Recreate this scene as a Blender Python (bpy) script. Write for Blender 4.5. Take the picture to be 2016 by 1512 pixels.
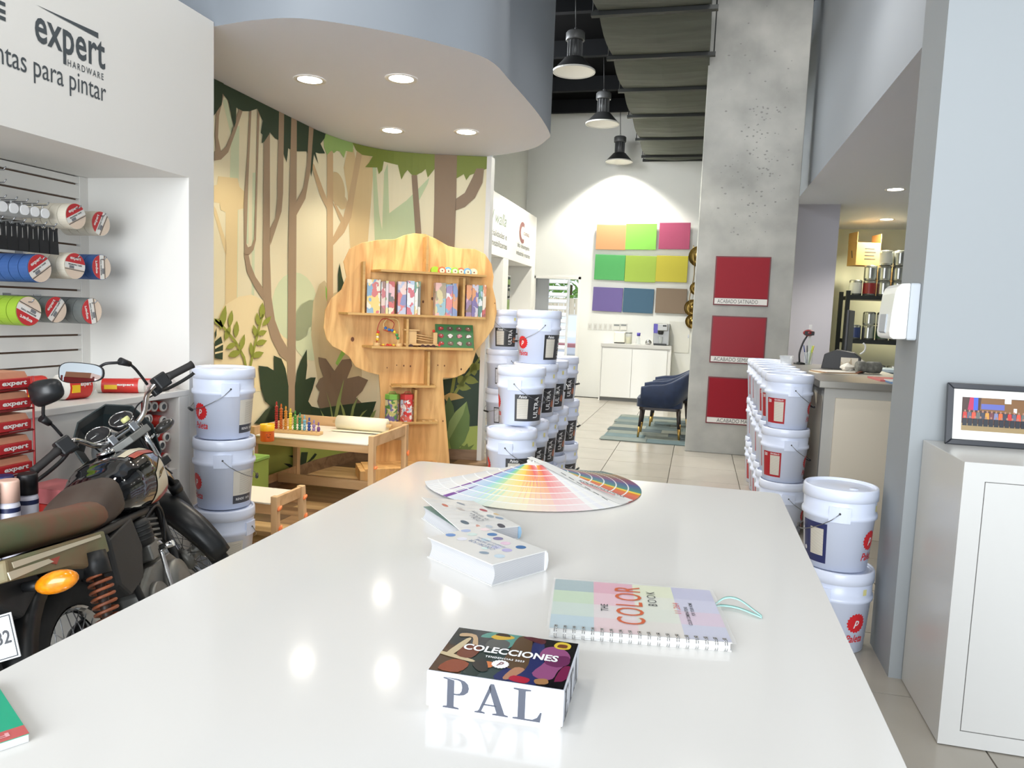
import bpy, bmesh, math, random
import numpy as np
from mathutils import Vector, Matrix
from mathutils.geometry import tessellate_polygon

for _o in list(bpy.data.objects):
    bpy.data.objects.remove(_o)
SC = bpy.context.scene
COL = SC.collection
rnd = random.Random(7)
PI = math.pi

# ------------------------------------------------------------------ camera
FPX, CXP, CYP, HC = 1470.0, 1008.0, 756.0, 1.4
_yaw, _pit, _rol = 0.240926, 0.0953748, 0.0388814
_w = Vector((-math.sin(_yaw)*math.cos(_pit), math.cos(_yaw)*math.cos(_pit), -math.sin(_pit)))
_r0 = _w.cross(Vector((0, 0, 1))).normalized()
_u0 = _r0.cross(_w)
_r = _r0*math.cos(_rol) + _u0*math.sin(_rol)
_u = -_r0*math.sin(_rol) + _u0*math.cos(_rol)
CAM = Vector((0, 0, HC))
cam_d = bpy.data.cameras.new('camera')
cam_d.sensor_width = 36
cam_d.lens = 36*FPX/2016
cam_d.clip_start = 0.02
cam_d.clip_end = 200
cam = bpy.data.objects.new('camera', cam_d)
COL.objects.link(cam)
cam.matrix_world = Matrix(((_r.x, _u.x, -_w.x, 0), (_r.y, _u.y, -_w.y, 0), (_r.z, _u.z, -_w.z, HC), (0, 0, 0, 1)))
SC.camera = cam

# ------------------------------------------------------------------ world, light, exposure
SC.view_settings.view_transform = 'Standard'
SC.view_settings.look = 'None'
SC.view_settings.gamma = 1
SC.view_settings.use_curve_mapping = False
SC.view_settings.exposure = 0.58
world = bpy.data.worlds.new('daylight')
SC.world = world
world.use_nodes = True
_bg = world.node_tree.nodes['Background']
_bg.inputs[0].default_value = (0.80, 0.90, 1.0, 1)
_bg.inputs[1].default_value = 1.0


def area_light(name, loc, direction, sx, sy, power, color):
    d = bpy.data.lights.new(name, 'AREA')
    d.shape = 'RECTANGLE'
    d.size, d.size_y, d.energy, d.color = sx, sy, power, color
    o = bpy.data.objects.new(name, d)
    COL.objects.link(o)
    o.location = loc
    o.rotation_euler = Vector(direction).to_track_quat('-Z', 'Y').to_euler()
    return o


# daylight that falls in through the shop front behind the camera
area_light('shopfront_daylight', (-1.6, -5.2, 2.4), (0.14, 1, -0.06), 9.0, 4.4, 770, (0.93, 0.97, 1.0))
# added unseen flood over the middle of the shop, brightening the back
area_light('unseen_fill_flood', (0.1, 4.3, 4.75), (0.0, 1, -0.40), 2.4, 0.3, 80, (1.0, 0.98, 0.95))
# fill light from an added, unseen high window behind the curved soffit
area_light('high_window_fill', (-2.98, 8.6, 4.05), (1, 0, -0.15), 2.6, 1.0, 110, (0.93, 0.97, 1.0))
# daylight on the pavement outside the back door
sun_d = bpy.data.lights.new('sun', 'SUN')
sun_d.energy = 0.9
sun_d.angle = 0.02
sun = bpy.data.objects.new('sun', sun_d)
COL.objects.link(sun)
sun.rotation_euler = Vector((0.3, -0.5, -1.0)).to_track_quat('-Z', 'Y').to_euler()


# ------------------------------------------------------------------ pixel -> world
def ray(x, y):
    return _w + _r*((x-CXP)/FPX) - _u*((y-CYP)/FPX)


def PZ(x, y, z=0.0):
    d = ray(x, y)
    return CAM + d*((z-HC)/d.z)


def PY(x, y, Y):
    d = ray(x, y)
    return CAM + d*(Y/d.y)


def PX(x, y, X):
    d = ray(x, y)
    return CAM + d*(X/d.x)


# ------------------------------------------------------------------ materials
def lin(c):
    c = c/255.0
    return c/12.92 if c <= 0.04045 else ((c+0.055)/1.055)**2.4


def rgb(r, g, b):
    return (lin(r), lin(g), lin(b), 1.0)


MATS = {}


def mat(name, c, rough=0.5, metal=0.0, noise=0.0, nscale=8.0, bump=0.0, spec=None, emis=None, estr=0.0,
        trans=0.0, alpha=1.0, coat=0.0, c2=None, stretch=None, ior=None, detail=3.0):
    if name in MATS:
        return MATS[name]
    m = bpy.data.materials.new(name)
    m.use_nodes = True
    nt = m.node_tree
    b = nt.nodes['Principled BSDF']
    b.inputs['Base Color'].default_value = c
    b.inputs['Roughness'].default_value = rough
    b.inputs['Metallic'].default_value = metal
    if spec is not None:
        b.inputs['Specular IOR Level'].default_value = spec
    if ior:
        b.inputs['IOR'].default_value = ior
    if trans:
        b.inputs['Transmission Weight'].default_value = trans
    if alpha < 1:
        b.inputs['Alpha'].default_value = alpha
    if coat:
        b.inputs['Coat Weight'].default_value = coat
        b.inputs['Coat Roughness'].default_value = 0.05
    if emis:
        b.inputs['Emission Color'].default_value = emis
        b.inputs['Emission Strength'].default_value = estr
    if noise or bump or c2:
        tc = nt.nodes.new('ShaderNodeTexCoord')
        src = tc.outputs['Object']
        if stretch:
            mp = nt.nodes.new('ShaderNodeMapping')
            mp.inputs['Scale'].default_value = stretch
            nt.links.new(src, mp.inputs['Vector'])
            src = mp.outputs['Vector']
        n = nt.nodes.new('ShaderNodeTexNoise')
        n.inputs['Scale'].default_value = nscale
        n.inputs['Detail'].default_value = detail
        nt.links.new(src, n.inputs['Vector'])
        if noise or c2:
            r = nt.nodes.new('ShaderNodeValToRGB')
            if c2 is None:
                c2 = tuple(max(0, v*(1-noise)) for v in c[:3]) + (1,)
            r.color_ramp.elements[0].position = 0.32
            r.color_ramp.elements[1].position = 0.68
            r.color_ramp.elements[0].color = c2
            r.color_ramp.elements[1].color = c
            nt.links.new(n.outputs['Fac'], r.inputs['Fac'])
            nt.links.new(r.outputs['Color'], b.inputs['Base Color'])
        if bump:
            bp = nt.nodes.new('ShaderNodeBump')
            bp.inputs['Strength'].default_value = bump
            bp.inputs['Distance'].default_value = 0.01
            nt.links.new(n.outputs['Fac'], bp.inputs['Height'])
            nt.links.new(bp.outputs['Normal'], b.inputs['Normal'])
    MATS[name] = m
    return m


def wood(name, c1, c2, axis='X', scale=3.0, rough=0.5, dist=4.0, bands=9.0):
    """boards with grain running along an axis; the rings vary across it"""
    if name in MATS:
        return MATS[name]
    m = bpy.data.materials.new(name)
    m.use_nodes = True
    nt = m.node_tree
    b = nt.nodes['Principled BSDF']
    b.inputs['Roughness'].default_value = rough
    tc = nt.nodes.new('ShaderNodeTexCoord')
    mp = nt.nodes.new('ShaderNodeMapping')
    s = {'X': (0.12, 1, 1), 'Y': (1, 0.12, 1), 'Z': (1, 1, 0.12)}[axis]
    mp.inputs['Scale'].default_value = s
    nt.links.new(tc.outputs['Object'], mp.inputs['Vector'])
    w = nt.nodes.new('ShaderNodeTexNoise')
    w.inputs['Scale'].default_value = bands
    w.inputs['Detail'].default_value = 5
    w.inputs['Distortion'].default_value = dist*0.2
    nt.links.new(mp.outputs['Vector'], w.inputs['Vector'])
    r = nt.nodes.new('ShaderNodeValToRGB')
    r.color_ramp.elements[0].position = 0.36
    r.color_ramp.elements[1].position = 0.62
    r.color_ramp.elements[0].color = c2
    r.color_ramp.elements[1].color = c1
    nt.links.new(w.outputs['Fac'], r.inputs['Fac'])
    nt.links.new(r.outputs['Color'], b.inputs['Base Color'])
    MATS[name] = m
    return m


def attr_mat(name='painted_colours', rough=0.45, coat=0.0):
    """printed or painted colours carried by the mesh faces (attribute 'Col')"""
    if name in MATS:
        return MATS[name]
    m = bpy.data.materials.new(name)
    m.use_nodes = True
    nt = m.node_tree
    b = nt.nodes['Principled BSDF']
    b.inputs['Roughness'].default_value = rough
    if coat:
        b.inputs['Coat Weight'].default_value = coat
    a = nt.nodes.new('ShaderNodeAttribute')
    a.attribute_name = 'Col'
    nt.links.new(a.outputs['Color'], b.inputs['Base Color'])
    MATS[name] = m
    return m


def stripes_mat(name, c1, c2, scale, axis='Z', rough=0.5, width=0.5):
    """lines of fine print: bands along an object axis, broken up by noise"""
    if name in MATS:
        return MATS[name]
    m = bpy.data.materials.new(name)
    m.use_nodes = True
    nt = m.node_tree
    b = nt.nodes['Principled BSDF']
    b.inputs['Roughness'].default_value = rough
    tc = nt.nodes.new('ShaderNodeTexCoord')
    w = nt.nodes.new('ShaderNodeTexWave')
    w.bands_direction = axis
    w.inputs['Scale'].default_value = scale
    nt.links.new(tc.outputs['Object'], w.inputs['Vector'])
    r = nt.nodes.new('ShaderNodeValToRGB')
    r.color_ramp.elements[0].position = width*0.75
    r.color_ramp.elements[1].position = min(1.0, width*0.75+0.3)
    r.color_ramp.elements[0].color = c1
    r.color_ramp.elements[1].color = c2
    nt.links.new(w.outputs['Fac'], r.inputs['Fac'])
    nt.links.new(r.outputs['Color'], b.inputs['Base Color'])
    MATS[name] = m
    return m


def patches_mat(name, cols, scale=14.0, rough=0.4, stretch=(1, 1, 1), seed=0.0):
    """blotches of several colours: a printed picture too small to read"""
    if name in MATS:
        return MATS[name]
    m = bpy.data.materials.new(name)
    m.use_nodes = True
    nt = m.node_tree
    b = nt.nodes['Principled BSDF']
    b.inputs['Roughness'].default_value = rough
    tc = nt.nodes.new('ShaderNodeTexCoord')
    mp = nt.nodes.new('ShaderNodeMapping')
    mp.inputs['Scale'].default_value = stretch
    mp.inputs['Location'].default_value = (seed, seed*1.7, seed*0.6)
    nt.links.new(tc.outputs['Object'], mp.inputs['Vector'])
    v = nt.nodes.new('ShaderNodeTexVoronoi')
    v.inputs['Scale'].default_value = scale
    n = nt.nodes.new('ShaderNodeTexNoise')
    n.inputs['Scale'].default_value = scale*0.9
    mx = nt.nodes.new('ShaderNodeVectorMath')
    mx.operation = 'MULTIPLY_ADD'
    mx.inputs[1].default_value = (0.12, 0.12, 0.12)
    nt.links.new(mp.outputs['Vector'], n.inputs['Vector'])
    nt.links.new(n.outputs['Color'], mx.inputs[0])
    nt.links.new(mp.outputs['Vector'], mx.inputs[2])
    nt.links.new(mx.outputs[0], v.inputs['Vector'])
    sp = nt.nodes.new('ShaderNodeSeparateColor')
    nt.links.new(v.outputs['Color'], sp.inputs[0])
    r = nt.nodes.new('ShaderNodeValToRGB')
    r.color_ramp.interpolation = 'CONSTANT'
    el = r.color_ramp.elements
    while len(el) < len(cols):
        el.new(0.5)
    for i, c in enumerate(cols):
        el[i].position = i/len(cols)
        el[i].color = c
    nt.links.new(sp.outputs[0], r.inputs['Fac'])
    nt.links.new(r.outputs['Color'], b.inputs['Base Color'])
    MATS[name] = m
    return m


# ------------------------------------------------------------------ mesh collector
class MB:
    def __init__(s):
        s.v, s.f, s.c, s.smooth = [], [], [], []

    def add(s, v, f, col=None, smooth=False):
        o = len(s.v)
        s.v += [tuple(p) for p in v]
        for q in f:
            s.f.append(tuple(i+o for i in q))
            s.c.append(col)
            s.smooth.append(smooth)
        return s

    def box(s, x0, x1, y0, y1, z0, z1, M=None, col=None):
        v = [(x, y, z) for z in (z0, z1) for x, y in ((x0, y0), (x1, y0), (x1, y1), (x0, y1))]
        f = [(3, 2, 1, 0), (4, 5, 6, 7), (0, 1, 5, 4), (1, 2, 6, 5), (2, 3, 7, 6), (3, 0, 4, 7)]
        if M is not None:
            v = [M @ Vector(p) for p in v]
        return s.add(v, f, col)

    def bar(s, a, b, w, h, up=(0, 0, 1), col=None):
        a, b = Vector(a), Vector(b)
        d = (b-a)
        L = d.length
        d.normalize()
        up = Vector(up)
        if abs(d.dot(up)) > 0.98:
            up = Vector((1, 0, 0))
        sx = d.cross(up).normalized()
        uz = sx.cross(d)
        M = Matrix(((sx.x, d.x, uz.x, a.x), (sx.y, d.y, uz.y, a.y), (sx.z, d.z, uz.z, a.z), (0, 0, 0, 1)))
        return s.box(-w/2, w/2, 0, L, -h/2, h/2, M, col)

    def lathe(s, prof, n=24, M=None, col=None, smooth=True, a0=0.0, a1=2*PI, close=True):
        full = abs(a1-a0-2*PI) < 1e-6
        k = n if full else n+1
        v = []
        for r, z in prof:
            for i in range(k):
                a = a0+(a1-a0)*i/n
                v.append((r*math.cos(a), r*math.sin(a), z))
        f = []
        for j in range(len(prof)-1):
            for i in range(n):
                i2 = (i+1) % k
                f.append((j*k+i, j*k+i2, (j+1)*k+i2, (j+1)*k+i))
        if M is not None:
            v = [M @ Vector(p) for p in v]
        s.add(v, f, col, smooth)
        if close and full:
            o = len(s.v)-len(v)
            if prof[0][0] > 1e-6:
                s.f.append(tuple(o+i for i in range(k))[::-1]); s.c.append(col); s.smooth.append(False)
            if prof[-1][0] > 1e-6:
                s.f.append(tuple(o+(len(prof)-1)*k+i for i in range(k))); s.c.append(col); s.smooth.append(False)
        return s

    def cyl(s, a, b, r, r2=None, n=12, col=None, smooth=True):
        a, b = Vector(a), Vector(b)
        d = b-a
        q = d.to_track_quat('Z', 'Y').to_matrix().to_4x4()
        M = Matrix.Translation(a) @ q
        return s.lathe([(r, 0), (r if r2 is None else r2, d.length)], n, M, col, smooth)

    def tube(s, pts, r, n=8, col=None, closed=False, caps=True):
        pts = [Vector(p) for p in pts]
        m = len(pts)
        rs = r if isinstance(r, (list, tuple)) else [r]*m
        v, f = [], []
        prev = None
        for i, p in enumerate(pts):
            if closed:
                t = pts[(i+1) % m]-pts[i-1]
            else:
                t = pts[min(i+1, m-1)]-pts[max(i-1, 0)]
            t.normalize()
            if prev is None:
                a = Vector((0, 0, 1)) if abs(t.z) < 0.9 else Vector((1, 0, 0))
                nx = t.cross(a).normalized()
            else:
                nx = (prev - t*prev.dot(t))
                nx = nx.normalized() if nx.length > 1e-6 else t.orthogonal().normalized()
            prev = nx
            ny = t.cross(nx)
            for j in range(n):
                an = 2*PI*j/n
                v.append(p + nx*(rs[i]*math.cos(an)) + ny*(rs[i]*math.sin(an)))
        last = m if closed else m-1
        for i in range(last):
            i2 = (i+1) % m
            for j in range(n):
                j2 = (j+1) % n
                f.append((i*n+j, i*n+j2, i2*n+j2, i2*n+j))
        s.add(v, f, col, True)
        if caps and not closed:
            o = len(s.v)-len(v)
            s.f.append(tuple(o+j for j in range(n))[::-1]); s.c.append(col); s.smooth.append(False)
            s.f.append(tuple(o+(m-1)*n+j for j in range(n))); s.c.append(col); s.smooth.append(False)
        return s

    def sphere(s, c, r, nu=12, nv=8, M=None, col=None):
        rx, ry, rz = (r, r, r) if not isinstance(r, (tuple, list)) else r
        T = Matrix.Translation(Vector(c)) @ (M if M is not None else Matrix()) @ Matrix.Diagonal((rx, ry, rz, 1))
        prof = [(math.sin(PI*i/nv), -math.cos(PI*i/nv)) for i in range(nv+1)]
        prof[0] = (1e-5, -1)
        prof[-1] = (1e-5, 1)
        return s.lathe(prof, nu, T, col, True, close=False)

    def prism(s, poly, z0, z1, M=None, col=None, smooth_side=False):
        """poly: list of (x, y), counter-clockwise, extruded along z"""
        n = len(poly)
        a = sum(poly[i][0]*poly[(i+1) % n][1]-poly[(i+1) % n][0]*poly[i][1] for i in range(n))
        if a < 0:
            poly = poly[::-1]
        v = [(x, y, z0) for x, y in poly]+[(x, y, z1) for x, y in poly]
        tri = tessellate_polygon([[Vector((x, y, 0)) for x, y in poly]])
        f = []
        for t in tri:
            p, q, w = (Vector(poly[i]).to_3d() for i in t)
            if (q-p).cross(w-p).z < 0:
                t = t[::-1]
            f.append(tuple(i+n for i in t))
            f.append(tuple(t[::-1]))
        side = [(i, (i+1) % n, (i+1) % n+n, i+n) for i in range(n)]
        if M is not None:
            v = [M @ Vector(p) for p in v]
        s.add(v, f, col)
        o = len(s.v)-len(v)
        for q in side:
            s.f.append(tuple(i+o for i in q)); s.c.append(col); s.smooth.append(smooth_side)
        return s

    def loft(s, rings, col=None, smooth=True, closed=True, caps=True):
        n = len(rings[0])
        v = [p for r in rings for p in r]
        f = []
        for i in range(len(rings)-1):
            for j in range(n if closed else n-1):
                j2 = (j+1) % n
                f.append((i*n+j, i*n+j2, (i+1)*n+j2, (i+1)*n+j))
        s.add(v, f, col, smooth)
        if caps and closed:
            o = len(s.v)-len(v)
            s.f.append(tuple(o+j for j in range(n))[::-1]); s.c.append(col); s.smooth.append(smooth)
            s.f.append(tuple(o+(len(rings)-1)*n+j for j in range(n))); s.c.append(col); s.smooth.append(smooth)
        return s

    def xf(s, M):
        s.v = [tuple(M @ Vector(p)) for p in s.v]
        return s

    def mesh(s, name, m=None):
        me = bpy.data.meshes.new(name)
        me.from_pydata(s.v, [], s.f)
        if m is not None:
            me.materials.append(m)
        me.polygons.foreach_set('use_smooth', s.smooth)
        if any(c is not None for c in s.c):
            at = me.attributes.new('Col', 'FLOAT_COLOR', 'CORNER')
            d = []
            for p, c in zip(s.f, s.c):
                d += list(c or (0.8, 0.8, 0.8, 1))*len(p)
            at.data.foreach_set('color', d)
        me.update()
        return me

    def build(s, name, m=None, parent=None, bevel=0.0, seg=2, fix=True, sub=0):
        me = s.mesh(name, m)
        if fix:
            bm = bmesh.new()
            bm.from_mesh(me)
            bmesh.ops.recalc_face_normals(bm, faces=bm.faces)
            bm.to_mesh(me)
            bm.free()
        o = bpy.data.objects.new(name, me)
        COL.objects.link(o)
        if parent is not None:
            o.parent = parent
        if bevel:
            b = o.modifiers.new('bevel', 'BEVEL')
            b.width = bevel
            b.segments = seg
            b.limit_method = 'ANGLE'
            b.angle_limit = math.radians(40)
        if sub:
            q = o.modifiers.new('subdivision', 'SUBSURF')
            q.levels = sub
            q.render_levels = sub
        return o


def tag(o, label=None, cat=None, group=None, kind=None):
    if label:
        o['label'] = label
    if cat:
        o['category'] = cat
    if group:
        o['group'] = group
    if kind:
        o['kind'] = kind
    return o


def thing(name, label, cat, loc=(0, 0, 0), rz=0.0, group=None):
    o = bpy.data.objects.new(name, None)
    o.empty_display_size = 0.1
    COL.objects.link(o)
    o.location = loc
    o.rotation_euler = (0, 0, rz)
    return tag(o, label, cat, group)


def struct(o, label=None):
    o['kind'] = 'structure'
    if label:
        o['label'] = label
    return o


def copy_tree(o, parent=None):
    c = o.copy()
    COL.objects.link(c)
    c.parent = parent
    for ch in list(o.children):
        copy_tree(ch, c)
    return c


def instance(me, name, loc, parent=None, rz=0.0, scale=None):
    o = bpy.data.objects.new(name, me)
    COL.objects.link(o)
    o.location = loc
    o.rotation_euler = (0, 0, rz)
    if scale:
        o.scale = scale
    if parent is not None:
        o.parent = parent
    return o


def text_geo(s, size=1.0, bold=0.0, shear=0.0, space=1.0, align='LEFT', res=3):
    cu = bpy.data.curves.new('lettering', 'FONT')
    cu.body = s
    cu.size = size
    cu.offset = bold
    cu.shear = shear
    cu.space_character = space
    cu.align_x = align
    cu.resolution_u = res
    o = bpy.data.objects.new('lettering', cu)
    COL.objects.link(o)
    dg = bpy.context.evaluated_depsgraph_get()
    dg.update()
    me = bpy.data.meshes.new_from_object(o.evaluated_get(dg))
    v = [tuple(p.co) for p in me.vertices]
    f = [tuple(p.vertices) for p in me.polygons]
    bpy.data.objects.remove(o)
    bpy.data.curves.remove(cu)
    bpy.data.meshes.remove(me)
    return v, f


def fit_text(s, w, h, bold=0.0, shear=0.0, space=1.0, res=3):
    """lettering scaled into a w x h box, centred on the origin"""
    v, f = text_geo(s, 1.0, bold, shear, space, res=res)
    if not v:
        return v, f
    x0, x1 = min(p[0] for p in v), max(p[0] for p in v)
    y0, y1 = min(p[1] for p in v), max(p[1] for p in v)
    return [((p[0]-(x0+x1)/2)*w/(x1-x0), (p[1]-(y0+y1)/2)*h/(y1-y0), 0) for p in v], f


def frame_m(o, x, y):
    """matrix with origin o, local x and y axes as given (z = x cross y)"""
    x, y = Vector(x).normalized(), Vector(y).normalized()
    z = x.cross(y)
    o = Vector(o)
    return Matrix(((x.x, y.x, z.x, o.x), (x.y, y.y, z.y, o.y), (x.z, y.z, z.z, o.z), (0, 0, 0, 1)))


def lettering(s, w, h, M, m, parent=None, name='lettering', **kw):
    v, f = fit_text(s, w, h, **kw)
    return MB().add([M @ Vector(p) for p in v], f).build(name, m, parent, fix=False)


def rot_m(rz=0, rx=0, ry=0, loc=(0, 0, 0)):
    return Matrix.Translation(Vector(loc)) @ Matrix.Rotation(rz, 4, 'Z') @ Matrix.Rotation(ry, 4, 'Y') @ Matrix.Rotation(rx, 4, 'X')


def catmull(P, n=6, closed=False):
    P = [Vector(p) for p in P]
    out = []
    m = len(P)
    for i in range(m if closed else m-1):
        p0 = P[i-1] if (i > 0 or closed) else P[0]*2-P[1]
        p1, p2 = P[i], P[(i+1) % m]
        p3 = P[(i+2) % m] if (i+2 < m or closed) else P[-1]*2-P[-2]
        for k in range(n):
            t = k/n
            out.append(0.5*((2*p1)+(p2-p0)*t+(2*p0-5*p1+4*p2-p3)*t*t+(3*p1-p0-3*p2+p3)*t**3))
    if not closed:
        out.append(P[-1])
    return out


# shared materials
M_white = mat('white_paint', rgb(226, 225, 222), 0.55)
M_whiteg = mat('white_lacquer', rgb(232, 232, 230), 0.12, coat=0.3)
M_grey = mat('grey_blue_paint', rgb(148, 154, 161), 0.6)
M_grey_dim = mat('grey_blue_paint_dimmed', rgb(134, 140, 147), 0.6)  # darker copy of the grey-blue, colour toned down against the soffit's stronger light
M_soff = mat('soffit_paint', rgb(210, 213, 222), 0.65)
M_black = mat('black_plastic', rgb(26, 27, 29), 0.42)
M_chrome = mat('chrome', rgb(205, 205, 205), 0.12, 1.0)
M_steel = mat('steel_wire', rgb(150, 152, 155), 0.3, 1.0)
M_red = mat('red_print', rgb(190, 35, 38), 0.45)
M_ink = mat('dark_ink', rgb(60, 63, 66), 0.5)
M_col = attr_mat()
# ================================================================== the room
CEIL = 4.87
ZS = 2.80            # underside of the soffits
YF = 12.785          # far wall

# floor: grout bed with separate tiles, planks in the play corner
M_grout = mat('grout', rgb(120, 114, 104), 0.9)
M_tile = mat('floor_tile', rgb(170, 164, 153), 0.22, noise=0.08, nscale=3.0, spec=0.6)
M_tile2 = mat('floor_tile_light', rgb(176, 170, 160), 0.22, noise=0.07, nscale=2.3, spec=0.6)
floor = struct(MB().box(-3.3, 3.3, -2.7, 12.9, -0.2, -0.012).build('floor', M_grout), 'beige tiled shop floor')
TS = 0.6
tm1 = MB().box(-TS/2+0.003, TS/2-0.003, -TS/2+0.003, TS/2-0.003, -0.012, 0).mesh('tile', M_tile)
tm2 = MB().box(-TS/2+0.003, TS/2-0.003, -TS/2+0.003, TS/2-0.003, -0.012, 0).mesh('tile', M_tile2)
NOOK = (-3.08, -1.80, 3.5, 6.7)
for i in range(-5, 6):
    for j in range(-4, 21):
        x, y = i*TS+0.12, j*TS+0.32
        if x-TS/2 < -1.85 and 3.4 < y < 6.6:
            continue
        instance(tm1 if (i*7+j*3) % 3 else tm2, 'tile', (x, y, 0), floor)
M_pl = [wood('plank_light', rgb(196, 164, 118), rgb(172, 138, 94), 'X', bands=14),
        wood('plank_mid', rgb(150, 118, 84), rgb(122, 92, 64), 'X', bands=14),
        wood('plank_dark', rgb(104, 80, 58), rgb(80, 60, 44), 'X', bands=14)]
k = 0
y = 3.42
while y < 6.68:
    x = -3.08 - rnd.random()*0.4
    while x < -1.5:
        L = 0.8+rnd.random()*0.5
        x0, x1 = max(x, -3.08), min(x+L, -1.49)
        if x1-x0 > 0.05:
            MB().box(x0+0.0015, x1-0.0015, y+0.0015, y+0.1885, -0.012, 0.002).build('plank', M_pl[(k*5+int(y*10)) % 3], floor)
        x += L
        k += 1
    y += 0.19

# ceiling, joists
M_dark = mat('black_ceiling', rgb(8, 8, 9), 0.95, spec=0.05)
M_joist = mat('joist_grey', rgb(26, 27, 29), 0.8, spec=0.1)
ceiling = struct(MB().box(-3.3, 3.3, -2.7, 12.9, CEIL, CEIL+0.15).build('ceiling', M_dark), 'black open ceiling with steel joists')
for yj in (5.6, 7.0, 8.35, 9.75, 11.2, 12.35):
    MB().box(-3.0, 3.2, yj-0.04, yj+0.04, CEIL-0.20, CEIL).build('joist', M_joist, ceiling)

# walls
M_wfar = mat('far_wall_paint', rgb(230, 230, 226), 0.6, noise=0.02, nscale=2)
DX0, DX1, DZ = -2.83, -2.0, 2.05
b = MB()
b.box(-3.3, DX0, YF, YF+0.15, 0, CEIL)
b.box(DX0, DX1, YF, YF+0.15, DZ, CEIL)
b.box(DX1, 3.3, YF, YF+0.15, 0, CEIL)
struct(b.build('wall_back', M_wfar), 'off-white back wall with a door opening')
struct(MB().box(-3.3, -3.01, 6.76, YF, 0, CEIL).build('wall_left', M_wfar), 'off-white left wall at the back of the shop')
struct(MB().box(-3.3, -3.15, -2.7, 6.76, 0, CEIL).build('wall_left_front', M_grey))
# made-up high window behind the soffit, out of view, goes with its fill light
w1 = struct(MB().box(-3.012, -3.004, 7.25, 9.95, 3.50, 4.60).build('added_window_1', mat('added_window_glass', rgb(206, 222, 232), 0.05)), 'added unseen high window in the left wall')
for ya, yb, za, zb in ((7.2, 10.0, 3.45, 3.50), (7.2, 10.0, 4.60, 4.65), (7.2, 7.25, 3.5, 4.6), (9.95, 10.0, 3.5, 4.6), (8.58, 8.62, 3.5, 4.6)):
    MB().box(-3.0095, -2.985, ya, yb, za, zb).build('added_window_frame', M_white, w1)
struct(MB().box(3.2, 3.3, -2.7, YF, 0, CEIL).build('wall_right', M_grey))

# curved mural wall
MUR = [(-3.08, 3.45), (-3.08, 4.4), (-3.08, 5.3), (-3.07, 5.68), (-2.99, 6.04), (-2.83, 6.32), (-2.60, 6.48), (-2.30, 6.585), (-1.95, 6.68)]
MURC = [p.to_2d() for p in catmull([Vector((x, y, 0)) for x, y in MUR], 5)]
MS = [0.0]
for a, c in zip(MURC, MURC[1:]):
    MS.append(MS[-1]+(c-a).length)


def mural_hit(px, py):
    """where the line of sight through a pixel meets the mural wall -> (length along the wall, height)"""
    d = ray(px, py)
    best = None
    for i in range(len(MURC)-1):
        a, c = MURC[i], MURC[i+1]
        e = c-a
        den = d.x*e.y-d.y*e.x
        if abs(den) < 1e-9:
            continue
        t = (a.x*e.y-a.y*e.x)/den
        u = (a.x*d.y-a.y*d.x)/den
        lo = -40.0 if i == 0 else -1e-6
        hi = 40.0 if i == len(MURC)-2 else 1+1e-6
        if lo <= u <= hi and t > 0:
            if best is None or t < best[0]:
                best = (t, MS[i]+u*(MS[i+1]-MS[i]), HC+d.z*t)
    return (best[1], best[2]) if best else None


def mural_point(s, z, off=0.0):
    i = 0
    while i < len(MS)-2 and s > MS[i+1]:
        i += 1
    a, c = MURC[i], MURC[i+1]
    e = (c-a).normalized()
    p = a+e*(s-MS[i])

    def nrm(k):
        k = min(max(k, 0), len(MURC)-2)
        q = (MURC[k+1]-MURC[k]).normalized()
        return Vector((q.y, -q.x))
    n = (nrm(i-1)+nrm(i)*2+nrm(i+1)).normalized()
    return Vector((p.x+n.x*off, p.y+n.y*off, z))


M_cream = mat('mural_cream', rgb(233, 224, 190), 0.6)
inner = [(p.x, p.y) for p in MURC]
outer = [(-1.95, 6.76), (-3.15, 6.76), (-3.15, 3.45)]
wall_mural = struct(MB().prism(inner+outer, 0, ZS).build('wall_mural', M_cream), 'curved cream wall painted with a jungle mural')
struct(MB().box(-1.95, -1.905, 6.655, 6.76, 0, ZS-0.003).build('trim_1', M_white), 'white edge of the mural wall')
M_skirt = wood('skirting_brown', rgb(150, 122, 94), rgb(120, 94, 70), 'X', bands=12)
b = MB()
nn = len(MURC)
rings = []
for i in range(nn):
    rings.append([mural_point(MS[i], 0.002, 0.001), mural_point(MS[i], 0.002, 0.014), mural_point(MS[i], 0.10, 0.014), mural_point(MS[i], 0.10, 0.001)])
b.loft(rings, smooth=False)
struct(b.build('baseboard_mural', M_skirt), 'brown wooden baseboard along the mural')

# left soffit over the play corner
SF = [(-2.5, 3.485), (-2.23, 3.44), (-1.973, 3.46), (-1.656, 3.657), (-1.431, 3.867), (-1.231, 4.147), (-1.20, 4.6), (-1.187, 5.30), (-1.215, 5.86), (-1.275, 6.06), (-1.457, 6.37), (-1.734, 6.572), (-1.95, 6.66)]
SFC = [(p.x, p.y) for p in catmull([Vector((x, y, 0)) for x, y in SF], 5)]
soff = SFC+[(-1.93, 6.76), (-3.15, 6.76), (-3.15, 3.485)]
b = MB()
pts = soff
n = len(pts)
b.prism(pts, ZS+0.001, CEIL, smooth_side=True)
so = struct(b.build('ceiling_soffit_left', M_grey_dim), 'curved grey-blue soffit dropping from the ceiling')
so.data.materials.append(M_soff)
for p in so.data.polygons:
    if p.normal.z < -0.9:
        p.material_index = 1
        p.use_smooth = False
md = so.modifiers.new('edges', 'EDGE_SPLIT')
md.split_angle = math.radians(35)

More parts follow.
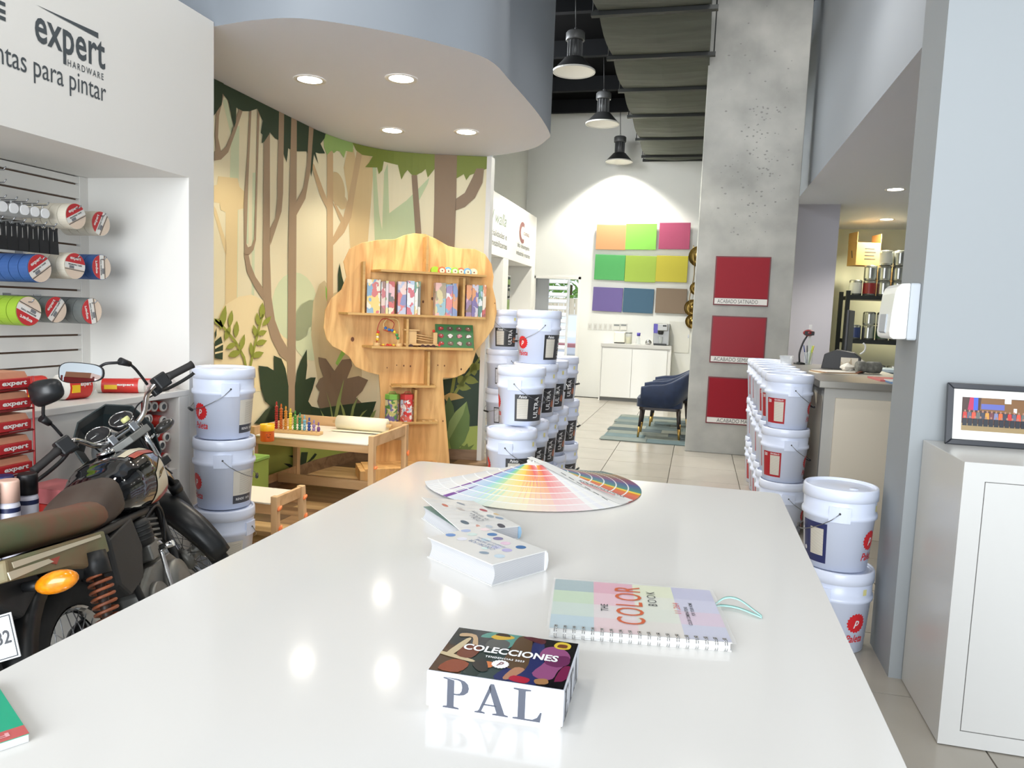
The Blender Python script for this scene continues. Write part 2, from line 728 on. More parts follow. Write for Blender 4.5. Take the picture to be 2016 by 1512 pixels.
# right soffit and the sides of the service area
b = MB().box(1.0, 3.2, 3.5, 12.3, ZS, CEIL)
so2 = struct(b.build('ceiling_soffit_right', M_grey), 'grey-blue dropped soffit over the service counter')
so2.data.materials.append(M_soff)
for p in so2.data.polygons:
    if p.normal.z < -0.9:
        p.material_index = 1
M_lav = mat('lavender_grey_paint', rgb(166, 164, 172), 0.65)
struct(MB().box(0.93, 1.52, 9.5, 9.62, 0, ZS).build('wall_partition', M_lav), 'lavender-grey partition wall beside the stock room')
M_yel = mat('stock_room_paint', rgb(214, 212, 186), 0.65)
struct(MB().box(1.40, 1.52, 9.62, 12.0, 0, ZS).build('wall_stock_left', M_yel))
struct(MB().box(1.40, 3.2, 11.9, 12.0, 0, ZS).build('wall_stock_back', M_yel), 'pale yellow stock room wall')
# pier at the right with its front face
struct(MB().box(0.824, 3.2, 3.17, 3.5, 0, CEIL).build('wall_pier', mat('pier_paint', rgb(150, 155, 158), 0.6)), 'pale grey-blue wall pier behind the white cabinet')

# concrete column
M_conc = mat('fair_faced_concrete', rgb(180, 179, 173), 0.75, c2=rgb(150, 150, 145), nscale=2.6, bump=0.25, detail=9)
column = struct(MB().box(-0.065, 0.905, 8.1, 8.36, 0, CEIL).build('wall_column', M_conc, bevel=0.008), 'raw concrete column with three red sample panels')
M_pit = mat('concrete_pits', rgb(136, 136, 132), 0.9)
b = MB()
for i in range(150):
    x = 0.42+rnd.gauss(0, 0.17)+rnd.random()*0.1
    z = 3.1+rnd.gauss(0, 0.55)
    if not (-0.02 < x < 0.86 and 2.1 < z < 4.7):
        continue
    r = 0.003+rnd.random()*0.008
    m = [(x+r*(0.7+0.5*rnd.random())*1.3*math.cos(a), z+r*(0.6+0.5*rnd.random())*math.sin(a)) for a in (0, 1.05, 2.1, 3.14, 4.19, 5.24)]
    b.add([(p[0], 8.0992, p[1]) for p in m], [tuple(range(6))])
tag(b.build('casting_pits', M_pit, column, fix=False), kind='stuff')

# downlights
M_lens = mat('lamp_lens', rgb(255, 250, 240), 0.4, emis=(1.0, 0.94, 0.84, 1), estr=14.0)
M_ring = mat('lamp_ring', rgb(225, 222, 216), 0.35)


def downlight(x, y, label, power, color, cone=110, group='downlights'):
    t = thing('downlight', label, 'downlight', (x, y, ZS), 0, group)
    MB().lathe([(0.075, -0.002), (0.098, -0.004), (0.10, -0.0005)], 28, close=False).build('trim_ring', M_ring, t)
    MB().lathe([(0.0001, -0.0015), (0.076, -0.0015)], 28, close=False).build('lens', M_lens, t)
    d = bpy.data.lights.new('downlight_beam', 'SPOT')
    d.energy, d.color, d.spot_size, d.spot_blend, d.shadow_soft_size = power, color, math.radians(cone), 0.55, 0.07
    o = bpy.data.objects.new('downlight_beam', d)
    COL.objects.link(o)
    o.parent = t
    o.location = (0, 0, -0.012)


WARM = (1.0, 0.90, 0.74)
for (px, py), lb in (((610, 157), 'round downlight in the curved soffit, nearest the white wall unit'),
                     ((790, 155), 'round downlight in the curved soffit, upper right of the four'),
                     ((772, 257), 'round downlight in the curved soffit, above the tree bookcase'),
                     ((918, 260), 'round downlight in the curved soffit, nearest the rounded tip')):
    p = PZ(px, py, ZS)
    downlight(p.x, p.y, lb, 44, WARM, group='soffit downlights')
p = PZ(1763, 373, ZS)
downlight(p.x, p.y, 'round downlight above the steel counter', 120, (1.0, 0.95, 0.86), 120)
downlight(2.3, 10.8, 'round downlight in the stock room ceiling', 150, (1.0, 0.95, 0.72), 150)
# ================================================================== mural: flat paint shapes lying on the curved wall
_layer = [0]


def paint_sz(name, color, polys, off):
    """polygons in wall coordinates (length, height) laid on the wall; cut where the wall bends"""
    bm = bmesh.new()
    for P in polys:
        tri = tessellate_polygon([[Vector((s, z, 0)) for s, z in P]])
        vs = [bm.verts.new((s, z, 0)) for s, z in P]
        for t in tri:
            if len(set(t)) == 3:
                try:
                    bm.faces.new([vs[i] for i in t])
                except ValueError:
                    pass
    for s in MS[1:-1]:
        bmesh.ops.bisect_plane(bm, geom=bm.verts[:]+bm.edges[:]+bm.faces[:], plane_co=(s, 0, 0), plane_no=(1, 0, 0))
    for v in bm.verts:
        v.co = mural_point(min(max(v.co.x, 0.0), MS[-1]), min(max(v.co.y, 0.1), ZS-0.001), off)
    me = bpy.data.meshes.new(name)
    bm.to_mesh(me)
    bm.free()
    nm = 'mural_%d_%d_%d' % color
    me.materials.append(mat(nm, rgb(*color), 0.6))
    o = bpy.data.objects.new(name, me)
    COL.objects.link(o)
    o.parent = wall_mural
    return o


def paint(name, color, *polys, smooth=False):
    _layer[0] += 1
    out = []
    for P in polys:
        if smooth:
            P = [(p.x, p.y) for p in catmull([Vector((x, y, 0)) for x, y in P], 4, True)]
        out.append([mural_hit(x, y) for x, y in P])
    return paint_sz(name, color, out, 0.0004*_layer[0]+0.0004)


def ell(cx, cy, rx, ry, n=24, rot=0.0):
    return [(cx+rx*math.cos(a)*math.cos(rot)-ry*math.sin(a)*math.sin(rot), cy+rx*math.cos(a)*math.sin(rot)+ry*math.sin(a)*math.cos(rot))
            for a in (2*PI*i/n for i in range(n))]


def leaf(cx, cy, L, W, ang):
    """pointed leaf, ang in degrees from straight up, clockwise"""
    a = math.radians(ang)
    ux, uy = math.sin(a), -math.cos(a)
    nx, ny = -uy, ux
    out = []
    for t, w in ((-0.5, 0), (-0.3, 0.34), (-0.05, 0.5), (0.2, 0.38), (0.5, 0), (0.2, -0.38), (-0.05, -0.5), (-0.3, -0.34)):
        out.append((cx+ux*L*t+nx*W*w, cy+uy*L*t+ny*W*w))
    return out


PGRN = (208, 218, 182)
TAN = (230, 208, 158)
TAUPE = (166, 144, 118)
BROWN = (142, 120, 96)
DKG = (46, 66, 44)
OLV = (126, 138, 58)
paint('mural_pale_trunk', PGRN, [(455, 250), (471, 248), (467, 600), (446, 600)], [(438, 198), (446, 194), (462, 262), (455, 268)], [(497, 340), (503, 340), (500, 600), (495, 600)],
      [(486, 330), (489, 330), (489, 480), (485, 480)])
paint('mural_tan_tree', TAN, [(421, 365), (427, 364), (429, 347), (468, 351), (471, 368), (481, 377), (480, 410), (468, 413), (466, 600), (443, 600), (444, 418), (434, 413), (432, 400), (421, 398)],
      [(421, 405), (425, 412), (446, 480), (445, 505), (421, 420)])
paint('mural_hill', (240, 222, 176), [(421, 640), (440, 602), (470, 584), (495, 580), (520, 592), (545, 612), (570, 650), (575, 770), (421, 770)])
paint('mural_pale_bush', (212, 222, 184), ell(580, 604, 45, 68), ell(614, 650, 40, 60))
paint('mural_taupe_hill', (206, 192, 152), [(612, 660), (616, 595), (628, 560), (638, 552), (645, 560), (655, 578), (668, 572), (690, 600), (712, 640), (712, 770), (630, 780)])
paint('mural_bright_leaf', (150, 200, 96), [(640, 562), (653, 590), (645, 600), (641, 585)], [(672, 690), (690, 680), (664, 720), (660, 715)])
paint('mural_tan_trunk', (216, 192, 144), [(684, 295), (696, 293), (700, 315), (706, 300), (722, 305), (736, 310), (730, 400), (722, 500), (690, 500), (686, 430), (684, 380), (676, 330)])
paint('mural_pale_tree', (190, 205, 162), [(733, 325), (740, 330), (746, 420), (752, 452), (756, 340), (763, 322), (766, 420), (800, 395), (845, 350), (842, 362), (817, 410), (818, 490), (738, 490)])
paint('mural_round_leaf', (208, 186, 142), ell(663, 372, 15, 34, rot=-0.15), ell(674, 399, 9, 13))
paint('mural_mid_tree', (200, 172, 132), [(643, 262), (655, 265), (655, 610), (643, 610)],
      [(613, 318), (618, 325), (630, 358), (643, 392), (643, 412), (630, 385), (616, 340)],
      [(655, 466), (675, 428), (684, 393), (693, 347), (702, 296), (713, 300), (698, 381), (691, 428), (677, 458), (655, 483)],
      [(655, 400), (660, 402), (682, 440), (676, 450)])
paint('mural_brown_branch', TAUPE, [(432, 184), (440, 186), (430, 228), (428, 270), (434, 298), (444, 288), (455, 262), (470, 212), (478, 214), (462, 262), (448, 300), (434, 314), (421, 316), (421, 298), (424, 297), (422, 262), (425, 215)],
      [(490, 215), (494, 215), (488, 350), (484, 480), (487, 487), (494, 484), (499, 470), (503, 350), (506, 216), (510, 218), (506, 350), (503, 472), (498, 492), (489, 502), (480, 502), (479, 400), (486, 300)],
      [(479, 498), (488, 500), (492, 520), (502, 545), (519, 570), (518, 592), (500, 565), (485, 535)])
paint('mural_light_foliage', (158, 190, 112), [(636, 258), (695, 281), (694, 300), (680, 297), (676, 311), (668, 298), (662, 297), (656, 302), (652, 296), (643, 305), (637, 290)])
paint('mural_dark_foliage', DKG, [(421, 150), (440, 158), (500, 190), (560, 222), (640, 260), (638, 272), (630, 283), (639, 302), (627, 302), (620, 300), (626, 323), (617, 303), (612, 348), (608, 318), (603, 298), (584, 298), (570, 294), (566, 292), (565, 305), (563, 320), (556, 300), (548, 276), (540, 272), (530, 260), (525, 275), (514, 282), (516, 265), (512, 262), (516, 238), (505, 214), (490, 219), (477, 219), (464, 212), (463, 240), (460, 251), (455, 232), (448, 198), (440, 188), (430, 178), (422, 170)])
paint('mural_brown_tree', TAUPE, [(518, 280), (530, 262), (530, 500), (533, 585), (540, 630), (553, 665), (565, 685), (565, 712), (550, 700), (532, 665), (521, 620), (516, 560), (517, 400)],
      [(530, 449), (541, 430), (545, 390), (545, 350), (548, 214), (558, 218), (556, 380), (553, 416), (542, 450), (531, 483)])
paint('mural_brown_tree', TAUPE, [(572, 226), (583, 231), (582, 500), (580, 820), (564, 820), (566, 500), (568, 400)],
      [(582, 397), (596, 370), (603, 326), (607, 244), (616, 248), (610, 335), (600, 391), (582, 424)])
paint('mural_olive_foliage', OLV, [(693, 278), (760, 294), (858, 302), (858, 330), (846, 345), (842, 350), (838, 333), (830, 340), (825, 342), (817, 347), (810, 344), (802, 335), (796, 342), (790, 354), (783, 325), (770, 322), (755, 318), (752, 335), (745, 343), (742, 330), (718, 329), (726, 320), (733, 308), (712, 305), (700, 296)],
      [(898, 303), (962, 307), (962, 332), (945, 338), (925, 345), (918, 355), (913, 343), (898, 352)])
paint('mural_big_trunk', BROWN, [(810, 345), (821, 345), (831, 480), (819, 480)], [(856, 298), (900, 300), (898, 400), (893, 540), (851, 540), (855, 400)],
      [(897, 392), (915, 380), (930, 350), (938, 332), (953, 332), (950, 360), (935, 390), (915, 408), (896, 415)])
# low planting
_layer[0] += 1
L0 = MS[-1]
paint_sz('mural_green_ground', (164, 180, 92), [[(0, 0.1), (L0, 0.1), (L0, 0.36), (L0-0.5, 0.38), (L0-1.2, 0.30), (2.6, 0.30), (1.8, 0.36), (1.0, 0.45), (0, 0.42)]], 0.0004*_layer[0])
_layer[0] += 1
paint_sz('mural_bright_ground', (138, 192, 84), [[(L0, 0.36), (L0, 0.50), (L0-0.12, 0.52), (L0-0.4, 0.50), (L0-0.5, 0.38)]], 0.0004*_layer[0])
paint('mural_taupe_plant', (132, 113, 92), [(625, 703), (640, 706), (657, 730), (672, 708), (690, 706), (692, 720), (682, 745), (705, 740), (724, 748), (712, 770), (700, 782), (712, 794), (660, 806), (630, 806), (623, 790), (628, 770), (620, 760), (628, 745), (635, 742), (628, 722)])
paint('mural_dark_plant', DKG, [(507, 720), (525, 722), (538, 730), (537, 700), (552, 706), (560, 725), (566, 760), (566, 830), (520, 830), (532, 800), (520, 790), (512, 765)],
      [(579, 830), (579, 760), (583, 730), (590, 710), (602, 688), (603, 720), (600, 747), (610, 743), (620, 743), (614, 765), (605, 790), (612, 800), (630, 804), (700, 794), (740, 790), (728, 826), (640, 832)],
      [(498, 834), (508, 823), (520, 808), (534, 797), (566, 812), (579, 812), (640, 826), (640, 834), (570, 838)],
      [(421, 672), (433, 662), (437, 680), (436, 708), (421, 705)], [(421, 655), (424, 645), (424, 660), (421, 668)],
      [(664, 582), (664, 540), (667, 518), (672, 545), (679, 568)])
paint('mural_fan_gaps', (240, 222, 176), [(421, 682), (436, 675), (437, 678), (421, 687)], [(421, 693), (437, 690), (437, 693), (421, 697)])
stemL = [(487, 735), (483, 735), (476, 705), (460, 675), (438, 648), (421, 632), (421, 627), (440, 643), (463, 671), (480, 702)]
stemR = [(486, 735), (495, 690), (503, 655), (514, 618), (517, 619), (507, 657), (499, 691), (490, 735)]
paint('mural_twig', (150, 158, 66), stemL, stemR, leaf(437, 625, 50, 13, 12), leaf(427, 634, 22, 12, -50), leaf(452, 627, 34, 10, 8), leaf(446, 655, 32, 11, 20), leaf(463, 648, 34, 11, 4),
      leaf(454, 680, 26, 11, 62), leaf(475, 674, 34, 10, 14), leaf(460, 696, 28, 14, 70), leaf(514, 612, 34, 12, 2), leaf(505, 628, 26, 9, -6), leaf(523, 632, 26, 10, 42), leaf(500, 652, 26, 10, -14),
      leaf(514, 655, 20, 11, 68), leaf(512, 674, 24, 12, 72), leaf(493, 688, 30, 9, -6), leaf(505, 698, 26, 13, 70))
paint('mural_grass', (148, 164, 98), [(652, 830), (648, 800), (640, 770), (650, 800), (656, 830)], [(654, 830), (662, 790), (676, 745), (668, 795), (660, 830)],
      [(676, 830), (670, 800), (664, 780), (676, 806), (682, 830)], [(686, 830), (692, 800), (704, 780), (696, 805), (692, 830)], [(700, 830), (712, 812), (722, 806), (710, 820), (706, 830)],
      [(634, 830), (632, 815), (628, 805), (638, 822), (640, 830)], [(726, 824), (732, 812), (740, 806), (736, 818), (732, 826)])
paint('mural_spiky_plant', (40, 58, 38), [(575, 935), (568, 920), (556, 912), (568, 913), (582, 924), (577, 902), (565, 897), (576, 896), (588, 912), (591, 890), (604, 890), (600, 915), (618, 892), (622, 894), (606, 918), (618, 908), (628, 910), (610, 920), (600, 935)])
paint('mural_dark_bush', (40, 62, 44), [(866, 748), (905, 742), (925, 722), (936, 692), (948, 712), (948, 838), (872, 842)])
paint('mural_olive_twig', (124, 134, 58), [(886, 775), (892, 740), (898, 742), (893, 772)], [(892, 775), (906, 752), (925, 728), (944, 702), (944, 710), (928, 734), (910, 757), (898, 776)],
      leaf(908, 748, 30, 16, -18), leaf(926, 748, 34, 17, 105), leaf(913, 762, 30, 15, 100), leaf(932, 726, 28, 16, -10), leaf(940, 722, 24, 14, 60))
paint('mural_mushroom', (186, 160, 96), [(872, 780), (885, 773), (900, 775), (914, 783), (900, 786), (880, 790)])
paint('mural_leaf_dark', (88, 112, 62), [(876, 800), (884, 780), (893, 800), (896, 820), (880, 850)])
paint('mural_leaf_light', (138, 160, 96), [(880, 858), (884, 830), (897, 810), (919, 790), (912, 815), (898, 840), (884, 866)])
paint('mural_leaf_big', (104, 130, 68), [(919, 790), (925, 818), (924, 845), (915, 868), (902, 884), (888, 890), (884, 866), (898, 840), (912, 815)])
paint('mural_tuft', (104, 124, 56), [(915, 893), (905, 886), (898, 888), (908, 880), (904, 874), (914, 878), (920, 872), (922, 880), (934, 874), (926, 884), (936, 888), (924, 890)])

# the mural goes on behind the wall unit
_layer[0] += 1
paint_sz('mural_dark_foliage', DKG, [[(0.0, 2.50), (0.15, 2.40), (0.28, 2.52), (0.42, 2.38), (0.55, 2.55), (0.72, 2.46), (0.90, 2.66), (0.92, 2.80), (0.0, 2.80)]], 0.0004*_layer[0])
paint_sz('mural_brown_tree', TAUPE, [[(0.22, 0.42), (0.34, 0.42), (0.33, 2.45), (0.24, 2.45)], [(0.60, 0.42), (0.68, 0.42), (0.67, 2.50), (0.61, 2.50)]], 0.0004*_layer[0]-0.0002)
# ================================================================== left: display wall unit
XU = -2.5            # front plane of the unit
XB = -3.105          # face of the slats
du = thing('display_wall_unit', 'white built-in display wall with slatted back and lettered fascia', 'display unit', (0, 0, 0))
M_unit = mat('unit_white', rgb(224, 222, 217), 0.5)
MB().box(-3.14, XU, 0.6, 3.48, 2.005, 2.82).build('fascia', M_unit, du)
MB().box(-3.14, XU, 3.283, 3.48, 0, 2.005).build('end_panel', M_unit, du)
M_slot = mat('slot_brown', rgb(120, 96, 80), 0.8)
MB().box(-3.145, -3.128, 0.6, 3.283, 1.0, 2.004).build('backing', M_slot, du)
slots = [1.045+0.0765*i for i in range(13)]
for a, c in zip(slots, slots[1:]+[2.004]):
    if c-a > 0.03:
        MB().box(-3.128, XB, 0.6, 3.229, a+0.005, c-0.005).build('slat', M_unit, du)
MB().box(-3.128, XB+0.004, 3.23, 3.283, 0.95, 2.004).build('trim_board', M_unit, du)
MB().box(-3.14, XB, 0.6, 3.23, 0.95, 1.040).build('lower_back_board', M_unit, du)
# low cabinet with an open roller bin at its right end
ZT = 0.945
MB().box(-3.14, XU-0.01, 0.6, 2.955, 0.0, ZT-0.03).build('cabinet_body', M_unit, du, bevel=0.003)
MB().box(-3.14, XU, 0.6, 3.283, ZT-0.03, ZT).build('cabinet_top', M_unit, du, bevel=0.003)
MB().box(-3.14, XU-0.012, 2.955, 3.205, 0.0, 0.55).build('bin_base', M_unit, du)
MB().box(-3.14, XU, 3.205, 3.283, 0.0, ZT-0.03).build('bin_side', M_unit, du, bevel=0.003)
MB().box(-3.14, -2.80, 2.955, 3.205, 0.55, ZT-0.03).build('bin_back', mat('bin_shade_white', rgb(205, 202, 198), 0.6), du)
# fascia lettering
Mf = lambda y, z: frame_m((XU+0.0015, y, z), (0, 1, 0), (0, 0, 1))
M_let = mat('charcoal_vinyl', rgb(72, 78, 82), 0.5)
lettering('expert', 0.345, 0.155, Mf(2.575, 2.388), M_let, du, bold=0.016, space=1.04)
lettering('HARDWARE', 0.185, 0.026, Mf(2.645, 2.322), M_let, du, space=1.35, bold=0.004)
lettering('ntas para pintar', 0.515, 0.100, Mf(2.493, 2.246), M_let, du)
MB().add([Mf(0, 0) @ Vector(p) for p in ((2.41, 2.487, 0), (2.712, 2.470, 0), (2.712, 2.492, 0))], [(0, 1, 2)]).build('lettering', M_let, du, fix=False)
b = MB()
for z in (2.377, 2.401, 2.428, 2.455):
    b.add([(XU+0.0015, 2.22, z), (XU+0.0015, 2.279, z), (XU+0.0015, 2.279, z+0.014), (XU+0.0015, 2.22, z+0.014)], [(0, 1, 2, 3)])
b.build('lettering', M_let, du, fix=False)

# ---- hooks and tape rolls
M_card = mat('label_white', rgb(232, 230, 224), 0.5)
M_lred = mat('label_red', rgb(196, 44, 48), 0.5)
M_bone = mat('label_tan', rgb(226, 205, 184), 0.5)


def hook(y, z, x1, label, group):
    t = thing('display_hook', label, 'hook', (XB, y, z), 0, group)
    MB().box(0, 0.004, -0.02, 0.02, -0.012, 0.03).build('hook_plate', M_steel, t)
    L = x1-XB
    MB().tube([(0.002, 0, 0), (L*0.5, 0, 0), (L-0.012, 0, 0), (L, 0, 0.012)], 0.0028, 6).build('prong', M_steel, t)
    return t


def tape_roll(x, y, z, R, W, m, label, group, printed=False, spin=0.0, name='tape_roll'):
    t = thing(name, label, 'tape', (x, y, z-R*0.62), 0, group)
    Mx = Matrix.Rotation(PI/2, 4, 'Y')
    Mc = Matrix.Rotation(PI/2, 4, 'Y')
    ri = R*0.66
    b = MB().lathe([(ri, 0), (R, 0), (R, W), (ri, W), (ri, 0)], 30, Mc, smooth=False, close=False)
    o = b.build('roll', m, t)
    b = MB().lathe([(ri-0.004, 0.0005), (ri-0.0003, 0.0005), (ri-0.0003, W-0.0005), (ri-0.004, W-0.0005), (ri-0.004, 0.0005)], 24, Mc, smooth=False, close=False)
    b.build('core', M_bone, t)
    if printed:
        X = W+0.0012
        Q = frame_m((X, 0, 0), (0, math.cos(spin), math.sin(spin)), (0, -math.sin(spin), math.cos(spin)))
        n = 28
        r = R*0.97
        disc = [(r*math.cos(2*PI*i/n), r*math.sin(2*PI*i/n)) for i in range(n)]

        def part(f, mm, nm, dz):
            poly = [p for p in disc]
            out = []
            for i in range(n):
                p, q = poly[i], poly[(i+1) % n]
                fp, fq = f(p[1]), f(q[1])
                if fp:
                    out.append(p)
            if len(out) > 2:
                MB().add([Q @ Vector((a, c, dz)) for a, c in out], [tuple(range(len(out)))]).build(nm, mm, t, fix=False)
        part(lambda v: True, M_bone, 'label_disc', 0)
        part(lambda v: v > -r*0.30, M_card, 'label_band', 0.0004)
        part(lambda v: v > r*0.22, M_lred, 'label_cap', 0.0008)
        lettering('expert', r*1.05, r*0.3, Q @ Matrix.Translation((0, r*0.55, 0.0012)), M_card, t, bold=0.03)
        lettering('MASKING TAPE', r*1.3, r*0.12, Q @ Matrix.Translation((0, r*0.08, 0.0012)), M_ink, t, bold=0.03)
        MB().box(-r*0.55, -r*0.1, -r*0.24, -r*0.02, 0.0010, 0.0014, Q).build('barcode', mat('barcode_grey', rgb(120, 122, 126), 0.6), t)
        MB().box(-r*0.95, r*0.95, -r*0.34, -r*0.29, 0.0010, 0.0014, Q).build('label_rule', M_ink, t)
    return t


M_mask = mat('masking_tape_cream', rgb(226, 218, 200), 0.6, noise=0.06, nscale=20)
M_blue = mat('masking_tape_blue', rgb(56, 94, 156), 0.55, noise=0.15, nscale=25)
M_lime = mat('masking_tape_lime', rgb(142, 174, 44), 0.5)
M_duct = mat('duct_tape_grey', rgb(112, 116, 114), 0.4, noise=0.1, nscale=25)


ORD = ['first', 'second', 'third', 'fourth', 'fifth', 'sixth', 'seventh', 'eighth', 'ninth', 'tenth']


def peg(y, z, x_end, n, R, W, m, colour, where, spin, gap=0.003, tilt=0):
    hook(y, z, x_end+0.03, 'steel display hook carrying the %s tape rolls %s' % (colour, where), 'display hooks on the slats')
    for i in range(n):
        x = x_end-W-(W+gap)*i
        lb = ('front %s tape roll, %s' % (colour, where)) if i == 0 else ('%s %s tape roll behind the front, %s' % (ORD[i], colour, where))
        tape_roll(x, y, z, R, W, m, lb, '%s tape rolls %s' % (colour, where), printed=(i == 0), spin=spin)


peg(2.87, 1.795, -2.78, 5, 0.058, 0.045, M_mask, 'cream', 'in the upper row beside the clear tubes', 0.5)
peg(3.06, 1.785, -2.82, 4, 0.058, 0.045, M_mask, 'cream', 'in the upper row nearest the end panel', 1.1)
peg(2.69, 1.55, -2.80, 5, 0.062, 0.048, M_blue, 'blue', 'in the middle row at the left', 0.6)
peg(2.87, 1.572, -2.79, 5, 0.060, 0.045, M_mask, 'cream', 'in the middle row between the blue rolls', -0.1)
peg(3.05, 1.578, -2.81, 5, 0.060, 0.048, M_blue, 'blue', 'in the middle row nearest the end panel', 1.6)
peg(2.63, 1.365, -2.80, 4, 0.064, 0.048, M_lime, 'lime green', 'in the lowest row at the left', 2.7)
peg(2.80, 1.370, -2.83, 5, 0.060, 0.045, M_duct, 'grey', 'in the lowest row beside the lime rolls', 0.9)
peg(2.965, 1.368, -2.79, 5, 0.062, 0.048, M_duct, 'grey', 'in the lowest row nearest the end panel', 1.75)

# clear tubes with white ends
M_clear = mat('clear_plastic', rgb(228, 228, 226), 0.2, alpha=0.45)
M_wcap = mat('tube_white', rgb(244, 244, 244), 0.4)
for i in range(6):
    y = 2.745-0.052*i
    z = 1.755
    hook(y, z+0.035, -2.80, 'short steel hook above the %s clear tube from the cream tapes' % ORD[i], 'hooks above the clear tubes')
    t = thing('clear_tube', 'clear plastic tube with a white end, %s from the cream tape rolls' % ORD[i], 'tube', (-3.08, y, z-0.022), 0, 'clear tubes with white ends')
    Mc = Matrix.Translation((0, 0, 0.022)) @ Matrix.Rotation(PI/2, 4, 'Y')
    MB().lathe([(0.020, 0), (0.020, 0.25)], 16, Mc).build('tube', M_clear, t)
    MB().lathe([(0.0215, 0.25), (0.0215, 0.262)], 16, Mc).build('end_cap', M_wcap, t)
    MB().tube([(0.245, 0, 0.043), (0.245, 0, 0.055)], 0.004, 6).build('hang_tab', M_clear, t)

# black slotted handles on wire hooks
for i in range(8):
    y = 2.765-0.052*i
    x = -2.80
    hook(y, 1.702, x+0.02, 'thin wire hook of the %s black handle from the right' % ORD[i], 'hooks of the black handles')
    t = thing('black_handle', 'black plastic handle with a slot, %s from the right in the row' % ORD[i], 'tool handle', (x, y, 1.578), 0, 'black handles hanging in a row')
    Mh = frame_m((0, 0, 0), (0, 1, 0), (0, 0, 1)) @ Matrix.Diagonal((1, 0.74, 1, 1))
    b = MB()
    b.prism([(-0.024, 0.0), (0.024, 0.0), (0.021, 0.075), (-0.021, 0.075)], -0.005, 0.005, Mh)
    b.prism([(-0.021, 0.075), (-0.007, 0.075), (-0.006, 0.135), (-0.018, 0.140)], -0.005, 0.005, Mh)
    b.prism([(0.007, 0.075), (0.021, 0.075), (0.018, 0.140), (0.006, 0.135)], -0.005, 0.005, Mh)
    b.prism([(-0.018, 0.140), (-0.006, 0.135), (0.006, 0.135), (0.018, 0.140), (0.020, 0.158), (0.010, 0.146), (-0.010, 0.146), (-0.020, 0.158)], -0.005, 0.005, Mh)
    b.build('handle_plate', M_black, t)
    MB().tube([(0, 0, 0.105), (0.004, 0, 0.125)], 0.002, 6).build('wire_loop', M_steel, t)
# two empty hooks at the left edge
for z in (1.90, 1.85):
    hook(2.52, z, -2.78, 'bare steel hook at the left edge of the slatted wall, %s one' % ('upper' if z > 1.88 else 'lower'), 'bare hooks')

# ---- goods on the low cabinet
M_pred = mat('roller_pack_red', rgb(206, 52, 44), 0.35)
M_pyel = mat('roller_pack_yellow', rgb(240, 196, 40), 0.4)
M_nap = mat('roller_nap_white', rgb(226, 222, 214), 0.8)
M_film = mat('clear_film', rgb(225, 215, 212), 0.15, alpha=0.35)


def roller_pack(x, y, z, L, R, rz, label):
    t = thing('roller_pack', label, 'paint roller', (x, y, z), rz, 'roller packs on the cabinet top')
    Mc = Matrix.Translation((0, 0, R)) @ Matrix.Rotation(PI/2, 4, 'Y')
    MB().lathe([(R*0.55, -L/2), (R, -L/2+0.01), (R, L/2-0.01), (R*0.55, L/2)], 16, Mc).build('nap_sleeve', M_nap, t)
    MB().lathe([(R+0.001, -L*0.36), (R+0.001, L*0.36)], 16, Mc, close=False).build('printed_wrap', M_pred, t, fix=False)
    MB().box(-L*0.30, -L*0.05, -R*1.03, -R*0.90, R*0.6, R*1.2).build('price_mark', M_pyel, t)
    lettering('expert', L*0.34, R*0.4, frame_m((L*0.12, -R-0.003, R*1.2), (1, 0, 0), (0, 0, 1)), M_card, t, bold=0.03)
    MB().lathe([(0.012, L/2), (R*0.8, L/2-0.005), (0.03, L/2+0.012), (0.028, L/2+0.02)], 12, Mc, close=False).build('film_end', M_film, t, fix=False)
    return t


for i, (y, z, l) in enumerate(((2.335, 0, 'leftmost red roller pack standing behind the motorcycle mirror'), (2.525, 0, 'red roller pack in the middle, below the mirror glass'), (2.715, 0, 'red roller pack right of the mirror, with film end'))):
    t = roller_pack(-2.72+0.03*i, y, ZT+0.0005, 0.15, 0.056, PI/2-0.15, l)
t = roller_pack(-2.66, 3.00, ZT+0.0005, 0.22, 0.034, 0.5, 'flat red roller pack lying behind the handlebar')
t = roller_pack(-2.62, 3.14, ZT+0.0005, 0.20, 0.030, 0.3, 'thin red roller pack beside the end panel')
